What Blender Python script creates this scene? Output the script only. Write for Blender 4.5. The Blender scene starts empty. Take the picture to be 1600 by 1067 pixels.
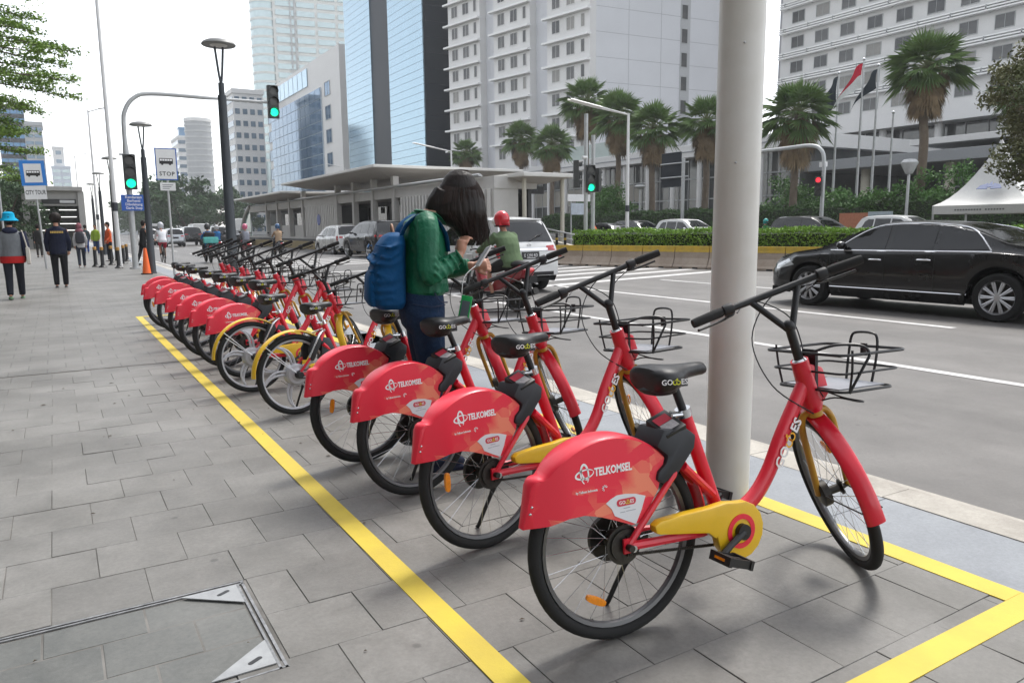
import bpy, bmesh, math, random
from mathutils import Vector, Matrix
R = math.radians
random.seed(7)
scene = bpy.context.scene
col = scene.collection

# ---------------------------------------------------------------- camera
F_PX, VP, ROLL, CAM_H = 1170.0, (82.0, 363.0), -0.6, 1.28
d_ = Vector((VP[0] - 800.0, -(VP[1] - 533.5), -F_PX)).normalized()
u1, u2 = math.sin(R(ROLL)), math.cos(R(ROLL))
up_ = Vector((u1, u2, -(u1 * d_.x + u2 * d_.y) / d_.z)).normalized()
x_ = d_.cross(up_)
CM = Matrix((x_, d_, up_))
cam_data = bpy.data.cameras.new('camera')
cam_data.sensor_width = 36.0
cam_data.lens = F_PX / 1600.0 * 36.0
cam_data.clip_start = 0.05
cam_data.clip_end = 6000.0
cam = bpy.data.objects.new('camera', cam_data)
col.objects.link(cam)
m4 = CM.to_4x4()
m4.translation = (0, 0, CAM_H)
cam.matrix_world = m4
scene.camera = cam

# ---------------------------------------------------------------- sky and sun (bright overcast)
SUN_AZ, SUN_EL = 62.0, 58.0          # compass-like: azimuth from +Y towards +X
world = bpy.data.worlds.new('World')
scene.world = world
world.use_nodes = True
nt = world.node_tree
bg = nt.nodes['Background']
sky = nt.nodes.new('ShaderNodeTexSky')
sky.sky_type = 'NISHITA'
sky.sun_disc = False
sky.sun_elevation = R(SUN_EL)
sky.sun_rotation = R(SUN_AZ)
sky.air_density = 1.0
sky.dust_density = 1.0
sky.ozone_density = 1.0
hs = nt.nodes.new('ShaderNodeHueSaturation')
hs.inputs['Saturation'].default_value = 0.22
nt.links.new(sky.outputs[0], hs.inputs['Color'])
nt.links.new(hs.outputs[0], bg.inputs[0])
bg.inputs[1].default_value = 0.15
sl = bpy.data.lights.new('sun', 'SUN')
sl.energy = 1.5
sl.angle = R(14)
sl.color = (1.0, 0.965, 0.91)
sun = bpy.data.objects.new('sun', sl)
col.objects.link(sun)
sd = Vector((math.sin(R(SUN_AZ)) * math.cos(R(SUN_EL)), math.cos(R(SUN_AZ)) * math.cos(R(SUN_EL)), math.sin(R(SUN_EL))))
sun.rotation_euler = sd.to_track_quat('Z', 'Y').to_euler()
sun.location = (0, 0, 40)
vs = scene.view_settings
vs.view_transform = 'Standard'
vs.look = 'None'
vs.exposure = 1.4
vs.gamma = 1.0
scene.cycles.max_bounces = 6
scene.cycles.diffuse_bounces = 3
scene.cycles.glossy_bounces = 3
scene.cycles.transparent_max_bounces = 8
scene.cycles.caustics_reflective = False
scene.cycles.caustics_refractive = False
scene.cycles.use_denoising = True

# ---------------------------------------------------------------- materials
MATS = {}
def mat(name, c, rough=0.6, metal=0.0, var=0.0, scale=8.0, bump=0.0, bscale=60.0, coat=0.0, emit=None, spec=0.5, c2=None, detail=6.0, alpha=1.0, trans=0.0):
    """procedural principled material: colour broken up by two noises, optional fine relief"""
    if name in MATS: return MATS[name]
    m = bpy.data.materials.new(name)
    m.use_nodes = True
    n = m.node_tree.nodes; l = m.node_tree.links
    b = n['Principled BSDF']
    c = tuple(c) + (1,) if len(c) == 3 else c
    b.inputs['Base Color'].default_value = c
    b.inputs['Roughness'].default_value = rough
    b.inputs['Metallic'].default_value = metal
    b.inputs['Specular IOR Level'].default_value = spec
    b.inputs['Coat Weight'].default_value = coat
    b.inputs['Coat Roughness'].default_value = 0.06
    b.inputs['Transmission Weight'].default_value = trans
    if alpha < 1: b.inputs['Alpha'].default_value = alpha
    tc = n.new('ShaderNodeTexCoord')
    if var > 0 or c2:
        nz = n.new('ShaderNodeTexNoise'); nz.inputs['Scale'].default_value = scale
        nz.inputs['Detail'].default_value = detail; nz.inputs['Roughness'].default_value = 0.65
        l.new(tc.outputs['Object'], nz.inputs['Vector'])
        mx = n.new('ShaderNodeMix'); mx.data_type = 'RGBA'
        a = c2 + (1,) if c2 else tuple(min(1, v * (1 + var)) for v in c[:3]) + (1,)
        k = c if c2 else tuple(v * (1 - var) for v in c[:3]) + (1,)
        mx.inputs[6].default_value = k; mx.inputs[7].default_value = a
        rp = n.new('ShaderNodeMapRange'); rp.inputs[1].default_value = 0.3; rp.inputs[2].default_value = 0.7
        l.new(nz.outputs['Fac'], rp.inputs[0]); l.new(rp.outputs[0], mx.inputs[0])
        l.new(mx.outputs[2], b.inputs['Base Color'])
        rr = n.new('ShaderNodeMapRange'); rr.inputs[3].default_value = max(0.02, rough * 0.85); rr.inputs[4].default_value = min(1, rough * 1.15)
        l.new(nz.outputs['Fac'], rr.inputs[0]); l.new(rr.outputs[0], b.inputs['Roughness'])
    if bump > 0:
        n2 = n.new('ShaderNodeTexNoise'); n2.inputs['Scale'].default_value = bscale; n2.inputs['Detail'].default_value = 5
        l.new(tc.outputs['Object'], n2.inputs['Vector'])
        bp = n.new('ShaderNodeBump'); bp.inputs['Strength'].default_value = bump; bp.inputs['Distance'].default_value = 0.02
        l.new(n2.outputs['Fac'], bp.inputs['Height']); l.new(bp.outputs[0], b.inputs['Normal'])
    if emit:
        b.inputs['Emission Color'].default_value = tuple(emit[:3]) + (1,); b.inputs['Emission Strength'].default_value = emit[3]
    MATS[name] = m
    return m

M = dict(
    red=mat('red paint', (0.68, 0.007, 0.028), 0.34, var=0.10, scale=4, coat=0.3),
    redp=mat('red plastic', (0.78, 0.018, 0.045), 0.40, var=0.08, scale=5, coat=0.12),
    yellow=mat('yellow paint', (0.78, 0.47, 0.012), 0.36, var=0.08, scale=6, coat=0.3),
    mustard=mat('mustard paint', (0.52, 0.27, 0.02), 0.42, var=0.08, scale=6, coat=0.2),
    black=mat('black paint', (0.007, 0.007, 0.008), 0.45, var=0.2, scale=10),
    blackp=mat('black plastic', (0.011, 0.011, 0.0125), 0.55, var=0.2, scale=14, bump=0.05, bscale=400),
    rubber=mat('rubber', (0.012, 0.012, 0.012), 0.85, var=0.35, scale=9, bump=0.1, bscale=180),
    vinyl=mat('saddle vinyl', (0.008, 0.008, 0.009), 0.45, var=0.15, scale=12, bump=0.06, bscale=300),
    steel=mat('bright steel', (0.62, 0.63, 0.64), 0.24, 1.0, var=0.1, scale=20),
    alloy=mat('silver alloy', (0.55, 0.55, 0.56), 0.38, 0.85, var=0.1, scale=12),
    mag=mat('grey cast wheel', (0.46, 0.46, 0.48), 0.42, 0.35, var=0.08, scale=12),
    dsteel=mat('dark oily steel', (0.05, 0.047, 0.043), 0.45, 0.8, var=0.3, scale=30),
    amber=mat('amber reflector', (0.86, 0.27, 0.008), 0.25, var=0.15, scale=60, coat=0.4),
    white=mat('white print', (0.86, 0.85, 0.85), 0.5, var=0.03),
    wpaint=mat('white paint', (0.76, 0.76, 0.75), 0.45, var=0.05, scale=3),
    ltext=mat('yellow green print', (0.72, 0.72, 0.03), 0.5),
    screen=mat('label grey', (0.45, 0.42, 0.42), 0.35, var=0.2, scale=80),
    labelred=mat('label red', (0.60, 0.05, 0.08), 0.4),
    skin=mat('skin', (0.46, 0.235, 0.155), 0.5, var=0.08, scale=14, bump=0.03, bscale=220),
    hair=mat('black hair', (0.008, 0.006, 0.005), 0.6, c2=(0.018, 0.012, 0.009), scale=22, bump=0.3, bscale=90, spec=0.2),
)
M['gpole'] = mat('dark grey pole paint', (0.035, 0.042, 0.05), 0.5, var=0.15, scale=3)
M['galv'] = mat('galvanised steel', (0.46, 0.47, 0.47), 0.5, 0.3, var=0.12, scale=6)
M['glass'] = mat('dark window glass', (0.010, 0.012, 0.014), 0.05, spec=0.8, var=0.2, scale=2)

# ---------------------------------------------------------------- mesh building
class MB:
    def __init__(s): s.v = []; s.f = []; s.mi = []
    def add(s, vs, fs, m=0):
        o = len(s.v); s.v.extend([tuple(p) for p in vs]); s.f.extend([tuple(i + o for i in f) for f in fs]); s.mi.extend([m] * len(fs)); return s
    def box(s, x0, x1, y0, y1, z0, z1, m=0, mx=None):
        vs = [Vector((x, y, z)) for z in (z0, z1) for x, y in ((x0, y0), (x1, y0), (x1, y1), (x0, y1))]
        if mx: vs = [mx @ p for p in vs]
        return s.add(vs, [(3, 2, 1, 0), (4, 5, 6, 7), (0, 1, 5, 4), (1, 2, 6, 5), (2, 3, 7, 6), (3, 0, 4, 7)], m)
    def loft(s, rings, cap=True, m=0, closed=True, loop=False):
        n = len(rings[0]); vs = [p for r in rings for p in r]; fs = []
        rr = len(rings)
        for i in range(rr if loop else rr - 1):
            a, b = i * n, ((i + 1) % rr) * n
            for j in range(n if closed else n - 1):
                k = (j + 1) % n
                fs.append((a + j, a + k, b + k, b + j))
        if cap and not loop:
            fs.append(tuple(reversed(range(n)))); fs.append(tuple((rr - 1) * n + j for j in range(n)))
        return s.add(vs, fs, m)
    def tube(s, pts, r, n=8, m=0, cap=True, loop=False, flat=None):
        pts = [Vector(p) for p in pts]; k = len(pts)
        rad = r if isinstance(r, (list, tuple)) else [r] * k
        rings = []; prev = None
        for i, p in enumerate(pts):
            if loop: t = pts[(i + 1) % k] - pts[i - 1]
            else: t = pts[min(i + 1, k - 1)] - pts[max(i - 1, 0)]
            t.normalize()
            if prev is None:
                a = Vector((0, 0, 1)) if abs(t.z) < 0.9 else Vector((1, 0, 0))
                u = t.cross(a).normalized()
            else:
                u = prev - t * prev.dot(t)
                u.normalize()
            prev = u; w = t.cross(u)
            fx, fy = flat if flat else (1, 1)
            rings.append([p + u * (math.cos(2 * math.pi * j / n) * rad[i] * fx) + w * (math.sin(2 * math.pi * j / n) * rad[i] * fy) for j in range(n)])
        return s.loft(rings, cap, m, True, loop)
    def cyl(s, p0, p1, r0, r1=None, n=12, m=0): return s.tube([p0, p1], [r0, r0 if r1 is None else r1], n, m)
    def lathe(s, prof, n=24, o=(0, 0, 0), axis='z', m=0, closed=False):
        o = Vector(o); rings = []
        for j in range(n):
            a = 2 * math.pi * j / n; ca, sa = math.cos(a), math.sin(a)
            ring = []
            for r, h in prof:
                ring.append(o + (Vector((r * ca, r * sa, h)) if axis == 'z' else Vector((r * ca, h, r * sa)) if axis == 'y' else Vector((h, r * ca, r * sa))))
            rings.append(ring)
        k = len(prof); vs = [p for r in rings for p in r]; fs = []
        for j in range(n):
            a, b = j * k, ((j + 1) % n) * k
            for i in range(k if closed else k - 1):
                i2 = (i + 1) % k
                fs.append((a + i, b + i, b + i2, a + i2))
        return s.add(vs, fs, m)
    def prism(s, poly, d0, d1, plane='xz', m=0, mx=None):
        n = len(poly)
        def P(a, b, d):
            v = Vector((a, d, b)) if plane == 'xz' else Vector((a, b, d)) if plane == 'xy' else Vector((d, a, b))
            return mx @ v if mx else v
        vs = [P(a, b, d0) for a, b in poly] + [P(a, b, d1) for a, b in poly]
        fs = [tuple(range(n)), tuple(reversed(range(n, 2 * n)))] + [(i, i + n, (i + 1) % n + n, (i + 1) % n) for i in range(n)]
        return s.add(vs, fs, m)
    def ball(s, c, r, nu=12, nv=8, m=0, mx=None):
        c = Vector(c); r = r if isinstance(r, (list, tuple)) else (r, r, r); rings = []
        for i in range(1, nv):
            t = math.pi * i / nv
            rings.append([Vector((r[0] * math.sin(t) * math.cos(2 * math.pi * j / nu), r[1] * math.sin(t) * math.sin(2 * math.pi * j / nu), r[2] * math.cos(t))) for j in range(nu)])
        if mx: rings = [[mx @ p for p in q] for q in rings]; 
        rings = [[c + p for p in q] for q in rings]
        top = Vector((0, 0, r[2])); bot = Vector((0, 0, -r[2]))
        if mx: top, bot = mx @ top, mx @ bot
        vs = [c + top] + [p for q in rings for p in q] + [c + bot]; fs = []
        for j in range(nu):
            fs.append((0, 1 + j, 1 + (j + 1) % nu)); e = len(vs) - 1; b = 1 + (nv - 2) * nu
            fs.append((e, b + (j + 1) % nu, b + j))
            for i in range(nv - 2):
                a = 1 + i * nu
                fs.append((a + j, a + nu + j, a + nu + (j + 1) % nu, a + (j + 1) % nu))
        return s.add(vs, fs, m)
    def mesh(s, name, mats, smooth=True, ang=40, bevel=0.0, fix=True):
        me = bpy.data.meshes.new(name)
        me.from_pydata(s.v, [], s.f)
        for q in (mats if isinstance(mats, (list, tuple)) else [mats]): me.materials.append(q)
        if len(me.materials) > 1: me.polygons.foreach_set('material_index', s.mi)
        if fix or bevel:
            bm = bmesh.new(); bm.from_mesh(me)
            if bevel:
                bmesh.ops.remove_doubles(bm, verts=bm.verts, dist=1e-5)
                es = [e for e in bm.edges if len(e.link_faces) == 2 and e.calc_face_angle(0) > 0.6]
                bmesh.ops.bevel(bm, geom=es, offset=bevel, segments=2, profile=0.6, affect='EDGES')
            if fix: bmesh.ops.recalc_face_normals(bm, faces=bm.faces)
            bm.to_mesh(me); bm.free()
        if smooth:
            me.polygons.foreach_set('use_smooth', [True] * len(me.polygons))
            me.set_sharp_from_angle(angle=R(ang))
        me.update()
        return me
    def build(s, name, mats, parent=None, smooth=True, ang=40, bevel=0.0, fix=True, loc=None, rz=0):
        return link(name, s.mesh(name, mats, smooth, ang, bevel, fix), parent, loc, rz)

def link(name, me, parent=None, loc=None, rz=0):
    o = bpy.data.objects.new(name, me); col.objects.link(o)
    if parent is not None: o.parent = parent
    if loc is not None: o.location = loc
    if rz: o.rotation_euler.z = rz
    return o
def tag(o, label=None, cat=None, group=None, kind=None):
    if label: o['label'] = label
    if cat: o['category'] = cat
    if group: o['group'] = group
    if kind: o['kind'] = kind
    return o
def thing(name, label, cat, loc=(0, 0, 0), rz=0, group=None):
    o = bpy.data.objects.new(name, None); col.objects.link(o)
    o.location = loc; o.rotation_euler.z = rz; o.empty_display_size = 0.2
    return tag(o, label, cat, group)
KIDS = {}
def copy_tree(o, parent=None):
    if not KIDS or o.name not in KIDS:
        KIDS.clear()
        for q in bpy.data.objects:
            KIDS.setdefault(q.name, [])
            if q.parent: KIDS.setdefault(q.parent.name, []).append(q)
    ks = list(KIDS[o.name])
    c = o.copy(); col.objects.link(c); c.parent = parent
    if o.parent is not None: c.matrix_parent_inverse = o.matrix_parent_inverse.copy()
    for k in ks: _copy_sub(k, c)
    return c
def _copy_sub(o, parent):
    c = o.copy(); col.objects.link(c); c.parent = parent
    for k in KIDS.get(o.name, []): _copy_sub(k, c)
def text_mesh(txt, size, ext=0.0008, xs=1.0, shear=0.0, align='LEFT', space=1.0, bold=0.0, mats=None, res=2):
    cu = bpy.data.curves.new('lettering', 'FONT'); cu.body = txt; cu.size = size; cu.extrude = ext; cu.offset = bold
    cu.shear = shear; cu.align_x = align; cu.space_character = space; cu.resolution_u = res
    o = bpy.data.objects.new('lettering', cu); col.objects.link(o)
    dg = bpy.context.evaluated_depsgraph_get()
    me = bpy.data.meshes.new_from_object(o.evaluated_get(dg))
    bpy.data.objects.remove(o); bpy.data.curves.remove(cu)
    for v in me.vertices: v.co.x *= xs
    me.name = 'lettering'; me.materials.clear(); me.materials.append(mats or M['white'])
    return me
def place(me, mx):
    me.transform(mx); return me
def smooth_pts(pts, n=4, loop=False):
    """Catmull-Rom through the points"""
    P = [Vector(p) for p in pts]; k = len(P); out = []
    for i in range(k if loop else k - 1):
        a, b, c, d = (P[(i - 1) % k], P[i], P[(i + 1) % k], P[(i + 2) % k]) if loop else (P[max(i - 1, 0)], P[i], P[i + 1], P[min(i + 2, k - 1)])
        for j in range(n):
            t = j / n
            out.append(0.5 * ((2 * b) + (c - a) * t + (2 * a - 5 * b + 4 * c - d) * t * t + (3 * b - a - 3 * c + d) * t ** 3))
    if not loop: out.append(P[-1])
    return out
def remeshed(mb, name, mats, voxel=0.012, smooth=6, parent=None, factor=0.5):
    """fuse overlapping volumes into one continuous skin"""
    me = mb.mesh(name + '_source', mats, smooth=False)
    o = bpy.data.objects.new(name + '_source', me); col.objects.link(o)
    r = o.modifiers.new('r', 'REMESH'); r.mode = 'VOXEL'; r.voxel_size = voxel; r.use_smooth_shade = True
    q = o.modifiers.new('s', 'SMOOTH'); q.iterations = smooth; q.factor = factor
    dg = bpy.context.evaluated_depsgraph_get()
    out = bpy.data.meshes.new_from_object(o.evaluated_get(dg)); out.name = name
    bpy.data.objects.remove(o); bpy.data.meshes.remove(me)
    out.polygons.foreach_set('use_smooth', [True] * len(out.polygons))
    if len(out.materials) == 0:
        out.materials.append(mats)
    return link(name, out, parent)
def P3(px, py, X=None, Y=None, Z=None, D=None):
    """world point seen at a photo position, at a given distance"""
    r = CM @ Vector((px - 800.0, -(py - 533.5), -F_PX))
    t = X / r.x if X is not None else Y / r.y if Y is not None else (Z - CAM_H) / r.z if Z is not None else D / math.hypot(r.x, r.y)
    return Vector((r.x * t, r.y * t, r.z * t + CAM_H))
# ================================================================ ground, pavement, kerb, road
def stone_mat(name, c1, c2, rnd=0.12, brick=None, tracks=False):
    m = bpy.data.materials.new(name); m.use_nodes = True
    n = m.node_tree.nodes; l = m.node_tree.links; b = n['Principled BSDF']
    geo = n.new('ShaderNodeNewGeometry')
    big = n.new('ShaderNodeTexNoise'); big.inputs['Scale'].default_value = 1.1; big.inputs['Detail'].default_value = 5; big.inputs['Roughness'].default_value = 0.6
    fine = n.new('ShaderNodeTexNoise'); fine.inputs['Scale'].default_value = 55; fine.inputs['Detail'].default_value = 7; fine.inputs['Roughness'].default_value = 0.75
    st = n.new('ShaderNodeTexNoise'); st.inputs['Scale'].default_value = 6.5; st.inputs['Detail'].default_value = 8; st.inputs['Roughness'].default_value = 0.7; st.inputs['Distortion'].default_value = 0.6
    for q in (big, fine, st): l.new(geo.outputs['Position'], q.inputs['Vector'])
    mx = n.new('ShaderNodeMix'); mx.data_type = 'RGBA'; mx.inputs[6].default_value = c1 + (1,); mx.inputs[7].default_value = c2 + (1,)
    ad = n.new('ShaderNodeMath'); ad.operation = 'ADD'
    mr = n.new('ShaderNodeMapRange'); mr.inputs[1].default_value = 0.35; mr.inputs[2].default_value = 0.68
    l.new(big.outputs['Fac'], ad.inputs[0]); 
    s2 = n.new('ShaderNodeMath'); s2.operation = 'MULTIPLY_ADD'; s2.inputs[1].default_value = 0.55; s2.inputs[2].default_value = -0.275
    l.new(st.outputs['Fac'], s2.inputs[0]); l.new(s2.outputs[0], ad.inputs[1]); l.new(ad.outputs[0], mr.inputs[0]); l.new(mr.outputs[0], mx.inputs[0])
    oi = n.new('ShaderNodeObjectInfo')
    v1 = n.new('ShaderNodeMapRange'); v1.inputs[3].default_value = 1 - rnd; v1.inputs[4].default_value = 1 + rnd
    l.new(oi.outputs['Random'], v1.inputs[0])
    v2 = n.new('ShaderNodeMapRange'); v2.inputs[1].default_value = 0.25; v2.inputs[2].default_value = 0.75; v2.inputs[3].default_value = 0.8; v2.inputs[4].default_value = 1.2
    l.new(fine.outputs['Fac'], v2.inputs[0])
    vm = n.new('ShaderNodeMath'); vm.operation = 'MULTIPLY'; l.new(v1.outputs[0], vm.inputs[0]); l.new(v2.outputs[0], vm.inputs[1])
    hsv = n.new('ShaderNodeHueSaturation'); l.new(mx.outputs[2], hsv.inputs['Color']); l.new(vm.outputs[0], hsv.inputs['Value'])
    out = hsv.outputs[0]
    bp = n.new('ShaderNodeBump'); bp.inputs['Strength'].default_value = 0.25; bp.inputs['Distance'].default_value = 0.004
    l.new(fine.outputs['Fac'], bp.inputs['Height']); l.new(bp.outputs[0], b.inputs['Normal'])
    if brick:
        br = n.new('ShaderNodeTexBrick'); br.inputs['Scale'].default_value = 1.0; br.inputs['Brick Width'].default_value = brick[0]; br.inputs['Row Height'].default_value = brick[1]
        br.inputs['Mortar Size'].default_value = 0.006; br.inputs['Color1'].default_value = (1, 1, 1, 1); br.inputs['Color2'].default_value = (0.87, 0.87, 0.87, 1); br.inputs['Mortar'].default_value = (0.62, 0.62, 0.62, 1)
        br.offset = 0.5
        l.new(geo.outputs['Position'], br.inputs['Vector'])
        mm = n.new('ShaderNodeMix'); mm.data_type = 'RGBA'; mm.blend_type = 'MULTIPLY'; mm.inputs[0].default_value = 1
        l.new(out, mm.inputs[6]); l.new(br.outputs['Color'], mm.inputs[7]); out = mm.outputs[2]
    # grime spots and, on the road, long tyre-worn streaks
    sp_ = n.new('ShaderNodeTexVoronoi'); sp_.inputs['Scale'].default_value = 3.1; l.new(geo.outputs['Position'], sp_.inputs['Vector'])
    sr = n.new('ShaderNodeMapRange'); sr.inputs[1].default_value = 0.035; sr.inputs[2].default_value = 0.06; sr.inputs[3].default_value = 0.62; sr.inputs[4].default_value = 1.0; l.new(sp_.outputs['Distance'], sr.inputs[0])
    g1 = n.new('ShaderNodeHueSaturation'); l.new(out, g1.inputs['Color']); l.new(sr.outputs[0], g1.inputs['Value']); out = g1.outputs[0]
    if tracks:
        mp = n.new('ShaderNodeMapping'); mp.inputs['Scale'].default_value = (1.15, 0.018, 0); l.new(geo.outputs['Position'], mp.inputs[0])
        tn = n.new('ShaderNodeTexNoise'); tn.inputs['Scale'].default_value = 1.0; tn.inputs['Detail'].default_value = 4; l.new(mp.outputs[0], tn.inputs['Vector'])
        tr = n.new('ShaderNodeMapRange'); tr.inputs[1].default_value = 0.35; tr.inputs[2].default_value = 0.65; tr.inputs[3].default_value = 0.80; tr.inputs[4].default_value = 1.12; l.new(tn.outputs['Fac'], tr.inputs[0])
        g2 = n.new('ShaderNodeHueSaturation'); l.new(out, g2.inputs['Color']); l.new(tr.outputs[0], g2.inputs['Value']); out = g2.outputs[0]
    l.new(out, b.inputs['Base Color'])
    rg = n.new('ShaderNodeMapRange'); rg.inputs[3].default_value = 0.42; rg.inputs[4].default_value = 0.72
    l.new(st.outputs['Fac'], rg.inputs[0]); l.new(rg.outputs[0], b.inputs['Roughness'])
    return m
M['paver'] = stone_mat('andesite paver', (0.112, 0.107, 0.097), (0.190, 0.183, 0.170), 0.10)
M['paverfar'] = stone_mat('andesite paving', (0.112, 0.107, 0.097), (0.190, 0.183, 0.170), 0.0, (0.3055, 0.3055))
M['slab'] = stone_mat('smooth bluish slab', (0.16, 0.172, 0.19), (0.225, 0.24, 0.258), 0.06)
M['kerb'] = stone_mat('weathered kerb concrete', (0.27, 0.245, 0.21), (0.43, 0.40, 0.35), 0.10)
M['asphalt'] = stone_mat('worn asphalt', (0.095, 0.089, 0.084), (0.137, 0.129, 0.122), 0.0, tracks=True)
M['cover'] = stone_mat('wet looking cover stone', (0.085, 0.088, 0.082), (0.145, 0.146, 0.136), 0.12)
M['grout'] = mat('sandy joint', (0.075, 0.07, 0.062), 0.95, c2=(0.23, 0.22, 0.205), scale=3.2, detail=8)
M['line'] = mat('yellow tape paint', (0.60, 0.46, 0.04), 0.65, c2=(0.50, 0.37, 0.05), scale=4, bump=0.05, bscale=90)
M['wline'] = mat('white road paint', (0.62, 0.61, 0.60), 0.65, c2=(0.42, 0.41, 0.40), scale=3.0, bump=0.05, bscale=90)
ROAD = -0.12

def sheet(name, x0, x1, y0, y1, z, m, th=0.0):
    b = MB()
    if th: b.box(x0, x1, y0, y1, z - th, z)
    else: b.add([(x0, y0, z), (x1, y0, z), (x1, y1, z), (x0, y1, z)], [(0, 1, 2, 3)])
    return tag(b.build(name, m, smooth=False), kind='structure')
M['earth'] = mat('far ground', (0.16, 0.155, 0.14), 0.9, var=0.25, scale=0.05)
sheet('ground', -3000, 3000, -400, 5000, -0.2, M['earth'])
sheet('road', 3.4, 70, -60, 900, ROAD, M['asphalt'])
PY = 8.0
pav = sheet('pavement', -8, 2.74, PY, 260, 0.0, M['paverfar'])
tag(sheet('pavement_bed', -8, 2.742, -4, PY, -0.0038, M['grout']), kind='structure')
sheet('side_strip', 2.742, 3.25, PY, 260, 0.0, M['slab'])
# pavers, each its own piece
def paver_mesh(w, d, seed):
    rn = random.Random(seed); b = MB(); g = 0.0003 + rn.random() * 0.0013; c = 0.0013
    z = [rn.uniform(-0.0012, 0.0012) for _ in range(4)]
    x0, x1, y0, y1 = -w / 2 + g, w / 2 - g, -d / 2 + g, d / 2 - g
    lo = [(x0, y0, -0.03), (x1, y0, -0.03), (x1, y1, -0.03), (x0, y1, -0.03)]
    mid = [(x0, y0, z[0] - c), (x1, y0, z[1] - c), (x1, y1, z[2] - c), (x0, y1, z[3] - c)]
    hi = [(x0 + c, y0 + c, z[0]), (x1 - c, y0 + c, z[1]), (x1 - c, y1 - c, z[2]), (x0 + c, y1 - c, z[3])]
    b.add(lo + mid + hi, [(0, 1, 5, 4), (1, 2, 6, 5), (2, 3, 7, 6), (3, 0, 4, 7), (4, 5, 9, 8), (5, 6, 10, 9), (6, 7, 11, 10), (7, 4, 8, 11), (8, 9, 10, 11)])
    return b.mesh('paver', M['paver'], smooth=False, fix=False)
PW = 0.3055
pm = [paver_mesh(PW, PW, i) for i in range(8)]
ph = {}
Y00 = 2.76 - 7 * PW
CX0, CX1, CY0, CY1 = -0.85, 0.49, 2.105, 2.755
rows = int((PY - Y00) / PW) + 1
def paver_piece(cx, cy, w):
    if abs(w - PW) < 0.002: me = random.choice(pm)
    else:
        k = round(w, 3)
        if k not in ph: ph[k] = paver_mesh(w, PW, int(w * 1000))
        me = ph[k]
    o = link('paver', me, pav, (cx, cy, random.uniform(-0.0012, 0.0012)))
    o.rotation_euler = (random.uniform(-0.004, 0.004), random.uniform(-0.004, 0.004), random.choice((0, math.pi)) if abs(w - PW) < 0.002 else 0)
for r in range(rows):
    y = Y00 + (r + 0.5) * PW
    if y + PW / 2 > PY: continue
    xo = 0.19 if r % 2 == 1 else 0.04
    xmin = min(-0.2, -0.075 * y) - 0.25
    k = math.floor((xmin - xo) / PW)
    while True:
        xa = xo + k * PW; xb = xa + PW; k += 1
        if xa > 2.739: break
        xb = min(xb, 2.739)
        if y < CY1 and y > CY0 - 0.1:
            if xb <= CX1 + 0.05: continue
            if xa < CX1 + 0.012: xa = CX1 + 0.012
            if xb - xa < 0.05: continue
        if xb - xa > 0.03: paver_piece((xa + xb) / 2, y, xb - xa)
b = MB(); b.box(-8, -0.95, -4, PY, -0.03, 0.0); b.box(-0.95, CX1, -4, 0.6, -0.03, 0.0); b.box(CX1, 2.74, -4, Y00, -0.03, 0.0)
tag(b.build('pavement_margin', M['paverfar'], smooth=False), kind='structure')
# smooth strip and kerb stones
strip = sheet('strip_bed', 2.744, 3.25, -4, PY, -0.008, M['grout'])
yy = -3.9
while yy < PY:
    b = MB(); L = 0.98; b.box(-0.25, 0.25, 0.002, L - 0.002, -0.03, 0)
    o = b.build('slab', M['slab'], strip, smooth=False, bevel=0.002, loc=(2.9965, yy, 0.0)); yy += L
kerb = tag(MB().box(3.25, 3.5, 14, 260, -0.25, 0.0).build('kerb', M['kerb'], smooth=False), kind='structure')
yy = -3.6; i = 0
while yy < 13.9:
    L = 0.8; rn = random.Random(i); b = MB()
    b.prism([(3.25, -0.25), (3.50, -0.25), (3.50, -0.025), (3.478, -0.002), (3.25, 0.002)], yy + 0.003, yy + L - 0.003, 'xz')
    b.build('kerb_stone', M['kerb'], kerb, smooth=False, bevel=0.004).location.z = rn.uniform(-0.003, 0.003); yy += L; i += 1
sheet('gutter', 3.5, 3.82, -30, 200, ROAD + 0.004, M['kerb'])
# painted bay for the bicycles
for n_, q in (('bay_line_pavement_side', (0.962, 1.05, 1.18, 12.5)), ('bay_line_road_side', (2.675, 2.785, 1.18, 12.5)), ('bay_line_near_end', (0.962, 2.785, 1.085, 1.179)), ('bay_line_far_end', (0.962, 2.785, 12.5, 12.6))):
    sheet(n_, q[0], q[1], q[2], q[3], 0.0036, M['line'], 0.0036)
# road markings
def stripe(name, a, b_, w, z=ROAD + 0.004):
    a, b_ = Vector((a[0], a[1], z)), Vector((b_[0], b_[1], z)); t = (b_ - a).normalized(); s = Vector((-t.y, t.x, 0)) * (w / 2)
    return tag(MB().add([a - s, b_ - s, b_ + s, a + s], [(0, 1, 2, 3)]).build(name, M['wline'], smooth=False), kind='structure')
stripe('lane_line', (7.08, -20), (7.08, 14.5), 0.13)
stripe('lane_line', (10.25, 5.45), (10.25, 15.0), 0.15)
stripe('lane_line', (10.25, -20), (10.25, 1.0), 0.15)
stripe('lane_line', (13.55, -20), (13.55, 14.8), 0.13)
for k in range(7):
    y0 = 15.0 + k * 1.22
    stripe('crossing_stripe', (5.5 + 0.4 * k, y0 - 1.0 + 0.12 * k), (17.9 - 0.25 * k, y0 + 1.6), 0.38 if k < 5 else 0.3)
for k in range(5):
    stripe('crossing_stripe', (6.6, 28.5 + k * 1.5), (13.6, 30.6 + k * 1.5), 0.45)
for k in range(10):
    y0 = 38 + k * 9
    stripe('lane_dash', (7.2, y0), (7.2, y0 + 3.6), 0.14); stripe('lane_dash', (10.4, y0), (10.4, y0 + 3.6), 0.14)
stripe('edge_line', (3.98, 25), (3.98, 140), 0.12)
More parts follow.
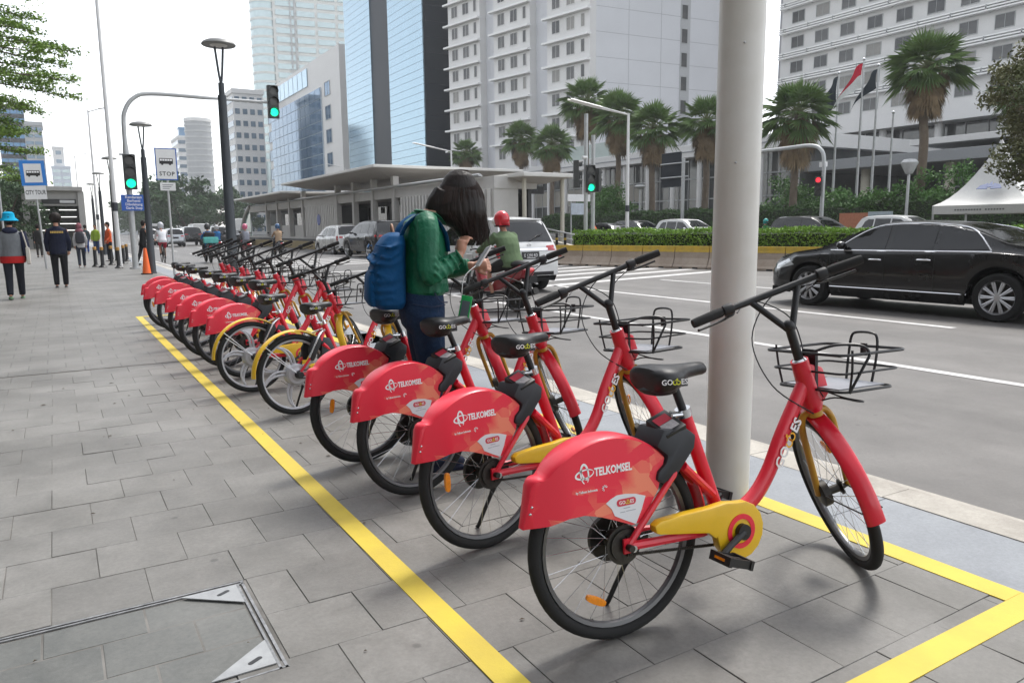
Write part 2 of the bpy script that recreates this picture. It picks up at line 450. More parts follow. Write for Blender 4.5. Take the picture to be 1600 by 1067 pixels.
stripe('stop_line', (4.2, 24.2), (13.4, 24.2), 0.35)
# inspection cover let into the pavement
cv = thing('inspection_cover', 'paved inspection cover with steel edges and two slotted corner plates', 'cover', (0, 0, 0))
b = MB()
for x0, x1, y0, y1 in ((CX0, CX1, CY1 - 0.012, CY1 - 0.003), (CX0, CX1, CY1 - 0.030, CY1 - 0.022), (CX1 - 0.011, CX1 - 0.002, CY0, CY1 - 0.012), (CX1 - 0.028, CX1 - 0.02, CY0, CY1 - 0.03), (CX0, CX1, CY0, CY0 + 0.008)):
    b.box(x0, x1, y0, y1, -0.03, 0.002)
b.build('frame', mat('worn steel edge', (0.24, 0.24, 0.24), 0.4, 0.8, var=0.4, scale=30), cv, smooth=False)
k = 0
cxs = [CX0, -0.46, -0.14, 0.155, CX1 - 0.031]; cys = [CY0 + 0.01, 2.33, 2.545, CY1 - 0.033]
for j in range(3):
    xs = list(cxs) if j != 1 else [CX0, -0.62, -0.31, 0.02, 0.29, CX1 - 0.031]
    for i in range(len(xs) - 1):
        bb = MB(); bb.box(xs[i] + 0.003, xs[i + 1] - 0.003, cys[j] + 0.003, cys[j + 1] - 0.003, -0.03, -0.002 - 0.0015 * ((i + j) % 2))
        bb.build('stone', M['cover'], cv, smooth=False, bevel=0.002)
M['plate'] = mat('scuffed white steel', (0.36, 0.37, 0.37), 0.45, 0.25, c2=(0.25, 0.255, 0.26), scale=9, bump=0.04, bscale=120)
def corner(c, sx, sy):
    tri = [(c[0], c[1]), (c[0] - 0.185 * sx, c[1]), (c[0], c[1] - 0.150 * sy)]
    if sy < 0: tri = [tri[0], tri[2], tri[1]]
    p = MB().prism(tri, 0.0025, 0.006, 'xy').build('corner_plate', M['plate'], cv, smooth=False)
    cx, cy = c[0] - 0.052, c[1] - 0.045 * sy
    q = MB(); pts = []
    for a in range(12):
        t = 2 * math.pi * a / 12; ex = 0.016 if math.cos(t) > 0 else -0.016
        pts.append((ex + 0.0085 * math.cos(t), 0.0085 * math.sin(t)))
    mx = Matrix.Translation((cx, cy, 0)) @ Matrix.Rotation(R(28), 4, 'Z')
    q.prism(pts, 0.0065, 0.0068, 'xy', mx=mx); q.build('slot', M['black'], p, smooth=False)
corner((CX1 - 0.03, CY1 - 0.034), 1, 1)
corner((CX1 - 0.03, CY0 + 0.03), 1, -1)

# crumbs of dry leaf and grit on the paving
b = MB(); rl = random.Random(77)
for k in range(70):
    x, y = rl.uniform(-0.4, 2.6), rl.uniform(1.3, 7.5); a = rl.uniform(0, 6.28); L = rl.uniform(0.004, 0.013) if k % 6 else rl.uniform(0.015, 0.024); w = L * rl.uniform(0.3, 0.6); c, s_ = math.cos(a), math.sin(a)
    b.add([(x - c * L, y - s_ * L, 0.003), (x + s_ * w, y - c * w, 0.006), (x + c * L, y + s_ * L, 0.003), (x - s_ * w, y + c * w, 0.007)], [(0, 1, 2, 3)])
tag(b.build('litter', mat('dry leaf crumbs', (0.07, 0.05, 0.03), 0.9, var=0.4, scale=30), smooth=False), kind='stuff')
# ================================================================ hire bicycles
WR = 0.31
HT, HB = Vector((0.795, 0, 0.79)), Vector((0.85, 0, 0.645))
AX = (HT - HB).normalized()
FHX = 1.035
def steer(deg): return Matrix.Translation(HT) @ Matrix.Rotation(R(deg), 4, AX) @ Matrix.Translation(-HT)
def facet_print():
    m = bpy.data.materials.new('red panel with facet print'); m.use_nodes = True
    n = m.node_tree.nodes; l = m.node_tree.links; b = n['Principled BSDF']
    b.inputs['Roughness'].default_value = 0.40; b.inputs['Coat Weight'].default_value = 0.15; b.inputs['Coat Roughness'].default_value = 0.08
    tc = n.new('ShaderNodeTexCoord'); mp = n.new('ShaderNodeMapping'); mp.inputs['Scale'].default_value = (1, 0, 1.25); mp.inputs['Rotation'].default_value = (0, 0.5, 0)
    l.new(tc.outputs['Object'], mp.inputs[0])
    vo = n.new('ShaderNodeTexVoronoi'); vo.inputs['Scale'].default_value = 14; l.new(mp.outputs[0], vo.inputs['Vector'])
    vo2 = n.new('ShaderNodeTexVoronoi'); vo2.inputs['Scale'].default_value = 13; vo2.distance = 'CHEBYCHEV'; l.new(mp.outputs[0], vo2.inputs['Vector'])
    sp = n.new('ShaderNodeSeparateColor'); l.new(vo.outputs['Color'], sp.inputs[0])
    sp2 = n.new('ShaderNodeSeparateColor'); l.new(vo2.outputs['Color'], sp2.inputs[0])
    pr = n.new('ShaderNodeMath'); pr.operation = 'MULTIPLY'; l.new(sp.outputs[0], pr.inputs[0]); l.new(sp2.outputs[1], pr.inputs[1])
    xyz = n.new('ShaderNodeSeparateXYZ'); l.new(tc.outputs['Object'], xyz.inputs[0])
    zr = n.new('ShaderNodeMapRange'); zr.inputs[1].default_value = 0.53; zr.inputs[2].default_value = 0.47; l.new(xyz.outputs[2], zr.inputs[0])
    xr = n.new('ShaderNodeMapRange'); xr.inputs[1].default_value = -0.01; xr.inputs[2].default_value = 0.06; l.new(xyz.outputs[0], xr.inputs[0])
    mxm = n.new('ShaderNodeMath'); mxm.operation = 'MAXIMUM'; l.new(zr.outputs[0], mxm.inputs[0]); l.new(xr.outputs[0], mxm.inputs[1])
    fac = n.new('ShaderNodeMath'); fac.operation = 'MULTIPLY'; l.new(pr.outputs[0], fac.inputs[0]); l.new(mxm.outputs[0], fac.inputs[1])
    mr = n.new('ShaderNodeMapRange'); mr.inputs[1].default_value = 0.10; mr.inputs[2].default_value = 0.55; mr.inputs[4].default_value = 1.0; l.new(fac.outputs[0], mr.inputs[0])
    mx = n.new('ShaderNodeMix'); mx.data_type = 'RGBA'; mx.inputs[6].default_value = (0.80, 0.022, 0.052, 1); mx.inputs[7].default_value = (0.86, 0.24, 0.14, 1)
    l.new(mr.outputs[0], mx.inputs[0]); l.new(mx.outputs[2], b.inputs['Base Color'])
    return m
M['panel'] = facet_print()

M['rim'] = mat('dark grey rim', (0.13, 0.13, 0.135), 0.35, 0.7, var=0.1, scale=10)
def wheel_parts(name, cx, root, spoked=True, mx=None, reflector=-60):
    c = (cx, 0, WR)
    b = MB(); pr = [(WR - 0.042, -0.013), (WR - 0.040, 0.013), (WR - 0.054, 0.010), (WR - 0.058, 0), (WR - 0.054, -0.010)]
    b.lathe(pr, 48, c, 'y', closed=True)
    w = b.build(name, M['rim'] if spoked else M['mag'], root, ang=50)
    t = MB(); mr = 0.0205; t.lathe([(WR - mr - 0.001 + mr * math.cos(a) * 1.02, mr * math.sin(a)) for a in [2 * math.pi * k / 12 for k in range(12)]], 56, c, 'y', closed=True)
    t.build('tyre', M['rubber'], w)
    h = MB()
    if spoked:
        h.lathe([(0, -0.052), (0.008, -0.052), (0.012, -0.034), (0.03, -0.032), (0.03, -0.027), (0.016, -0.02), (0.016, 0.02), (0.03, 0.027), (0.03, 0.032), (0.012, 0.034), (0.008, 0.052), (0, 0.052)], 16, c, 'y')
        s = MB(); N = 28
        for k in range(N):
            side = -1 if k % 2 else 1; a = 2 * math.pi * k / N; a2 = a + (0.62 if (k // 2) % 2 else -0.62)
            p0 = Vector((cx + 0.027 * math.cos(a2), side * 0.029, WR + 0.027 * math.sin(a2))); p1 = Vector((cx + (WR - 0.05) * math.cos(a), side * 0.003, WR + (WR - 0.05) * math.sin(a)))
            s.tube([p0, p1], 0.0011, 4, cap=False)
        s.build('spokes', M['steel'], w)
        rp = MB(); a = R(reflector); rc = Vector((cx + 0.19 * math.cos(a), -0.012, WR + 0.19 * math.sin(a)))
        rm = Matrix.Translation(rc) @ Matrix.Rotation(-a - math.pi / 2, 4, 'Y')
        pts = [(0.038 * math.cos(t) if abs(math.cos(t)) > 0.3 else 0.038 * math.cos(t), 0.0125 * (1 if math.sin(t) > 0 else -1) * abs(math.sin(t)) ** 0.5) for t in [2 * math.pi * k / 20 for k in range(20)]]
        rp.prism(pts, -0.006, 0.006, 'xz', mx=rm); rp.build('reflector', M['amber'], w, bevel=0.002)
    else:
        h.lathe([(0, -0.05), (0.02, -0.05), (0.045, -0.046), (0.05, -0.042), (0.072, -0.04), (0.08, -0.03), (0.084, -0.026), (0.084, 0.026), (0.08, 0.03), (0.05, 0.042), (0.02, 0.05), (0, 0.05)], 32, c, 'y')
        s = MB()
        for k in range(5):
            a0 = 2 * math.pi * k / 5 + 0.35
            for off in (-0.10, 0.10):
                pts = []
                for q in range(7):
                    t = q / 6; rr = 0.07 + (WR - 0.125) * t; a = a0 + off * (1 - t) * 1.6 + 0.42 * t * t
                    pts.append((cx + rr * math.cos(a), 0, WR + rr * math.sin(a)))
                s.tube(pts, [0.0095 - 0.002 * (q / 6) for q in range(7)], 6, flat=(0.8, 1.2))
        s.build('cast_spokes', M['mag'], w)
    h.build('hub', M['dsteel'] if spoked else M['mag'], w, ang=30)
    return w

def arc_strip(cx, r, a0, a1, hw, th, n=28, rise=0.012, ends=0.0):
    """mudguard: a bowed strip round the wheel"""
    rings = []
    for i in range(n + 1):
        a = a0 + (a1 - a0) * i / n
        ring = []
        for sgn, rad in ((1, r), (-1, r - th)):
            ts = [math.pi * k / 6 for k in range(7)]
            if sgn < 0: ts = ts[::-1]
            for t in ts:
                rr = rad + rise * math.sin(t)
                ring.append(Vector((cx + rr * math.cos(R(a)), -hw * math.cos(t), WR + rr * math.sin(R(a)))))
        rings.append(ring)
    return MB().loft(rings)

def logo_swirl(o, s):
    """white mark of two crossing open rings with a stroke"""
    b = MB()
    def ring(rx, rz, rot, w, a0, a1):
        n = 26; out = []
        for i in range(n + 1):
            a = R(a0 + (a1 - a0) * i / n); k = w * (0.35 + 0.65 * math.sin(math.pi * i / n))
            e = []
            for q in (-k / 2, k / 2):
                x, z = (rx + q) * math.cos(a), (rz + q) * math.sin(a)
                e.append(Vector((o[0] + s * (x * math.cos(rot) - z * math.sin(rot)), o[1], o[2] + s * (x * math.sin(rot) + z * math.cos(rot)))))
            out.append(e)
        b.loft(out, cap=False, closed=False)
    ring(1.0, 0.42, 0.12, 0.20, 20, 375)
    ring(0.42, 0.95, 0.1, 0.24, -60, 250)
    ring(0.25, 0.6, 0.5, 0.16, 90, 300)
    return b
def rot90(): return Matrix.Rotation(math.pi / 2, 4, 'X')
def wheel_glyph(size, mm):
    """the letter drawn as two open wheels under a small handlebar"""
    b = MB(); h = size * 0.70; r = h * 0.36; w = h * 0.085
    def arc(cx, cz, rr, a0, a1, n=18):
        rg = []
        for i in range(n + 1):
            a = R(a0 + (a1 - a0) * i / n); ca, sa = math.cos(a), math.sin(a); rg.append([Vector((cx + (rr - w) * ca, cz + (rr - w) * sa, 0.0007)), Vector((cx + (rr + w) * ca, cz + (rr + w) * sa, 0.0007))])
        b.loft(rg, cap=False, closed=False)
    arc(r, r, r, 120, 400); arc(r * 2.85, r, r, 140, 420)
    for (x0, z0, x1, z1) in ((r * 1.2, r * 2.1, r * 2.2, r * 2.5), (r * 2.2, r * 2.5, r * 2.9, r * 1.7), (r * 1.9, r * 2.9, r * 2.7, r * 3.0)):
        d = Vector((x1 - x0, z1 - z0, 0)); s_ = Vector((-d.y, d.x, 0)).normalized() * w; p0, p1 = Vector((x0, z0, 0.0007)), Vector((x1, z1, 0.0007)); b.add([p0 - s_, p1 - s_, p1 + s_, p0 + s_], [(0, 1, 2, 3)])
    me = b.mesh('lettering', mm, smooth=False, fix=False)
    return me
def words(parts, parent, mx, size, xs=1.0, name='lettering', bold=0.0, ext=0.0007, space=1.0, shear=0.0):
    x = 0.0
    for txt, mm in parts:
        me = wheel_glyph(size, mm) if txt == 'W' else text_mesh(txt, size, ext, xs, bold=bold, mats=mm, space=space, shear=shear)
        wd = max(v.co.x for v in me.vertices)
        me.transform(mx @ Matrix.Translation((x, 0, 0)))
        link(name, me, parent); x += wd + size * 0.05
GOWES = [('GO', M['white']), ('W', M['ltext']), ('ES', M['white'])]
ORW = mat('orange print', (0.85, 0.42, 0.02), 0.5)

def ell_loft(stations, n=20, p=2.4):
    """stations: (x, zc, hw, hup, hdown)"""
    rings = []
    for x, zc, hw, hu, hd in stations:
        ring = []
        for k in range(n):
            a = 2 * math.pi * k / n; ca, sa = math.cos(a), math.sin(a)
            y = hw * math.copysign(abs(ca) ** (2 / p), ca); z = (hu if sa > 0 else hd) * math.copysign(abs(sa) ** (2 / p), sa)
            ring.append(Vector((x, y, zc + z)))
        rings.append(ring)
    return MB().loft(rings)

def make_bike(kind, label):
    eb = kind == 'e'
    root = thing('bicycle', label, 'bicycle', (0, 0, 0), 0, 'hire bicycles parked in a row in the yellow bay')
    # ---- frame
    b = MB()
    dt = smooth_pts([(0.405, 0, 0.315), (0.48, 0, 0.315), (0.565, 0, 0.355), (0.635, 0, 0.435), (0.70, 0, 0.555), (0.815, 0, 0.735)], 6)
    b.tube(dt, 0.0265, 14, flat=(0.85, 1.08))
    b.tube([(0.27, 0, 0.695), (0.408, 0, 0.325)], 0.0225, 12)
    b.tube([(HT.x - 0.008, 0, HT.z + 0.02), (HB.x, 0, HB.z)], [0.031, 0.036], 14)
    b.tube([(HB.x, 0, HB.z), (HB.x + 0.008, 0, HB.z - 0.02)], [0.036, 0.028], 14)
    b.cyl((0.414, -0.045, 0.30), (0.414, 0.045, 0.30), 0.03, n=14)
    for s in (-1, 1):
        b.tube([(0.0, s * 0.060, 0.31), (0.10, s * 0.058, 0.305), (0.30, s * 0.045, 0.292), (0.40, s * 0.03, 0.298)], 0.0145, 8)
        b.tube([(0.005, s * 0.062, 0.315), (0.18, s * 0.061, 0.505), (0.262, s * 0.022, 0.63)], 0.0105, 8)
        b.tube([(0.262, s * 0.022, 0.60), (0.20, s * 0.05, 0.52)], 0.010, 8)
        b.tube([(0.235, s * 0.04, 0.52), (0.375, s * 0.012, 0.40)], 0.015, 8)
        b.box(-0.015, 0.03, s * 0.062 - 0.004, s * 0.062 + 0.004, 0.29, 0.335)
    fr = b.build('frame', M['red'], root)
    ang = math.atan2(0.555 - 0.735, 0.70 - 0.815) + math.pi
    mx = Matrix.Translation((0.655, -0.0272, 0.448)) @ Matrix.Rotation(-ang, 4, 'Y') @ rot90() @ Matrix.Translation((0, -0.013, 0))
    words([('GO', M['white']), ('W', ORW), ('ES', M['white'])], fr, mx, 0.052, 1.0, bold=0.0012)
    hp = MB(); hp.prism([(0.80, 0.80), (0.872, 0.78), (0.905, 0.69), (0.875, 0.655), (0.83, 0.66)], -0.028, 0.028, 'xz')
    hp.build('head_cover', M['red'], root, bevel=0.008)
    # ---- wheels
    wheel_parts('rear_wheel', 0.0, root, not eb, reflector=(-118 if not eb else 0))
    fw = wheel_parts('front_wheel', FHX, root, True, reflector=118)
    if not eb:
        g = MB()
        for rr, y0, y1 in ((0.062, -0.043, -0.039), (0.05, -0.050, -0.046), (0.075, 0.034, 0.05)):
            g.cyl((0, y0, WR), (0, y1, WR), rr, n=28)
        g.cyl((0, -0.088, WR), (0, -0.05, WR), 0.011, n=10)
        g.build('brake_drum', M['dsteel'], root)
        b = MB(); b.cyl((0.012, -0.082, WR - 0.004), (0.012, -0.066, WR - 0.004), 0.011, n=8); b.build('axle_nut', M['steel'], root)
    else:
        b = MB(); b.tube([(0, -0.05, WR), (0, -0.105, WR)], [0.03, 0.022], 12); b.build('motor_cap', M['blackp'], root)
        b = MB(); b.tube([(-0.245, -0.062, 0.545), (-0.02, -0.062, 0.33)], 0.0035, 6); b.tube([(-0.235, -0.064, 0.50), (0.0, -0.064, 0.31)], 0.0035, 6); b.build('mudguard_stay', M['alloy'], root)
    # ---- rear mudguard
    if not eb:
        up = [(-0.325, 0.410), (-0.312, 0.462), (-0.298, 0.532), (-0.283, 0.549), (-0.259, 0.552), (-0.219, 0.591), (-0.16, 0.625), (-0.084, 0.646), (-0.005, 0.645), (0.068, 0.622), (0.125, 0.587), (0.150, 0.562)]
        lo = [(0.113, 0.520), (0.108, 0.500), (0.124, 0.468), (0.082, 0.408), (0.038, 0.366), (-0.036, 0.397), (-0.09, 0.417), (-0.142, 0.431), (-0.195, 0.430), (-0.253, 0.414)]
        ups = [(p.x, p.z) for p in smooth_pts([(x, 0, z) for x, z in up], 3)]
        rings = []
        for i, (x, z) in enumerate(ups):
            a = ups[max(i - 1, 0)]; c = ups[min(i + 1, len(ups) - 1)]; tx, tz = c[0] - a[0], c[1] - a[1]; L = math.hypot(tx, tz); nx, nz = -tz / L, tx / L
            ring = []
            for rs in (0.010, 0.007):
                ts = [math.pi * k / 8 for k in range(9)]
                for t in (ts if rs > 0.008 else ts[::-1]): ring.append(Vector((x + nx * rs * math.sin(t), -(0.056 if rs > 0.008 else 0.053) * math.cos(t), z + nz * rs * math.sin(t))))
            rings.append(ring)
        def taper(mb):
            mb.v = [(x, y * (1 - 0.74 * min(1, max(0, (-0.19 - x) / 0.14)) ** 1.3), z) for x, y, z in mb.v]; return mb
        mg = taper(MB().loft(rings)).build('rear_mudguard', M['redp'], root)
        lob = [(-0.325, 0.410), (-0.253, 0.414), (-0.195, 0.430), (-0.142, 0.431), (-0.09, 0.417), (-0.036, 0.397), (0.038, 0.366), (0.082, 0.408), (0.124, 0.468), (0.150, 0.562)]
        def tab(t, x):
            for (xa, za), (xb, zb_) in zip(t, t[1:]):
                if x <= xb: return za + (zb_ - za) * (x - xa) / max(1e-6, xb - xa)
            return t[-1][1]
        for s in (-1, 1):
            rg = []
            for i in range(31):
                x = -0.325 + 0.475 * (i / 30) ** 1.7; zt_, zb_ = tab(ups, x), tab(lob, x); zt_ = max(zt_, zb_ + 0.001)
                rg.append([Vector((x, s * 0.0565, zb_ + (zt_ - zb_) * j / 4)) for j in range(5)] + [Vector((x, s * 0.0535, zt_ + (zb_ - zt_) * j / 4)) for j in range(5)])
            pn = taper(MB().loft(rg)).build('side_panel', M['panel'], mg, ang=30)
        taper(MB().prism([(-0.330, 0.408), (-0.319, 0.455), (-0.303, 0.532), (-0.287, 0.551), (-0.274, 0.545), (-0.284, 0.53), (-0.300, 0.455), (-0.298, 0.413)], -0.0590, 0.0590, 'xz')).build('tail_lip', M['redp'], mg, bevel=0.003)
        b = MB()
        for z in (0.455, 0.475): b.ball((-0.308 + (z - 0.455) * 0.3, -0.0245, z), 0.0045, 8, 6)
        b.build('screw', M['steel'], mg)
        y = -0.0572
        me = text_mesh('TELKOMSEL', 0.034, 0.0006, 0.74, bold=0.0011); me.transform(Matrix.Translation((-0.106, y, 0.545)) @ rot90()); link('lettering', me, mg)
        logo_swirl((-0.140, y - 0.0006, 0.555), 0.031).build('emblem', M['white'], mg, smooth=False)
        me = text_mesh('by Telkom Indonesia', 0.0105, 0.0005, 0.85, bold=0.0002); me.transform(Matrix.Translation((-0.172, y, 0.499)) @ rot90()); link('lettering', me, mg)
        b = MB()
        for k in range(7):
            a = R(20 + k * 38); b.tube([(-0.072 + 0.004 * math.cos(a), y - 0.0004, 0.503 + 0.004 * math.sin(a)), (-0.072 + 0.0098 * math.cos(a), y - 0.0004, 0.503 + 0.0098 * math.sin(a))], 0.0014, 4)
        b.build('hand_mark', M['white'], mg)
        stp = MB().prism([(-0.070, 0.455), (-0.052, 0.466), (-0.030, 0.474), (0.0, 0.474), (0.038, 0.468), (0.074, 0.456), (0.058, 0.415), (0.036, 0.374), (-0.002, 0.392), (-0.040, 0.412), (-0.05, 0.435)], y - 0.0012, y - 0.0002, 'xz').build('sticker', mat('sticker white', (0.72, 0.73, 0.76), 0.45, var=0.03), mg, smooth=False)
        pill = [(0.003 + (0.024 if math.cos(t) > 0 else -0.024) + 0.011 * math.cos(t), 0.449 + 0.0115 * math.sin(t)) for t in [2 * math.pi * k / 20 for k in range(20)]]
        MB().prism(pill, y - 0.0019, y - 0.0013, 'xz').build('sticker_badge', M['labelred'], mg, smooth=False)
        words(GOWES, mg, Matrix.Translation((-0.024, y - 0.0022, 0.4435)) @ rot90(), 0.0155, 0.95, bold=0.0002, ext=0.0003)
        b = MB()
        for x0_, x1_, zz in ((-0.008, 0.016, 0.429), (-0.020, -0.002, 0.418), (0.001, 0.036, 0.419)): b.box(x0_, x1_, y - 0.0016, y - 0.0013, zz, zz + 0.0022)
        b.build('small_print', mat('faint print', (0.35, 0.37, 0.42), 0.6), mg, smooth=False)
        inn = arc_strip(0.0, WR + 0.022, 2, 60, 0.03, 0.002); inn.build('inner_guard', M['red'], root)
    else:
        arc_strip(0.0, WR + 0.022, 28, 178, 0.034, 0.002).build('rear_mudguard', M['yellow'], root)
    # ---- front mudguard, fork
    f1 = arc_strip(FHX, WR + 0.020, 62, 196, 0.032, 0.002)
    ff = f1.build('front_mudguard', M['yellow'] if eb else M['red'], root)
    b = MB()
    for s in (-1, 1): b.tube([(FHX, s * 0.052, WR), (FHX - 0.15, s * 0.045, WR - 0.02), (FHX - (WR + 0.02) * math.cos(R(8)), s * 0.034, WR - 0.045)], 0.0028, 5)
    b.build('stay', M['dsteel'], ff)
    b = MB()
    for s in (-1, 1): b.tube(smooth_pts([(HB.x + 0.012, s * 0.010, HB.z - 0.022), (HB.x + 0.028, s * 0.04, HB.z - 0.03), (HB.x + 0.045, s * 0.057, HB.z - 0.075), (0.955, s * 0.058, 0.46), (FHX, s * 0.058, WR)], 5), 0.0125, 10)
    b.cyl((HB.x + 0.006, 0, HB.z - 0.015), (HB.x + 0.014, 0, HB.z - 0.04), 0.026, n=12)
    fk = b.build('fork', M['mustard'], root)
    b = MB(); b.lathe([(0, 0.02), (0.048, 0.024), (0.05, 0.05), (0.04, 0.056), (0, 0.056)], 20, (FHX, 0, WR), 'y'); b.build('front_brake', M['dsteel'], root)
    # ---- handlebar
    b = MB()
    tp = HT + AX * 0.155
    b.tube([HT + AX * 0.015, tp], 0.0165, 12); b.ball(tp, 0.021, 10, 8)
    BC = Vector((0.745, 0, 1.062))
    for s in (-1, 1): b.tube([tp + Vector((0, s * 0.006, -0.015)), (BC.x + 0.002, s * 0.088, BC.z)], 0.0115, 10)
    bar = smooth_pts([(BC.x - 0.035, 0.30, BC.z - 0.004), (BC.x - 0.012, 0.2, BC.z), (BC.x, 0.1, BC.z), (BC.x, 0, BC.z), (BC.x, -0.1, BC.z), (BC.x - 0.012, -0.2, BC.z), (BC.x - 0.035, -0.30, BC.z - 0.004)], 3)
    b.tube(bar, 0.0125, 10)
    hb = b.build('handlebar', M['black'], root)
    b = MB(); b.tube([HT + AX * 0.002, HT + AX * 0.022, HT + AX * 0.028], [0.026, 0.026, 0.019], 14); b.build('headset_ring', M['steel'], hb)
    for s in (-1, 1):
        b = MB(); b.tube([(BC.x - 0.012, s * 0.198, BC.z), (BC.x - 0.016, s * 0.212, BC.z), (BC.x - 0.034, s * 0.298, BC.z - 0.004), (BC.x - 0.036, s * 0.31, BC.z - 0.0045)], [0.0165, 0.0175, 0.0165, 0.015], 12); b.build('grip', M['rubber'], hb)
        b = MB(); b.tube([(BC.x - 0.011, s * 0.155, BC.z), (BC.x - 0.012, s * 0.19, BC.z)], 0.02, 12)
        b.box(BC.x - 0.01, BC.x + 0.03, s * 0.172 - 0.012, s * 0.172 + 0.012, BC.z - 0.026, BC.z - 0.006); b.build('shifter', M['blackp'], hb, bevel=0.003)
        b = MB(); b.tube(smooth_pts([(BC.x + 0.012, s * 0.155, BC.z - 0.018), (BC.x + 0.035, s * 0.185, BC.z - 0.024), (BC.x + 0.024, s * 0.24, BC.z - 0.028), (BC.x + 0.006, s * 0.292, BC.z - 0.03)], 4), 0.006, 8, flat=(1.3, 0.8)); b.build('brake_lever', M['black'], hb)
    b = MB()
    b.tube(smooth_pts([(BC.x + 0.025, 0.14, BC.z - 0.02), (BC.x + 0.12, 0.05, BC.z + 0.01), (BC.x + 0.17, -0.07, BC.z - 0.10), (BC.x + 0.14, -0.05, BC.z - 0.27), (HB.x + 0.03, -0.03, HB.z + 0.01)], 7), 0.0026, 6)
    b.tube(smooth_pts([(BC.x + 0.025, -0.14, BC.z - 0.02), (BC.x + 0.13, -0.03, BC.z + 0.0), (BC.x + 0.13, 0.10, BC.z - 0.12), (BC.x + 0.05, 0.12, BC.z - 0.30), (0.78, 0.03, 0.62)], 7), 0.0026, 6)
    b.tube(smooth_pts([(BC.x + 0.02, -0.16, BC.z - 0.02), (BC.x + 0.09, -0.08, BC.z - 0.06), (BC.x + 0.09, -0.02, BC.z - 0.20), (0.80, -0.03, 0.66)], 6), 0.0022, 6)
    b.build('cable', M['black'], hb)
    # ---- basket (fixed to the head of the frame)
    b = MB(); w4 = 0.0042
    def loop(x0, x1, hy, z, rr=0.03, r=w4):
        pts = []
        for cx, cy, a0 in ((x1 - rr, hy - rr, 0), (x0 + rr, hy - rr, 90), (x0 + rr, -hy + rr, 180), (x1 - rr, -hy + rr, 270)):
            for k in range(4): a = R(a0 + 30 * k); pts.append((cx + rr * math.cos(a), cy + rr * math.sin(a), z))
        b.tube(pts, r, 6, loop=True)
    loop(0.80, 1.115, 0.175, 0.835, r=0.0055); loop(0.815, 1.10, 0.16, 0.77); loop(0.83, 1.085, 0.148, 0.705, r=0.005)
    for s in (-1, 1):
        b.tube(smooth_pts([(0.86, s * 0.150, 0.705), (0.855, s * 0.165, 0.78), (0.85, s * 0.17, 0.85)], 3), w4, 6)
    def arch(pts): b.tube(smooth_pts(pts, 4), 0.005, 6)
    arch([(1.085, -0.055, 0.705), (1.105, -0.06, 0.80), (1.115, -0.055, 0.868), (1.116, -0.03, 0.885), (1.116, 0.03, 0.885), (1.115, 0.055, 0.868), (1.105, 0.06, 0.80), (1.085, 0.055, 0.705)])
    arch([(0.86, -0.148, 0.70), (0.90, -0.172, 0.79), (0.925, -0.176, 0.835), (0.91, -0.15, 0.862), (0.86, -0.09, 0.862), (0.83, -0.03, 0.84)])
    for y in (-0.05, 0.0, 0.05): b.tube([(0.83, y, 0.704), (1.085, y, 0.704)], 0.003, 5)
    bk = b.build('basket', M['black'], root)
    b = MB(); b.box(0.845, 1.07, -0.12, 0.12, 0.708, 0.7125); b.build('basket_plate', mat('grey basket plate', (0.24, 0.25, 0.28), 0.5, var=0.1), bk, smooth=False)
    b = MB(); b.box(0.832, 0.845, -0.03, 0.03, 0.70, 0.845); b.tube([(0.84, 0, 0.70), (0.99, 0, 0.698)], 0.006, 6); b.build('basket_bracket', M['black'], bk)
    b = MB(); b.box(1.109, 1.118, -0.012, 0.012, 0.80, 0.845); b.build('clip', M['black'], bk)
    b = MB(); b.tube(smooth_pts([(0.88, 0.0, 0.70), (0.93, -0.06, 0.67), (0.96, -0.12, 0.66), (0.92, -0.13, 0.665), (0.88, -0.07, 0.675), (0.86, 0.0, 0.65)], 5), 0.003, 6); b.build('cable', M['black'], bk)
    # ---- saddle
    st = [(0.022, 0.822, 0.055, 0.006, 0.02), (0.030, 0.816, 0.082, 0.026, 0.048), (0.055, 0.814, 0.100, 0.036, 0.058), (0.10, 0.812, 0.104, 0.038, 0.055), (0.15, 0.812, 0.094, 0.034, 0.046), (0.20, 0.818, 0.064, 0.025, 0.030), (0.245, 0.821, 0.042, 0.022, 0.026), (0.30, 0.823, 0.032, 0.021, 0.024), (0.345, 0.823, 0.029, 0.020, 0.022), (0.362, 0.820, 0.021, 0.013, 0.015), (0.368, 0.818, 0.008, 0.004, 0.006)]
    st = [(0.118 + (q[0] - 0.022) * 0.70, q[1], q[2] * 0.97, q[3], q[4]) for q in st]
    sd = ell_loft(st, 24).build('saddle', M['vinyl'], root)
    b = MB(); b.ball((0.175, 0, 0.772), (0.058, 0.072, 0.022), 14, 8); b.box(0.20, 0.28, -0.018, 0.018, 0.772, 0.80); b.build('saddle_base', M['blackp'], sd)
    mx = Matrix.Translation((0.126, -0.094, 0.797)) @ Matrix.Rotation(R(-16), 4, 'Z') @ rot90() @ Matrix.Translation((-0.006, 0, 0.002))
    words(GOWES, sd, mx, 0.0235, 1.0, bold=0.0002)
    b = MB(); b.tube([(0.272, 0, 0.69), (0.228, 0, 0.80)], 0.0135, 12); b.build('seat_post', M['alloy'] if eb else M['blackp'], root)
    b = MB(); b.tube([(0.277, 0, 0.672), (0.269, 0, 0.698)], 0.0265, 14); b.tube([(0.245, -0.03, 0.684), (0.243, 0.03, 0.684)], 0.005, 6); b.tube([(0.245, -0.03, 0.684), (0.20, -0.036, 0.686)], 0.0055, 6); b.build('seat_clamp', M['steel'], root)
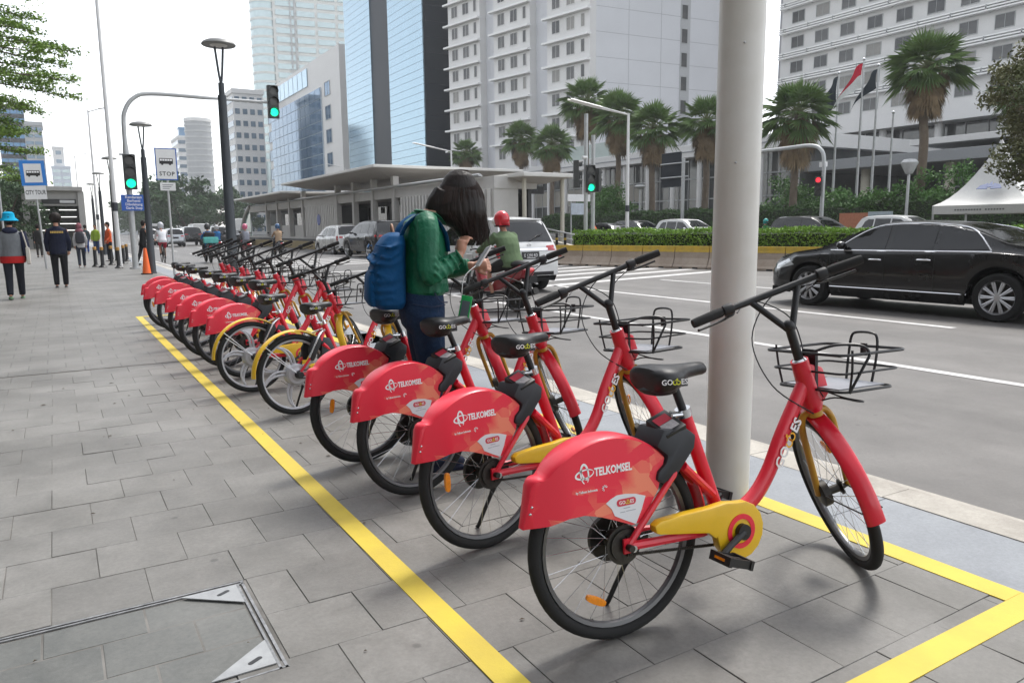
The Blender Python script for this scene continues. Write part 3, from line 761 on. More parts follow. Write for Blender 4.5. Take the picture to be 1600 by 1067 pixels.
    # ---- lock
    if not eb:
        b = MB(); b.prism([(0.116, 0.603), (0.146, 0.654), (0.235, 0.648), (0.270, 0.622), (0.262, 0.580), (0.198, 0.510), (0.142, 0.482), (0.113, 0.498), (0.122, 0.525), (0.150, 0.548), (0.158, 0.568)], -0.068, 0.068, 'xz')
        lk = b.build('smart_lock', mat('slate black plastic', (0.016, 0.018, 0.023), 0.5, var=0.15, scale=12), root, bevel=0.011)
        mx = Matrix.Translation((0.186, -0.022, 0.656)) @ Matrix.Rotation(R(-20), 4, 'Y') @ Matrix.Rotation(R(24), 4, 'X')
        b = MB(); b.box(-0.04, 0.04, -0.05, 0.05, -0.012, 0.012, mx=mx); lb = b.build('lock_display', M['black'], lk, bevel=0.003)
        b = MB(); b.box(-0.028, 0.026, -0.034, -0.002, 0.012, 0.0135, mx=mx); b.build('label', M['screen'], lk, smooth=False)
        b = MB(); b.box(-0.028, 0.026, 0.0, 0.034, 0.012, 0.0135, mx=mx); b.build('label', M['labelred'], lk, smooth=False)
    else:
        b = MB(); b.prism([(0.10, 0.50), (0.16, 0.59), (0.20, 0.585), (0.215, 0.54), (0.13, 0.40), (0.10, 0.41)], -0.075, -0.045, 'xz'); b.prism([(0.10, 0.50), (0.16, 0.59), (0.20, 0.585), (0.215, 0.54), (0.13, 0.40), (0.10, 0.41)], 0.045, 0.075, 'xz'); b.box(0.14, 0.2, -0.05, 0.05, 0.555, 0.585); b.build('smart_lock', M['blackp'], root, bevel=0.008)
        b = MB()
        for s in (-1, 1): b.tube(smooth_pts([(0.26, s * 0.03, 0.625), (0.20, s * 0.07, 0.60), (0.165, s * 0.08, 0.56), (0.09, s * 0.075, 0.43)], 4), 0.009, 8)
        b.tube([(0.262, -0.03, 0.625), (0.262, 0.03, 0.625)], 0.01, 8); b.build('carrier_stay', M['steel'], root)
        b = MB(); b.prism([(0.215, 0.40), (0.235, 0.575), (0.298, 0.56), (0.365, 0.405), (0.35, 0.385)], -0.042, 0.042, 'xz'); b.build('battery', mat('dark slate plastic', (0.03, 0.036, 0.045), 0.45, var=0.15), root, bevel=0.006)
    # ---- drive
    cg = [(0.083, 0.345), (0.078, 0.368), (0.10, 0.381), (0.20, 0.387), (0.29, 0.388), (0.36, 0.394)]
    for k in range(13): a = R(98 - k * 23); cg.append((0.416 + 0.097 * math.cos(a), 0.292 + 0.097 * math.sin(a)))
    cg += [(0.315, 0.283), (0.285, 0.308), (0.20, 0.322), (0.10, 0.338)]
    g = MB().prism(cg, -0.100, -0.066, 'xz').build('chain_guard', M['yellow'], root, bevel=0.006)
    b = MB(); b.lathe([(0.040, -0.1008), (0.040, -0.1025), (0.057, -0.1025), (0.057, -0.1008)], 28, (0.416, 0, 0.292), 'y', closed=True); b.build('ring', M['redp'], g)
    b = MB(); b.cyl((0.416, -0.118, 0.292), (0.416, -0.09, 0.292), 0.026, n=18); pass
    b.tube([(0.416, -0.112, 0.292), (0.36, -0.116, 0.262), (0.318, -0.122, 0.238)], [0.013, 0.0105, 0.0115], 8); pass
    b.build('crank', M['black'], root)
    b = MB(); b.tube([(0.416, 0.06, 0.292), (0.416, 0.1, 0.292), (0.43, 0.1, 0.30), (0.514, 0.105, 0.346)], [0.02, 0.018, 0.013, 0.0115], 8); b.build('crank', M['black'], root)
    for (px, py, pz, s) in ((0.316, -0.165, 0.237, -1), (0.516, 0.15, 0.347, 1)):
        b = MB(); mx = Matrix.Translation((px, py, pz)) @ Matrix.Rotation(R(18), 4, 'Y')
        b.box(-0.05, -0.038, -0.046, 0.046, -0.015, 0.015, mx=mx); b.box(0.038, 0.05, -0.046, 0.046, -0.015, 0.015, mx=mx); b.box(-0.045, 0.045, -0.042, -0.033, -0.013, 0.013, mx=mx); b.box(-0.045, 0.045, 0.033, 0.042, -0.013, 0.013, mx=mx); b.box(-0.036, 0.036, -0.008, 0.008, -0.01, 0.01, mx=mx); b.box(-0.008, 0.008, -0.036, 0.036, -0.009, 0.009, mx=mx)
        pd = b.build('pedal', M['blackp'], root, smooth=False)
        b = MB()
        for q in (-1, 1): b.box(q * 0.0505 - 0.001, q * 0.0505 + 0.001, -0.022, 0.022, -0.004, 0.004, mx=mx)
        b.build('reflector', M['amber'], pd, smooth=False)
    b = MB()
    N = 60
    for k in range(N):
        for (z0, z1) in ((0.292 + 0.052, WR + 0.028), (0.292 - 0.052, WR - 0.028)):
            t0, t1 = k / N, (k + 0.62) / N
            x0, x1 = 0.416 * (1 - t0), 0.416 * (1 - t1); za, zb = z0 + (z1 - z0) * t0, z0 + (z1 - z0) * t1
            b.box(min(x0, x1), max(x0, x1), -0.058, -0.051, min(za, zb) - 0.004, max(za, zb) + 0.004)
    tag(b.build('chain', M['dsteel'], root, smooth=False), kind='stuff')
    b = MB(); b.tube(smooth_pts([(0.115, 0.055, 0.285), (0.105, 0.09, 0.21), (0.085, 0.15, 0.09), (0.078, 0.178, 0.035), (0.072, 0.188, 0.018)], 3), [0.014] * 4 + [0.0085] * 8 + [0.010], 8); b.box(0.085, 0.15, 0.04, 0.066, 0.27, 0.30)
    b.build('kickstand', M['black'], root)
    return root
STEERED = ('front_wheel', 'fork', 'front_mudguard', 'handlebar', 'front_brake')
def pose_bike(o, x, y, yaw, lean, st, spin=0, sc=1.0):
    o.matrix_world = Matrix.Translation((x, y, 0.0)) @ Matrix.Rotation(yaw, 4, 'Z') @ Matrix.Rotation(-lean, 4, 'X')
    if abs(sc - 1) > 1e-4: o.scale = (sc, sc, sc)
    for k in bpy.data.objects:
        if k.parent == o and k.name.split('.')[0] in STEERED:
            k.matrix_basis = steer(st)
        if k.parent == o and k.name.startswith(('rear_wheel', 'front_wheel')):
            c = Vector((0 if k.name.startswith('rear') else FHX, 0, WR)); k.matrix_basis = k.matrix_basis @ Matrix.Translation(c) @ Matrix.Rotation(R(spin), 4, 'Y') @ Matrix.Translation(-c)
proto_r = make_bike('r', '')
proto_e = make_bike('e', '')
BIKES = [  # kind, x, y, yaw, lean, steer, label
    ('r', 1.421, 1.711, -5.4, 4.4, 65, 'nearest red hire bicycle, its whole side and yellow chain guard in full view'),
    ('r', 1.41, 2.52, 7, 4.4, 64, 'second red hire bicycle from the front, beside the thick white pole'),
    ('r', 1.42, 3.24, 8.5, 4.4, 62, 'third red hire bicycle from the front, its handlebar beyond the standing woman'),
    ('r', 1.39, 3.87, 7.3, 4.4, 60, 'fourth red hire bicycle from the front, right behind the woman in jeans'),
    ('e', 1.37, 5.17, 12, 4.4, 52, 'nearer hire bicycle with slim yellow mudguards and grey cast rear wheel'),
    ('e', 1.28, 6.10, 9, 4.4, 48, 'farther hire bicycle with slim yellow mudguards and grey cast rear wheel'),
    ('r', 1.36, 6.75, 14, 4.4, 58, 'red hire bicycle just beyond the two yellow-mudguard ones'),
    ('r', 1.32, 7.4, 15, 4.4, 60, 'second red hire bicycle beyond the two yellow-mudguard ones'),
    ('r', 1.29, 8.08, 15, 4.4, 60, 'third red hire bicycle beyond the two yellow-mudguard ones'),
    ('r', 1.29, 8.9, 17, 4.4, 56, 'fourth red hire bicycle beyond the two yellow-mudguard ones'),
    ('r', 1.3, 9.95, 13, 4.4, 60, 'third red hire bicycle from the far end of the row'),
    ('r', 1.26, 10.75, 9, 4.4, 60, 'second red hire bicycle from the far end of the row'),
    ('r', 1.3, 11.5, 8, 4.4, 60, 'last red hire bicycle at the far end of the row'),
]
#BIKEFIT
used = {}
for kind, x, y, yw, ln, st_, lab in BIKES:
    p = proto_r if kind == 'r' else proto_e
    o = p if kind not in used else copy_tree(p)
    used[kind] = 1
    o['label'] = lab
    pose_bike(o, x, y, R(yw), R(ln), st_, {1.711: 0, 2.52: 62, 3.24: 200, 3.87: 72}.get(y, random.uniform(0, 360)), 0.91 if kind == 'e' else 1.0)
# ================================================================ street furniture
# thick white pole beside the nearest bicycles
M['polew'] = mat('grimy white pole paint', (0.70, 0.69, 0.66), 0.42, c2=(0.58, 0.555, 0.50), scale=1.6, bump=0.02, bscale=60)
t = thing('street_light_pole', 'thick off-white pole standing between the nearest bicycles and the kerb', 'pole', (2.66, 2.42, 0))
b = MB(); b.tube([(0, 0, -0.02), (0, 0, 3), (0, 0, 6), (0, 0, 9.2)], [0.102, 0.098, 0.092, 0.085], 40); b.build('shaft', M['polew'], t)
b = MB(); b.tube(smooth_pts([(0, 0, 9.2), (0.05, 0, 9.6), (0.5, 0, 9.95), (1.8, 0, 10.1)], 5), 0.045, 12); b.build('arm', M['polew'], t)
b = MB(); b.ball((2.1, 0, 10.1), (0.38, 0.14, 0.07), 14, 8); b.build('lamp_head', M['galv'], t)
b = MB()
for z, a in ((2.05, 4.0), (2.4, 4.4), (1.55, 3.8)): b.ball((0.098 * math.cos(a), 0.098 * math.sin(a), z), 0.006, 8, 6)
b.build('rivets', M['galv'], t)

def dome_lamp(x, y, label, h=4.72, grp='dark dome-topped lamp posts along the pavement'):
    t = thing('street_lamp', label, 'street lamp', (x, y, 0), 0, grp)
    b = MB(); b.tube([(0, 0, 0), (0, 0, 0.06), (0, 0, h - 0.95)], [0.13, 0.105, 0.078], 20); b.tube([(0, 0, h - 0.95), (0, 0, h - 0.72)], 0.055, 16); b.build('post', M['gpole'], t)
    b = MB()
    for s in (-1, 1): b.tube(smooth_pts([(0, 0, h - 0.75), (s * 0.03, 0, h - 0.55), (s * 0.075, 0, h - 0.06)], 4), 0.022, 8)
    b.build('yoke', M['gpole'], t)
    b = MB(); b.lathe([(0, h + 0.085), (0.12, h + 0.078), (0.22, h + 0.055), (0.29, h + 0.02), (0.315, h - 0.02), (0.30, h - 0.035), (0.27, h - 0.03), (0, h - 0.028)], 28); b.build('dome', mat('lamp dome grey', (0.17, 0.175, 0.17), 0.5, var=0.15, scale=4), t)
    b = MB(); b.lathe([(0, h - 0.05), (0.09, h - 0.048), (0.16, h - 0.032), (0.16, h - 0.02)], 20); b.build('diffuser', mat('lamp glass', (0.6, 0.6, 0.58), 0.3), t)
dome_lamp(3.02, 15.7, 'tall dark lamp post with dome head rising behind the bicycle row', 4.80)
dome_lamp(2.52, 25.4, 'dark dome-headed lamp post beside the orange cone', 4.42)
for px, py, lab in ((170, 246, 'dark dome-headed lamp post just past the traffic signal'), (153, 270, 'dark dome-headed lamp post, second past the signal'), (142, 287, 'farthest small dark dome-headed lamp post')):
    p = P3(px, py, Z=4.5); dome_lamp(p.x, p.y, lab, 4.45)

def tall_pole(x, y, h, label, arm=None, r=0.075, z0=0.0, m='wpaint'):
    t = thing('street_light', label, 'street light', (x, y, z0))
    b = MB(); b.tube([(0, 0, 0), (0, 0, h)], [r, r * 0.55], 14); b.build('pole', M[m], t)
    b = MB(); b.tube([(0, 0, 2.0), (0, 0, 2.3)], [r * 1.12, r * 1.1], 14); b.build('band', M['gpole'], t)
    if arm:
        for k, (dx, dy, dz, L) in enumerate(arm):
            b = MB(); b.tube([(0, 0, h - 0.1 - 0.12 * k), (dx * L, dy * L, h + dz)], [r * 0.5, r * 0.35], 8); a = b.build('arm', M[m], t)
            b = MB(); b.tube([(dx * L * 0.8, dy * L * 0.8, h + dz * 0.8), (dx * L * 1.35, dy * L * 1.35, h + dz * 1.35)], 0.09, 8, flat=(1.4, 0.5)); b.build('lamp_head', M[m], t)
    return t
tall_pole(1.98, 30.5, 10.6, 'tall thin white lamp pole left of the traffic signal', [(1, 0, 0.1, 1.0)], 0.085)
p = P3(131, 172, Y=52); tall_pole(p.x + 0.2, 52, p.z, 'thin white street light with short arm in front of the canopy entrance', [(1, 0, 0.15, 0.7)], 0.08)
p = P3(113, 243, Y=90); tall_pole(p.x + 0.2, 90, p.z, 'far thin white street light beside a pale tower', [(1, 0, 0.2, 0.9)], 0.08)

# ---- traffic signals
M['sigbody'] = mat('signal housing', (0.035, 0.037, 0.036), 0.55, var=0.2)
M['sigoff'] = mat('unlit signal lens', (0.075, 0.075, 0.07), 0.3, var=0.3, scale=30)
M['siggreen'] = mat('lit green signal', (0.0, 0.2, 0.08), 0.4, emit=(0.0, 0.85, 0.36, 0.85))
M['sigred'] = mat('lit red signal', (0.6, 0.02, 0.02), 0.4, emit=(1.0, 0.03, 0.05, 0.7))
def signal_head(parent, x, y, z, lit, rz=0.0, sc=1.0):
    """three lamps, facing -Y before rz; z is the middle"""
    mx = Matrix.Translation((x, y, z)) @ Matrix.Rotation(rz, 4, 'Z') @ Matrix.Scale(sc, 4)
    b = MB(); b.box(-0.19, 0.19, -0.1, 0.12, -0.58, 0.58, mx=mx); h = b.build('signal_head', M['sigbody'], parent, bevel=0.02, smooth=False)
    for k, zz in enumerate((0.38, 0.0, -0.38)):
        b = MB(); n = 20
        vs = [mx @ Vector((0, -0.115, zz))] + [mx @ Vector((0.145 * math.cos(2 * math.pi * i / n), -0.104, zz + 0.145 * math.sin(2 * math.pi * i / n))) for i in range(n)]
        b.add(vs, [(0, 1 + (i + 1) % n, 1 + i) for i in range(n)])
        on = (lit == 'g' and k == 2) or (lit == 'r' and k == 0)
        b.build('lens', M['siggreen'] if on and lit == 'g' else M['sigred'] if on else M['sigoff'], h)
        b = MB(); rings = []
        for i in range(13):
            a = math.pi * (-0.08 + 1.16 * i / 12)
            rings.append([mx @ Vector((rr * math.cos(a), yy, zz + rr * math.sin(a))) for rr, yy in ((0.158, -0.10), (0.158, -0.30 + 0.05 * abs(math.cos(a))), (0.166, -0.30 + 0.05 * abs(math.cos(a))), (0.166, -0.10))])
        b.loft(rings, cap=False); b.build('visor', M['sigbody'], h)
SX, SY = 2.36, 29.0
t = thing('traffic_signal', 'grey traffic signal mast with arm over the road and two green lights', 'traffic signal', (SX, SY, 0))
top = P3(320, 153, Y=SY).z
b = MB(); b.tube(smooth_pts([(0, 0, 0), (0, 0, top * 0.5), (0, 0, top - 1.15), (0.08, 0, top - 0.6), (0.38, 0, top - 0.18), (0.95, 0, top), (3.0, 0, top), (P3(425, 150, Y=SY).x - SX, 0, top)], 6), [0.095] * 10 + [0.07] * 26 + [0.05] * 7, 14); b.build('mast', M['galv'], t)
b = MB(); b.tube([(0, 0, 0), (0, 0, 0.05)], 0.19, 12); b.build('base', M['galv'], t)
signal_head(t, P3(426, 160, Y=SY).x - SX, -0.05, P3(426, 160, Y=SY).z, 'g')
signal_head(t, 0.05, -0.22, P3(211, 270, Y=SY).z, 'g')
b = MB(); z = P3(203, 242, Y=SY).z; b.box(-0.22, 0.22, -0.05, 0.05, z - 0.03, z + 0.03); b.build('bracket', M['galv'], t)
# blue stop-line sign on the same mast
c = P3(209, 317, Y=SY - 0.16); q = thing('stop_line_sign', 'small blue sign with four lines of white lettering on the signal mast', 'sign', (c.x, c.y, c.z))
b = MB(); b.box(-0.38, 0.38, -0.012, 0.012, -0.265, 0.265); b.build('plate', mat('sign blue', (0.018, 0.105, 0.46), 0.45, var=0.05), q, smooth=False)
for k, tx in enumerate(('Kendaraan', 'Berhenti', 'Dibelakang', 'Garis Stop')):
    me = text_mesh(tx, 0.125, 0.002, 0.95, align='CENTER', bold=0.002); me.transform(Matrix.Translation((0, -0.0155, 0.145 - 0.12 * k)) @ rot90()); link('lettering', me, q)

def bus_icon(q, x, z, s, mm, y=-0.016):
    b = MB(); b.prism([(x - s, z - 0.42 * s), (x + s, z - 0.42 * s), (x + s * 1.02, z + 0.1 * s), (x + s * 0.97, z + 0.45 * s), (x - s * 0.97, z + 0.45 * s), (x - s, z + 0.1 * s)], y, y + 0.003, 'xz')
    o = b.build('bus_symbol', mm, q, smooth=False)
    b = MB()
    for k in range(5): b.box(x - s * 0.9 + k * s * 0.37, x - s * 0.9 + k * s * 0.37 + s * 0.3, y - 0.002, y - 0.0005, z + 0.05 * s, z + 0.34 * s)
    b.build('bus_symbol_windows', M['white'], o, smooth=False)
    b = MB()
    for k in (-0.6, 0.55): b.cyl((x + k * s, y - 0.003, z - 0.45 * s), (x + k * s, y + 0.003, z - 0.45 * s), 0.17 * s, n=14)
    b.build('bus_symbol_wheels', mm, o, smooth=False)
# bus stop sign
c = P3(273, 431, Z=0); ct = P3(262, 257, Y=c.y)
q = thing('bus_stop_sign', 'white bus STOP sign with blue edge on a thin grey post', 'sign', (c.x, c.y, 0))
b = MB(); b.tube([(0, 0, 0), (0, 0, ct.z + 0.3)], 0.03, 10); b.build('post', M['galv'], q)
def framed(q, zc, hw, hh, frame, face, fw=0.035, x=0.0):
    b = MB(); b.box(x - hw, x + hw, -0.045, -0.03, zc - hh, zc + hh); p = b.build('sign_board', frame, q, smooth=False)
    b = MB(); b.box(x - hw + fw, x + hw - fw, -0.050, -0.0455, zc - hh + fw, zc + hh - fw); b.build('sign_face', face, p, smooth=False); return p
M['signblue'] = mat('sign frame blue', (0.02, 0.10, 0.42), 0.45); M['navy'] = mat('navy print', (0.03, 0.06, 0.22), 0.5)
sw = 15.5 / 1170 * (ct.y * 0.846 + ct.x * 0.51); sh = 24 / 1170 * (ct.y * 0.846 + ct.x * 0.51)
pl = framed(q, ct.z, sw, sh, M['signblue'], M['wpaint'], 0.03)
bus_icon(q, 0, ct.z + 0.08, sw * 0.62, M['black'], -0.054)
me = text_mesh('STOP', 0.16, 0.002, 0.95, align='CENTER', mats=M['black'], bold=0.002, space=1.15); me.transform(Matrix.Translation((0, -0.053, ct.z - sh + 0.12)) @ rot90()); link('lettering', me, q)
z2 = P3(264, 292, Y=c.y).z
b = MB(); b.box(-0.2, 0.2, -0.045, -0.032, z2 - 0.11, z2 + 0.11); b.build('small_plate', M['wpaint'], q, smooth=False)
for k in range(3):
    b = MB(); b.box(-0.14, 0.14 - 0.05 * k, -0.048, -0.0455, z2 + 0.04 - 0.05 * k, z2 + 0.055 - 0.05 * k); b.build('printed_line', M['gpole'], q, smooth=False)
# city tour sign
c = P3(73, 420, Z=0); k = (c.y * 0.846 + c.x * 0.51) / 1170
q = thing('city_tour_sign', 'blue-framed bus sign above a white CITY TOUR plate on a leaning post', 'sign', (c.x, c.y, 0)); q.rotation_euler = (0, R(-2.0), 0)
zt, zp = P3(59, 271, Y=c.y).z, P3(62, 301, Y=c.y).z
b = MB(); b.tube([(0, 0, 0), (0, 0, zt + 0.3)], 0.035, 10); b.build('post', M['galv'], q)
framed(q, zt, 16.5 * k, 19 * k, mat('bright sign blue', (0.01, 0.20, 0.62), 0.45), M['wpaint'], 0.11)
bus_icon(q, 0, zt, 9.0 * k, M['black'], -0.054)
b = MB(); b.box(-14.5 * k, 14.5 * k, -0.045, -0.032, zp - 10.5 * k, zp + 10.5 * k); b.build('name_plate', M['wpaint'], q, smooth=False)
me = text_mesh('CITY TOUR', 9.2 * k, 0.002, 0.56, align='CENTER', mats=M['black'], bold=0.003); me.transform(Matrix.Translation((0, -0.048, zp - 3 * k)) @ rot90()); link('lettering', me, q)
# partly seen board at the picture's left edge
c = P3(3, 420, Y=30); q = thing('notice_board', 'white sign board cut off by the left picture edge', 'sign', (c.x, 30, 0))
z = P3(3, 290, Y=30).z; b = MB(); b.tube([(0.16, 0, 0), (0.16, 0, z + 0.5)], 0.035, 10); b.build('post', M['galv'], q)
b = MB(); b.box(-0.5, 0.1, -0.03, 0.0, z - 0.6, z + 0.62); b.build('board', M['wpaint'], q, smooth=False)
b = MB(); b.box(-0.35, 0.0, -0.034, -0.031, z - 0.1, z - 0.03); b.box(-0.35, -0.05, -0.034, -0.031, z + 0.1, z + 0.22); b.build('printed_line', M['gpole'], q, smooth=False)
# cone
t = thing('traffic_cone', 'orange traffic cone at the foot of a dark lamp post', 'cone', (2.32, 25.0, 0))
b = MB(); b.lathe([(0, 0.78), (0.035, 0.78), (0.045, 0.76), (0.12, 0.04), (0.125, 0.03)], 24); b.build('body', mat('orange cone plastic', (0.82, 0.13, 0.015), 0.5, var=0.08), t)
b = MB(); b.box(-0.15, 0.15, -0.15, 0.15, 0, 0.035); b.build('base', M['rubber'], t, bevel=0.01)
# bollards
def bollard(px, py, lab):
    p = P3(px, py, Z=0); t = thing('bollard', lab, 'bollard', (p.x, p.y, 0), 0, 'black bollards with gold tops on the pavement')
    b = MB(); b.lathe([(0, 0.0), (0.14, 0.0), (0.14, 0.02), (0.10, 0.05), (0.062, 0.10), (0.058, 0.62), (0.0, 0.62)], 18); b.build('post', M['black'], t)
    b = MB(); b.lathe([(0.0, 0.74), (0.05, 0.735), (0.062, 0.72), (0.062, 0.622), (0, 0.622)], 18); b.build('cap', mat('gold band', (0.42, 0.22, 0.05), 0.4, 0.3), t)
for px, py, lab in ((150, 417, 'leftmost gold-topped black bollard'), (161, 418, 'second gold-topped black bollard from the left'), (175, 414, 'gold-topped black bollard just left of the white lamp pole'), (194, 412, 'gold-topped black bollard right of the white lamp pole'), (199, 408, 'farther gold-topped black bollard behind the signal mast'), (186, 419, 'gold-topped black bollard in front of the white lamp pole')):
    bollard(px, py, lab)

# ---- canopy entrance at the end of the pavement
a, c = P3(44, 389, Z=0), P3(141, 389, Z=0); zt = P3(100, 292, Y=a.y).z; y0 = a.y
t = thing('canopy_entrance', 'grey metal canopy over a stairway entrance with rows of white light strips', 'entrance', ((a.x + c.x) / 2, y0, 0))
W = (c.x - a.x) / 2
M['canopy'] = mat('canopy grey', (0.40, 0.39, 0.37), 0.5, var=0.08, scale=2); M['dpanel'] = mat('dim panel', (0.11, 0.115, 0.11), 0.5, var=0.1)
b = MB(); b.box(-W, W, -0.6, 7, zt - 0.35, zt); b.build('roof', M['canopy'], t, smooth=False, bevel=0.05)
b = MB(); b.box(-W + 0.25, W - 0.1, 0.0, 0.3, zt - 1.5, zt - 0.36); b.build('fascia', M['canopy'], t, smooth=False)
for s in (-1, 1):
    b = MB(); b.box(s * W * 0.93 - 0.22, s * W * 0.93 + 0.22, -0.3, 0.3, 0, zt - 0.36); b.build('column', M['canopy'], t, smooth=False)
b = MB(); b.box(-W, W, 6.9, 7.2, 0, zt - 0.4); b.box(-W, -W + 0.2, 0.4, 6.9, 0, zt - 0.4); b.box(W - 0.2, W, 0.4, 6.9, 0, zt - 0.4); b.build('wall', M['dpanel'], t, smooth=False)
b = MB(); b.box(-W * 0.4, W * 0.75, -0.12, -0.02, zt - 1.35, zt - 0.98); sg = b.build('hanging_sign', M['black'], t, smooth=False)
b = MB(); b.box(W * 0.2, W * 0.7, -0.135, -0.125, zt - 1.28, zt - 1.06); b.build('sign_text_bar', mat('pale sign bar', (0.6, 0.6, 0.6), 0.4), sg, smooth=False)  # plain pale grey bar in place of sign text, no emission
for k in range(4):
    for s in (-1, 1):
        b = MB(); z = zt - 1.75 - 0.55 * k; y = 2.0 + 1.3 * k; b.box(s * 0.95 - 0.62, s * 0.95 + 0.62, y, y + 0.12, z - 0.05, z); b.build('light_strip', mat('white light strip', (0.8, 0.8, 0.78), 0.5, emit=(1, 1, 0.97, 0.9)), t, smooth=False)
b = MB(); b.box(-W * 0.2, -W * 0.02, -0.16, -0.03, 0, 1.6); b.box(-W * 0.9, -W * 0.3, 0.6, 0.8, 0, 1.0); b.build('barrier_panel', M['dpanel'], t, smooth=False)
# ================================================================ people
def limb(b, pts, rad, n=12, m=0): b.tube(smooth_pts(pts, 3), _interp(rad, (len(pts) - 1) * 3 + 1), n, m)
def _interp(r, k):
    out = []
    for i in range(k):
        t = i / (k - 1) * (len(r) - 1); j = min(int(t), len(r) - 2); out.append(r[j] + (r[j + 1] - r[j]) * (t - j))
    return out
def hand(b, wrist, fwd, out, sc=1.0, curl=0.6, side=1):
    """palm, four unequal bent fingers and a thumb from the side of the palm"""
    f = Vector(fwd).normalized(); o = Vector(out); o = (o - f * o.dot(f)).normalized(); nrm = f.cross(o) * side; w = Vector(wrist)
    b.tube([w, w + f * 0.03 * sc, w + f * 0.075 * sc], [0.022 * sc, 0.032 * sc, 0.034 * sc], 10, flat=(1.0, 0.62) if abs(o.z) > 2 else (0.85, 0.85))
    for k, L in enumerate((0.068, 0.078, 0.072, 0.056)):
        base = w + f * 0.072 * sc + o * ((k - 1.5) * 0.019 * sc); d1 = (f * math.cos(curl) + nrm * math.sin(curl)); d2 = (f * math.cos(curl * 2.1) + nrm * math.sin(curl * 2.1))
        b.tube([base - f * 0.015 * sc, base + d1 * L * 0.5 * sc, base + d1 * L * 0.5 * sc + d2 * L * 0.5 * sc], [0.0092 * sc, 0.0086 * sc, 0.007 * sc], 8)
    tb = w + f * 0.025 * sc - o * 0.03 * sc; td = (f * 0.75 - o * 0.45 + nrm * 0.5).normalized()
    b.tube([tb, tb + td * 0.03 * sc, tb + (td + f * 0.4 + nrm * 0.2).normalized() * 0.06 * sc], [0.0125 * sc, 0.0105 * sc, 0.008 * sc], 8)
def cloth(name, c, rough=0.85, var=0.12, scale=9, bump=0.35, bscale=14): return mat(name, c, rough, var=var, scale=scale, bump=bump, bscale=bscale, spec=0.2)
def sphere_rot(pitch=0, yaw=0): return Matrix.Rotation(yaw, 3, 'Z') @ Matrix.Rotation(pitch, 3, 'Y')

# ---- the woman reading her phone between the bicycles
wo = thing('person', 'woman in green blouse and jeans with blue backpack looking down at a phone', 'person', (1.655, 3.62, 0), R(-14))
b = MB()
hm = sphere_rot(R(42))
HC = Vector((0.20, 0, 1.425))
b.ball(HC, (0.088, 0.073, 0.112), 18, 12, mx=hm)
b.ball(HC + hm @ Vector((0.035, 0, -0.06)), (0.052, 0.05, 0.055), 12, 8, mx=hm)          # jaw
b.ball(HC + hm @ Vector((0.094, 0, -0.018)), (0.02, 0.013, 0.024), 8, 6, mx=hm)          # nose
for s in (-1, 1): b.ball(HC + hm @ Vector((0.0, s * 0.074, -0.01)), (0.018, 0.01, 0.03), 8, 6, mx=hm)
limb(b, [(-0.01, 0, 1.28), (0.05, 0, 1.345), (0.14, 0, 1.39)], [0.062, 0.052, 0.05])
b.tube([(0, 0, 0.80), (0, 0, 1.0), (0.0, 0, 1.28)], [0.10, 0.09, 0.10], 14)
RSH, REL, RWR = Vector((-0.01, -0.155, 1.315)), Vector((-0.01, -0.215, 1.045)), Vector((0.168, -0.13, 1.145))
LSH, LEL, LWR = Vector((0.0, 0.155, 1.315)), Vector((0.08, 0.20, 1.06)), Vector((0.285, 0.075, 1.075))
for a, e, w in ((RSH, REL, RWR), (LSH, LEL, LWR)): limb(b, [a, e], [0.04, 0.035]); limb(b, [e, w], [0.035, 0.024])
hand(b, RWR, (0.10, 0.10, 0.55), (0.6, -0.8, 0), 1.0, 0.75, 1)
hand(b, LWR, (1.0, -0.10, 0.10), (0.0, 0.35, 0.9), 1.0, 0.8, -1)
for s in (-1, 1):
    limb(b, [(0.0, s * 0.085, 0.86), (0.01, s * 0.09, 0.48), (-0.01, s * 0.095, 0.09)], [0.075, 0.05, 0.035])
remeshed(b, 'body', M['skin'], 0.0055, 4, wo)
# face detail on the down-turned face
for s in (-1, 1):
    e = MB(); e.ball(HC + hm @ Vector((0.080, s * 0.031, 0.012)), (0.008, 0.014, 0.007), 10, 6, mx=hm); e.build('eye', M['black'], wo)
e = MB(); e.ball(HC + hm @ Vector((0.082, 0, -0.055)), (0.009, 0.022, 0.007), 10, 6, mx=hm); e.build('mouth', mat('lips', (0.36, 0.10, 0.09), 0.4), wo)
# blouse
b = MB()
def ring_stack(b, st, n=22, p=2.3):
    rings = []
    for x, y, z, hx, hy in st:
        rings.append([Vector((x + hx * math.copysign(abs(math.cos(a)) ** (2 / p), math.cos(a)), y + hy * math.copysign(abs(math.sin(a)) ** (2 / p), math.sin(a)), z)) for a in [2 * math.pi * k / n for k in range(n)]])
    b.loft(rings)
ring_stack(b, [(-0.005, 0, 0.935, 0.102, 0.143), (-0.005, 0, 0.955, 0.116, 0.157), (0.0, 0, 1.0, 0.120, 0.160), (0.0, 0, 1.06, 0.110, 0.150), (0.01, 0, 1.16, 0.115, 0.157), (0.0, 0, 1.25, 0.106, 0.160), (-0.01, 0, 1.315, 0.086, 0.152), (0.01, 0, 1.345, 0.062, 0.10), (0.03, 0, 1.362, 0.05, 0.06)])
limb(b, [RSH + Vector((0, 0.03, 0.0)), RSH + Vector((0.0, -0.03, -0.06)), REL + Vector((-0.012, 0, 0.03)), REL + Vector((0.02, 0.01, -0.012))], [0.064, 0.058, 0.053, 0.048])
limb(b, [REL, (REL + RWR) / 2 + Vector((0, 0, -0.008)), RWR - Vector((0.022, 0, 0.014))], [0.050, 0.047, 0.036])
limb(b, [LSH + Vector((0, -0.03, 0.0)), LSH + Vector((0.01, 0.03, -0.06)), LEL], [0.072, 0.064, 0.056])
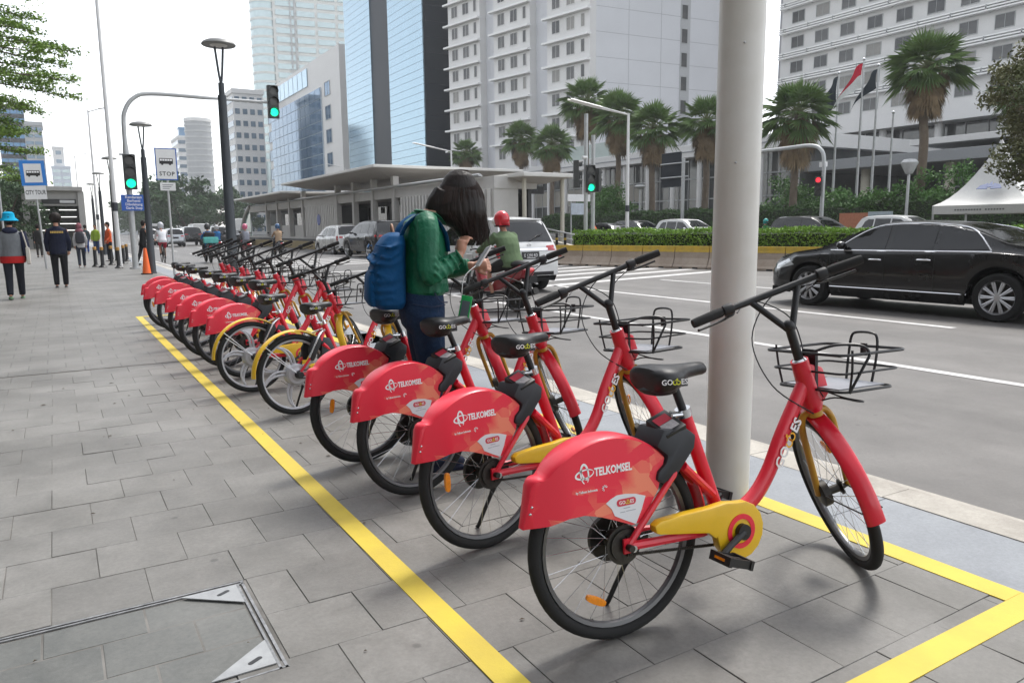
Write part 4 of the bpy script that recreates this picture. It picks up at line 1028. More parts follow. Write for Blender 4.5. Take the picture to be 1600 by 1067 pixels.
limb(b, [LEL, (LEL + LWR) / 2 + Vector((0, 0, -0.008)), LWR - Vector((0.02, -0.01, 0))], [0.058, 0.055, 0.04])
rn = random.Random(5)
for k in range(9):      # soft folds above the hem and in the sleeve
    a = rn.uniform(0, 6.28); b.tube([(0.105 * math.cos(a), 0.145 * math.sin(a), 0.95), (0.102 * math.cos(a + 0.12), 0.14 * math.sin(a + 0.12), 1.05 + rn.random() * 0.05)], [0.024, 0.014], 6)
for k in range(7):
    t = 0.12 + 0.14 * k; q = RSH.lerp(REL, t); b.tube([q + Vector((-0.05, -0.02, 0.03)), q + Vector((0.02, -0.055, 0.0)), q + Vector((0.052, -0.02, -0.035))], 0.0095, 6)
for k in range(5):
    q = REL.lerp(RWR, 0.1 + 0.2 * k); b.tube([q + Vector((-0.02, -0.04, 0.035)), q + Vector((0.01, -0.048, -0.01)), q + Vector((0.03, -0.02, -0.045))], 0.008, 6)
for k in range(6):
    z = 1.0 + 0.05 * k; b.tube([(-0.08, -0.11, z + 0.03), (0.0, -0.152, z), (0.09, -0.10, z - 0.02 + rn.uniform(-0.02, 0.02))], rn.uniform(0.007, 0.012), 6)
M['blouse'] = mat('green satin blouse', (0.002, 0.088, 0.040), 0.5, c2=(0.005, 0.14, 0.066), scale=7, bump=1.0, bscale=11, spec=0.35)
bl = remeshed(b, 'blouse', M['blouse'], 0.0055, 3, wo)
b = MB(); b.tube(smooth_pts([(0.05, -0.060, 1.352), (0.105, -0.02, 1.31), (0.105, 0.02, 1.31), (0.05, 0.06, 1.352), (-0.02, 0.04, 1.368), (-0.02, -0.04, 1.368)], 4, True), 0.012, 8, loop=True, flat=(1.6, 0.7)); b.build('collar', M['blouse'], bl)
# jeans
M['denim'] = mat('dark blue denim', (0.006, 0.018, 0.048), 0.85, c2=(0.016, 0.042, 0.095), scale=5, bump=0.4, bscale=60, spec=0.25)
b = MB(); ring_stack(b, [(-0.01, 0, 0.99, 0.098, 0.138), (-0.015, 0, 0.95, 0.108, 0.146), (-0.02, 0, 0.86, 0.120, 0.162), (-0.015, 0, 0.78, 0.112, 0.158), (-0.01, 0, 0.74, 0.085, 0.135)])
for s in (-1, 1): limb(b, [(-0.01, s * 0.085, 0.84), (0.0, s * 0.088, 0.68), (0.012, s * 0.09, 0.48), (-0.01, s * 0.094, 0.28), (-0.012, s * 0.096, 0.07)], [0.094, 0.085, 0.062, 0.055, 0.048])
je = remeshed(b, 'jeans', M['denim'], 0.008, 5, wo)
b = MB(); b.tube(smooth_pts([(0.02, -0.160, 0.955), (0.05, -0.158, 0.91), (0.095, -0.115, 0.90)], 4), 0.0035, 6); b.tube(smooth_pts([(-0.09, -0.135, 0.90), (0.0, -0.172, 0.885), (0.08, -0.13, 0.89)], 5), 0.003, 6); b.build('pocket_seam', mat('seam thread', (0.02, 0.03, 0.07), 0.8), je)
for s in (-1, 1):
    b = MB(); b.ball((0.055, s * 0.098, 0.04), (0.125, 0.046, 0.042), 16, 10); b.box(-0.065, 0.165, s * 0.098 - 0.044, s * 0.098 + 0.044, 0.0, 0.022)
    remeshed(b, 'shoe', cloth('navy shoe', (0.02, 0.025, 0.05)), 0.007, 4, wo)
# hair: heavy mass falling forward, with loose strands at the ends
M['hairw'] = mat('long black hair', (0.007, 0.005, 0.0045), 0.5, c2=(0.018, 0.011, 0.008), scale=16, spec=0.28)
_n = M['hairw'].node_tree.nodes; _l = M['hairw'].node_tree.links
_mp = _n.new('ShaderNodeMapping'); _mp.inputs['Scale'].default_value = (90, 90, 5); _nz = _n.new('ShaderNodeTexNoise'); _nz.inputs['Scale'].default_value = 1.0; _nz.inputs['Detail'].default_value = 3
_tc = _n.new('ShaderNodeTexCoord'); _bp = _n.new('ShaderNodeBump'); _bp.inputs['Strength'].default_value = 0.7; _bp.inputs['Distance'].default_value = 0.006
_l.new(_tc.outputs['Object'], _mp.inputs[0]); _l.new(_mp.outputs[0], _nz.inputs['Vector']); _l.new(_nz.outputs['Fac'], _bp.inputs['Height']); _l.new(_bp.outputs[0], _n['Principled BSDF'].inputs['Normal'])
HST = [(1.583, 0.185, 0.225, 0.02), (1.572, 0.15, 0.25, 0.048), (1.55, 0.125, 0.275, 0.066), (1.50, 0.095, 0.305, 0.084), (1.45, 0.075, 0.322, 0.092), (1.40, 0.052, 0.326, 0.094), (1.375, 0.042, 0.325, 0.092), (1.35, 0.036, 0.322, 0.09), (1.32, 0.075, 0.318, 0.085), (1.28, 0.15, 0.31, 0.078), (1.24, 0.185, 0.298, 0.062), (1.215, 0.215, 0.28, 0.035)]
b = MB(); ring_stack(b, [((x0 + x1) / 2, 0, z, (x1 - x0) / 2, hy) for z, x0, x1, hy in HST], 24, 2.0)
rn = random.Random(11)
for k in range(22):
    a = -2.5 + 5.0 * k / 21; ca, sa = math.cos(a), math.sin(a)
    limb(b, [(0.20 + 0.10 * ca, 0.072 * sa, 1.47), (0.20 + 0.122 * ca, 0.085 * sa, 1.37), (0.225 + 0.08 * ca + rn.uniform(-0.01, 0.02), 0.08 * sa + rn.uniform(-0.01, 0.01), 1.225 + rn.uniform(-0.02, 0.03) + 0.15 * max(0, -ca))], [0.022, 0.022, 0.008], 7)
limb(b, [(0.12, 0, 1.45), (0.075, -0.003, 1.40), (0.045, -0.005, 1.368), (0.032, -0.006, 1.345)], [0.07, 0.06, 0.04, 0.010], 12)
hr = remeshed(b, 'hair', M['hairw'], 0.006, 3, wo)
b = MB()
for k in range(420):
    a = rn.uniform(-2.6, 2.6); ca, sa = math.cos(a), math.sin(a); z1 = 1.235 + rn.uniform(-0.06, 0.05) + 0.17 * max(0, -ca)
    b.tube(smooth_pts([(0.205 + 0.04 * ca, 0.04 * sa, 1.578), (0.20 + 0.117 * ca, 0.086 * sa, 1.48), (0.195 + 0.137 * ca, 0.096 * sa, 1.39), (0.225 + 0.10 * ca + rn.uniform(-0.035, 0.04), 0.088 * sa + rn.uniform(-0.025, 0.025), z1)], 4), _interp([0.0024, 0.0024, 0.0020, 0.0007], 13), 4)
tag(b.build('loose_strands', mat('brown hair ends', (0.024, 0.013, 0.009), 0.5, spec=0.25), hr), kind='stuff')
# backpack
M['bag'] = cloth('blue backpack nylon', (0.001, 0.060, 0.17), 0.7, bump=0.3, bscale=22)
bp = thing('backpack', 'bright blue backpack on the back of the woman in green', 'backpack', (1.655, 3.62, 0), R(-14))
b = MB(); ring_stack(b, [(-0.19, -0.01, 0.872, 0.065, 0.12), (-0.198, -0.01, 0.90, 0.086, 0.146), (-0.20, -0.01, 1.0, 0.092, 0.15), (-0.192, -0.01, 1.12, 0.085, 0.146), (-0.175, -0.01, 1.20, 0.072, 0.136), (-0.16, -0.01, 1.245, 0.05, 0.11), (-0.155, -0.01, 1.262, 0.02, 0.06)], p=3.2)
rn = random.Random(3)
for k in range(7):
    z = 0.93 + 0.045 * k; b.tube([(-0.285 + rn.uniform(-0.01, 0.01), -0.13, z), (-0.29, 0.0, z + rn.uniform(-0.03, 0.03)), (-0.27, 0.11, z + rn.uniform(-0.03, 0.03))], rn.uniform(0.004, 0.012), 6)
    b.tube([(-0.27, -0.15, z), (-0.2, -0.166, z + rn.uniform(-0.04, 0.04)), (-0.13, -0.14, z + rn.uniform(-0.03, 0.03))], rn.uniform(0.004, 0.011), 6)
remeshed(b, 'bag_body', M['bag'], 0.009, 4, bp)
b = MB(); ring_stack(b, [(-0.275, -0.01, 0.89, 0.022, 0.10), (-0.285, -0.01, 0.92, 0.03, 0.115), (-0.282, -0.01, 1.04, 0.025, 0.11), (-0.27, -0.01, 1.08, 0.012, 0.09)], p=3); b.build('front_pocket', M['bag'], bp)
for s in (-1, 1):
    b = MB(); b.tube(smooth_pts([(-0.13, s * 0.085, 1.24), (-0.10, s * 0.10, 1.30), (-0.03, s * 0.105, 1.345), (0.04, s * 0.108, 1.325), (0.092, s * 0.115, 1.25), (0.105, s * 0.12, 1.16)], 5), 0.019, 8, flat=(1.3, 0.35)); b.build('strap', M['bag'], bp)
b = MB(); b.tube(smooth_pts([(-0.16, -0.04, 1.26), (-0.165, -0.01, 1.30), (-0.16, 0.03, 1.26)], 4), 0.007, 6); b.build('carry_loop', mat('tan strap', (0.35, 0.19, 0.12), 0.6), bp)
# phone with cord and green tag
ph_ = thing('phone', 'white phone held in the hands of the woman in green', 'phone', (1.655, 3.62, 0), R(-14))
mx = Matrix.Translation((0.325, 0.015, 1.125)) @ Matrix.Rotation(R(-52), 4, 'Y') @ Matrix.Rotation(R(15), 4, 'Z')
b = MB(); b.box(-0.07, 0.07, -0.035, 0.035, -0.005, 0.005, mx=mx); b.build('phone_body', mat('phone white', (0.6, 0.58, 0.57), 0.25), ph_, bevel=0.004)
b = MB(); b.box(-0.062, 0.062, -0.031, 0.031, 0.0052, 0.006, mx=mx); b.build('phone_screen', M['black'], ph_, smooth=False)
b = MB(); b.tube(smooth_pts([(0.275, -0.02, 1.08), (0.20, -0.06, 1.02), (0.185, -0.06, 0.90), (0.19, -0.07, 0.845), (0.20, -0.06, 0.80)], 5), 0.0022, 6); b.build('charging_cord', M['white'], ph_)
pk = thing('power_bank', 'green and grey power bank dangling on a white cord from the phone', 'power bank', (1.655, 3.62, 0), R(-14))
mx = Matrix.Translation((0.20, -0.075, 0.865)) @ Matrix.Rotation(R(12), 4, 'Y') @ Matrix.Rotation(R(-25), 4, 'Z')
b = MB(); b.box(-0.029, 0.029, -0.008, 0.008, -0.062, 0.062, mx=mx); b.build('case', mat('bright green plastic', (0.005, 0.36, 0.08), 0.4), pk, bevel=0.004)
b = MB(); b.box(-0.02, 0.022, -0.0095, -0.0082, -0.052, 0.035, mx=mx); b.build('cover_plate', mat('grey card', (0.10, 0.13, 0.15), 0.4), pk, smooth=False)

# ---- smaller figures, one continuous body with clothes over it
def figure(label, loc, rz, h=1.66, lean=0.0, legs=((8, 6), (-12, 14)), arms=((8, 15), (-10, 20)), top=(0.03, 0.04, 0.08), low=(0.02, 0.02, 0.025), shoe=(0.05, 0.05, 0.05), hair=True, hat=None, wide=1.0, vx=0.014, head_pitch=6, sleeve=1.0, name='person', coat=0.0, spread=0.0, skin_legs=False, z0=0.0):
    t = thing(name, label, 'person', loc, rz); k = h / 1.66
    def V(x, y, z): return Vector((x * k, y * k, z * k))
    hip = V(0, 0, 0.86 + z0 / k)
    th, sh, ua, fa = 0.41 * k, 0.40 * k, 0.27 * k, 0.24 * k
    def seg(o, L, ang, lat=0.0): return o + Vector((math.sin(R(ang)) * L, lat * L, -math.cos(R(ang)) * L))
    up = Vector((math.sin(R(lean)), 0, math.cos(R(lean)))); neck = hip + up * 0.54 * k; head = neck + up * 0.06 * k + Vector((0.03 * k + 0.05 * math.sin(R(lean)), 0, 0.12 * k))
    body, shirt, trou, shoes = MB(), MB(), MB(), MB()
    body.ball(head, (0.088 * k, 0.075 * k, 0.112 * k), 14, 10); body.ball(head + Vector((0.09 * k, 0, -0.015 * k)), (0.016, 0.013, 0.02), 6, 5)
    for s in (-1, 1): body.ball(head + Vector((0, s * 0.076 * k, -0.01)), (0.016, 0.01, 0.026), 6, 5)
    limb(body, [neck - up * 0.08 * k, neck + up * 0.05 * k, head - Vector((0, 0, 0.05 * k))], [0.055 * k, 0.05 * k, 0.05 * k], 10)
    body.tube([hip, neck - up * 0.08 * k], 0.09 * k, 10)
    for i, s in enumerate((-1, 1)):
        hp = hip + Vector((0, s * 0.085 * k * wide, -0.02 * k)); kn = seg(hp, th, legs[i][0], s * spread); an = seg(kn, sh, legs[i][0] - legs[i][1], -s * spread * 0.3)
        limb(body, [hp, kn, an], [0.06 * k, 0.045 * k, 0.032 * k], 8)
        if skin_legs: limb(trou, [hp, hp.lerp(kn, 0.55), kn], [0.088 * k * wide, 0.078 * k * wide, 0.07 * k], 10)
        else: limb(trou, [hp, kn, an + Vector((0, 0, 0.03 * k))], [0.088 * k * wide, 0.064 * k * wide, 0.052 * k * wide], 10)
        shoes.ball(an + Vector((0.06 * k, 0, -0.038 * k)), (0.125 * k, 0.046 * k, 0.042 * k), 10, 8)
        so = neck - up * 0.07 * k + Vector((0, s * 0.165 * k * wide, 0)); el = seg(so, ua, arms[i][0], s * 0.16); wr = seg(el, fa, arms[i][0] + arms[i][1], -s * 0.04)
        limb(body, [so, el, wr], [0.04 * k, 0.034 * k, 0.024 * k], 8); d = (wr - el).normalized(); hand(body, wr, d, (0.5, 0.5 * s, 0.2), k * 0.95, 0.45, s)
        limb(shirt, [so + Vector((0, -s * 0.04 * k, 0.0)), el if sleeve > 0.5 else so.lerp(el, 0.7)], [0.066 * k * wide, 0.056 * k * wide], 10)
        if sleeve > 0.5: limb(shirt, [el, wr], [0.054 * k * wide, 0.042 * k * wide], 10)
    rings = []
    for f, hx, hy in ((-0.10 - coat, 0.115, 0.165), (0.0, 0.118, 0.165), (0.14, 0.108, 0.152), (0.32, 0.120, 0.172), (0.43, 0.108, 0.178), (0.50, 0.075, 0.13), (0.545, 0.055, 0.065)):
        c = hip + up * f * k if f > 0 else hip + Vector((0, 0, f * k))
        rings.append([c + Vector((hx * k * wide * math.cos(a), hy * k * wide * math.sin(a), 0)) for a in [2 * math.pi * q / 16 for q in range(16)]])
    shirt.loft(rings)
    rings = []
    for f, hx, hy in ((-0.14, 0.09, 0.14), (-0.06, 0.112, 0.160), (0.04, 0.10, 0.148)):
        rings.append([hip + Vector((hx * k * wide * math.cos(a), hy * k * wide * math.sin(a), f * k)) for a in [2 * math.pi * q / 16 for q in range(16)]])
    trou.loft(rings)
    remeshed(body, 'body', M['skin'], vx * 0.75, 3, t)
    remeshed(shirt, 'jacket', cloth('cloth %.3f %.3f %.3f' % tuple(top), top), vx, 4, t)
    remeshed(trou, 'trousers', cloth('cloth %.3f %.3f %.3f' % tuple(low), low), vx, 4, t)
    remeshed(shoes, 'shoes', cloth('shoe %.3f %.3f %.3f' % tuple(shoe), shoe), vx, 2, t)
    if hair:
        b = MB(); b.ball(head + Vector((-0.02 * k, 0, 0.025 * k)), (0.098 * k, 0.088 * k, 0.108 * k), 14, 10)
        b.ball(head + Vector((-0.045 * k, 0, -0.02 * k)), (0.068 * k, 0.082 * k, 0.095 * k), 12, 8)
        remeshed(b, 'hair', M['hair'], 0.011, 3, t)
    if hat == 'bucket':
        b = MB(); b.lathe([(0, 0.135), (0.06, 0.13), (0.095, 0.105), (0.108, 0.02), (0.165, -0.035), (0.163, -0.042), (0.104, 0.01), (0, 0.02)], 24, head + Vector((0, 0, 0.025))); b.build('bucket_hat', cloth('turquoise hat', (0.0, 0.30, 0.50)), t)
    elif isinstance(hat, tuple):
        b = MB(); b.ball(head + Vector((-0.01, 0, 0.03)), (0.15 * k, 0.132 * k, 0.148 * k), 18, 12)
        b.box(head.x - 0.10, head.x + 0.02, head.y - 0.11, head.y + 0.11, head.z - 0.10, head.z + 0.03)
        o = remeshed(b, 'helmet', mat('helmet %.3f %.3f %.3f' % hat, hat, 0.25, coat=0.5), 0.01, 4, t)
        b = MB(); b.ball(head + Vector((0.055, 0, 0.0)), (0.088 * k, 0.105 * k, 0.07 * k), 14, 8); b.build('visor', mat('smoked visor', (0.02, 0.02, 0.025), 0.1, spec=0.7), o)
    return t, head, neck, hip, k
def small_pack(t, neck, hip, c, d=0.15, w=0.15, nm='rucksack'):
    b = MB(); z0, z1 = hip.z + 0.06, neck.z - 0.03; x = (neck.x + hip.x) / 2 - 0.13
    rings = []
    for f, s in ((0, 0.6), (0.06, 0.95), (0.5, 1.0), (0.85, 0.9), (1.0, 0.45)):
        z = z0 + (z1 - z0) * f; rings.append([Vector((x - d * 0.4 + d * 0.6 * s * math.cos(a), w * s * math.copysign(abs(math.sin(a)) ** 0.7, math.sin(a)), z)) for a in [2 * math.pi * q / 14 for q in range(14)]])
    return rings, b
def pack(label, t, neck, hip, c, d=0.15, w=0.15):
    q = thing('backpack', label, 'backpack', t.location, t.rotation_euler.z)
    rings, b = small_pack(t, neck, hip, c, d, w); b.loft(rings); b.build('bag_body', cloth('pack %.3f %.3f %.3f' % c, c), q)
    for s in (-1, 1):
        b = MB(); b.tube(smooth_pts([(neck.x - 0.12, s * 0.09, neck.z - 0.06), (neck.x - 0.02, s * 0.1, neck.z - 0.01), (neck.x + 0.10, s * 0.11, neck.z - 0.12), (neck.x + 0.06, s * 0.15, neck.z - 0.30)], 4), 0.018, 6); b.build('strap', cloth('pack %.3f %.3f %.3f' % c, c), q)
    return q
AWAY = R(90)
p = P3(27, 467, Z=0)
t, hd, nk, hp, k = figure('walker in turquoise bucket hat and grey-navy hoodie, back turned', (p.x, p.y, 0), AWAY, 1.60, 2, ((14, 10), (-8, 16)), ((6, 12), (-8, 16)), (0.16, 0.17, 0.18), (0.014, 0.016, 0.022), (0.12, 0.2, 0.12), True, 'bucket', 1.12)
b = MB()
for s in (-1, 1):
    so = nk + Vector((0, s * 0.178, -0.068)); b.tube([so, so + Vector((0.03 * s, s * 0.05, -0.27)), so + Vector((0.06, s * 0.04, -0.48))], [0.08, 0.072, 0.056], 12)
b.ball(nk + Vector((-0.06, 0, -0.03)), (0.09, 0.13, 0.07), 12, 8); b.build('navy_sleeves', cloth('navy hood', (0.02, 0.024, 0.05)), t)
b = MB(); b.lathe([(0.17, 0.0), (0.185, 0.0), (0.19, 0.13), (0.17, 0.13)], 20, (0, 0, hp.z - 0.13), closed=True); o = b.build('red_hem', cloth('red shirt hem', (0.42, 0.015, 0.015)), t); o.scale = (0.78, 1.12, 1)
q = thing('tote_bag', 'off-white cloth tote bag hanging from the shoulder of the bucket-hat walker', 'bag', t.location, AWAY)
b = MB(); b.prism([(-0.16, 0.68), (0.14, 0.66), (0.16, 0.98), (-0.14, 1.0)], -0.29, -0.225, 'xz'); b.build('bag_body', cloth('canvas', (0.50, 0.47, 0.42)), q, bevel=0.02)
b = MB(); b.tube(smooth_pts([(-0.10, -0.255, 0.99), (-0.05, -0.20, 1.28), (0.03, -0.18, 1.31), (0.09, -0.21, 1.24), (0.12, -0.255, 0.98)], 4), 0.012, 6); b.build('handle', cloth('canvas', (0.50, 0.47, 0.42)), q)
p = P3(97, 449, Z=0)
t, hd, nk, hp, k = figure('walker in dark navy jacket with gold lettering across the back', (p.x, p.y, 0), AWAY, 1.68, 2, ((3, 4), (6, 10)), ((4, 14), (4, 14)), (0.010, 0.013, 0.03), (0.012, 0.012, 0.014), (0.10, 0.10, 0.10), True, None, 1.08)
b = MB(); b.ball(hd + Vector((-0.01, 0, 0.01)), (0.12, 0.125, 0.135), 16, 10); b.build('hood_of_hair', M['hair'], t)
b = MB()
for k in range(8): b.box(nk.x - 0.140, nk.x - 0.132, -0.13 + k * 0.033, -0.105 + k * 0.033, nk.z - 0.16, nk.z - 0.112)
b.build('gold_lettering', mat('gold print', (0.55, 0.36, 0.08), 0.5), t, smooth=False)
p = P3(129, 418, Z=0)
t, hd, nk, hp, k = figure('walker with pink head scarf, pale shirt and grey backpack', (p.x, p.y, 0), AWAY, 1.56, 3, ((10, 6), (-10, 12)), ((8, 14), (-8, 14)), (0.50, 0.49, 0.50), (0.03, 0.035, 0.05), (0.5, 0.5, 0.5), False)
b = MB(); b.ball(hd, (0.108, 0.10, 0.125), 14, 10); b.ball(nk, (0.11, 0.14, 0.09), 14, 8); remeshed(b, 'head_scarf', cloth('dusty pink scarf', (0.26, 0.10, 0.12)), 0.012, 3, t)
pack('grey backpack worn by the walker with the pink scarf', t, nk, hp, (0.05, 0.05, 0.06))
p = P3(63, 402, Z=0)
figure('distant walker all in dark clothes in front of the canopy entrance', (p.x, p.y, 0), AWAY, 1.66, 0, ((12, 8), (-10, 14)), ((6, 10), (-6, 10)), (0.025, 0.025, 0.025), (0.03, 0.028, 0.026), vx=0.02)
p = P3(173, 408, Z=0)
figure('attendant in bright orange vest near the black bollards', (p.x, p.y, 0), R(200), 1.66, 0, ((2, 2), (-2, 4)), ((4, 10), (4, 40)), (0.72, 0.11, 0.03), (0.02, 0.022, 0.03), vx=0.02)
p = P3(226, 414, Z=0)
figure('person in black standing behind the signal mast at the kerb', (p.x, p.y, 0), R(20), 1.66, 6, ((8, 4), (-14, 6)), ((20, 40), (10, 60)), (0.018, 0.018, 0.02), (0.016, 0.016, 0.018), vx=0.018)
p = P3(152, 398, Z=0)
figure('distant person in green-yellow vest behind the bollards', (p.x, p.y, 0), R(250), 1.66, 0, ((2, 2), (-2, 4)), ((4, 10), (4, 20)), (0.28, 0.40, 0.04), (0.03, 0.06, 0.16), vx=0.02)
p = P3(143, 400, Z=0)
figure('distant person in blue trousers walking beside the canopy', (p.x, p.y + 6, 0), AWAY, 1.66, 0, ((10, 6), (-8, 10)), ((4, 10), (-4, 10)), (0.05, 0.07, 0.08), (0.02, 0.07, 0.28), vx=0.02)

# ---- scooters, riders and a cyclist
def scooter(label, loc, rz, c=(0.3, 0.02, 0.03), vx=0):
    t = thing('motor_scooter', label, 'scooter', loc, rz); m = mat('scooter %.3f %.3f %.3f' % c, c, 0.3, coat=0.5)
    for nm, x in (('rear_wheel', 0.0), ('front_wheel', 1.22)):
        b = MB(); b.lathe([(0.225 + 0.045 * math.cos(a), 0.045 * math.sin(a)) for a in [2 * math.pi * q / 10 for q in range(10)]], 28, (x, 0, 0.27), 'y', closed=True); w = b.build(nm, M['rubber'], t)
        b = MB(); b.lathe([(0, -0.03), (0.05, -0.035), (0.06, -0.015), (0.185, -0.02), (0.185, 0.02), (0.06, 0.015), (0.05, 0.035), (0, 0.03)], 20, (x, 0, 0.27), 'y'); b.build('rim', M['dsteel'], w)
    b = MB(); b.prism([(-0.38, 0.72), (-0.30, 0.58), (0.0, 0.50), (0.25, 0.36), (0.45, 0.32), (0.72, 0.30), (0.90, 0.38), (1.02, 0.70), (1.0, 0.90), (0.93, 0.92), (0.86, 0.60), (0.70, 0.42), (0.48, 0.45), (0.38, 0.62), (0.05, 0.70), (-0.25, 0.80)], -0.13, 0.13, 'xz'); b.build('body', m, t, bevel=0.04)
    b = MB(); b.tube(smooth_pts([(-0.33, 0, 0.80), (-0.1, 0, 0.80), (0.2, 0, 0.76), (0.42, 0, 0.74)], 4), _interp([0.08, 0.12, 0.13, 0.08], 13), 12, flat=(1.1, 0.55)); b.build('seat', M['vinyl'], t)
    b = MB(); b.tube([(1.0, 0, 0.85), (0.93, 0, 1.02)], 0.05, 8); b.tube(smooth_pts([(0.80, 0.34, 1.03), (0.90, 0.18, 1.04), (0.92, 0, 1.02), (0.90, -0.18, 1.04), (0.80, -0.34, 1.03)], 4), 0.016, 8); b.build('handlebar', M['black'], t)
    for s in (-1, 1):
        b = MB(); b.tube([(1.0, s * 0.09, 0.70), (1.22, s * 0.09, 0.27)], 0.022, 8); b.build('fork_leg', M['dsteel'], t)
        b = MB(); b.tube([(0.87, s * 0.26, 1.05), (0.86, s * 0.34, 1.22)], 0.006, 6); b.ball((0.86, s * 0.36, 1.25), (0.015, 0.06, 0.035), 10, 6); b.build('mirror', M['black'], t)
    b = MB(); b.ball((-0.375, 0, 0.70), (0.035, 0.10, 0.045), 12, 8); b.build('tail_light', mat('red tail lens', (0.55, 0.01, 0.015), 0.2, coat=0.5), t)
    b = MB(); b.box(-0.42, -0.405, -0.12, 0.12, 0.50, 0.62); b.build('number_plate', M['black'], t, smooth=False)
    b = MB(); b.tube([(0.25, -0.15, 0.26), (-0.1, -0.18, 0.30), (-0.32, -0.18, 0.36)], [0.03, 0.055, 0.06], 10); b.build('exhaust', M['dsteel'], t)
    b = MB(); b.tube(smooth_pts([(-0.25, 0, 0.57), (-0.32, 0, 0.48), (-0.33, 0, 0.36)], 4), 0.08, 8, flat=(1.0, 0.15)); b.build('rear_fender', M['blackp'], t)
    return t
def rider(label, loc, rz, top, low=(0.03, 0.03, 0.035), hat=(0.3, 0.02, 0.03), x=0.28, **kw):
    c, s_ = math.cos(rz), math.sin(rz)
    return figure(label, (loc[0] + x * c, loc[1] + x * s_, loc[2]), rz, 1.66, kw.pop('lean', 8), ((72, 78), (72, 78)), ((48, 22), (48, 22)), top, low, (0.03, 0.03, 0.03), False, hat, kw.pop('wide', 1.05), z0=-0.02, spread=0.18, vx=kw.pop('vx', 0.015), **kw)
p = P3(806, 487, Z=ROAD); rz = R(97)
scooter('red scooter with green-jacketed rider beside the white people carrier', p, rz)
t, hd, nk, hp, k = rider('scooter rider with red helmet and loose sage green jacket', p, rz, (0.11, 0.16, 0.085), (0.03, 0.03, 0.03), (0.55, 0.012, 0.025), x=0.08, wide=1.3, lean=24, skin_legs=True)
b = MB(); b.ball(hd + Vector((0.075, 0.0, 0.0)), (0.09, 0.138, 0.075), 16, 10); b.build('helmet_visor_rim', M['white'], t)
b = MB(); b.lathe([(0.10, -0.012), (0.128, -0.012), (0.132, 0.012), (0.10, 0.012)], 22, hd + Vector((-0.02, 0, -0.085)), closed=True); b.build('helmet_edge', M['rubber'], t)
pass
p = P3(388, 404, Z=ROAD); scooter('scooter carrying the pink-helmeted rider', p, AWAY, (0.25, 0.03, 0.05))
t, hd, nk, hp, k = rider('scooter rider with pink helmet and grey jacket', p, AWAY, (0.24, 0.24, 0.26), hat=(0.62, 0.14, 0.24), vx=0.02)
pack('pale grey backpack on the pink-helmeted rider', t, nk, hp, (0.30, 0.31, 0.36))
p = P3(439, 402, Z=ROAD); scooter('scooter carrying the rider in the beige jacket', p, AWAY, (0.03, 0.03, 0.04))
rider('scooter rider with dark blue helmet and beige jacket', p, AWAY, (0.42, 0.30, 0.20), hat=(0.03, 0.10, 0.22), vx=0.02)
p = P3(330, 411, Z=ROAD); scooter('scooter ridden with a big black and turquoise pack', p, AWAY, (0.02, 0.03, 0.06))
t, hd, nk, hp, k = rider('scooter rider in bright blue jacket with a large two-tone pack', p, AWAY, (0.02, 0.16, 0.42), hat=(0.03, 0.03, 0.03), vx=0.02)
pack('large black pack on the rider in bright blue', t, nk, hp, (0.03, 0.025, 0.03), 0.28, 0.24)
q = thing('delivery_bag', 'turquoise delivery bag below the black pack on the scooter', 'bag', p, AWAY)
b = MB(); b.box(-0.42, -0.12, -0.30, 0.30, 0.86, 1.12); b.build('bag_body', cloth('turquoise bag', (0.12, 0.45, 0.42)), q, bevel=0.05)
p = P3(343, 398, Z=ROAD); scooter('farther scooter mostly hidden by the turquoise delivery bag', p, AWAY, (0.03, 0.05, 0.12))
rider('farther scooter rider in blue with white helmet', p, AWAY, (0.03, 0.14, 0.34), hat=(0.45, 0.45, 0.46), vx=0.022)
# cyclist
p = P3(258, 411, Z=ROAD)
t = thing('sports_bicycle', 'slim dark bicycle under the cyclist in red shorts', 'bicycle', p, AWAY)
for nm, x in (('rear_wheel', 0.0), ('front_wheel', 1.02)):
    b = MB(); b.lathe([(0.325 + 0.018 * math.cos(a), 0.018 * math.sin(a)) for a in [2 * math.pi * q / 8 for q in range(8)]], 32, (x, 0, 0.343), 'y', closed=True); w = b.build(nm, M['rubber'], t)
    b = MB()
    for k in range(16): a = 2 * math.pi * k / 16; b.tube([(x, 0.02 * (-1) ** k, 0.343), (x + 0.31 * math.cos(a), 0, 0.343 + 0.31 * math.sin(a))], 0.0015, 4)
    b.build('spokes', M['steel'], w)
b = MB()
for u, v in (((0, 0, 0.343), (0.43, 0, 0.30)), ((0, 0, 0.343), (0.30, 0, 0.80)), ((0.43, 0, 0.30), (0.28, 0, 0.92)), ((0.43, 0, 0.30), (0.85, 0, 0.75)), ((0.30, 0, 0.80), (0.84, 0, 0.82)), ((0.84, 0, 0.88), (1.02, 0, 0.343))): b.tube([u, v], 0.017, 8)
b.build('frame', M['black'], t)
b = MB(); b.tube([(0.82, 0.28, 0.98), (0.86, 0, 1.0), (0.82, -0.28, 0.98)], 0.013, 8); b.tube([(0.84, 0, 0.86), (0.86, 0, 1.0)], 0.014, 8); b.build('handlebar', M['black'], t)
b = MB(); b.ball((0.24, 0, 0.94), (0.13, 0.07, 0.03), 12, 8); b.build('saddle', M['vinyl'], t)
figure('cyclist from behind in white shirt and red shorts', (p.x, p.y + 0.24, ROAD), AWAY, 1.66, 32, ((40, 42), (62, 80)), ((48, 10), (48, 10)), (0.62, 0.63, 0.66), (0.42, 0.03, 0.06), (0.05, 0.05, 0.05), False, (0.5, 0.52, 0.55), 1.08, z0=0.14, skin_legs=True, vx=0.02)
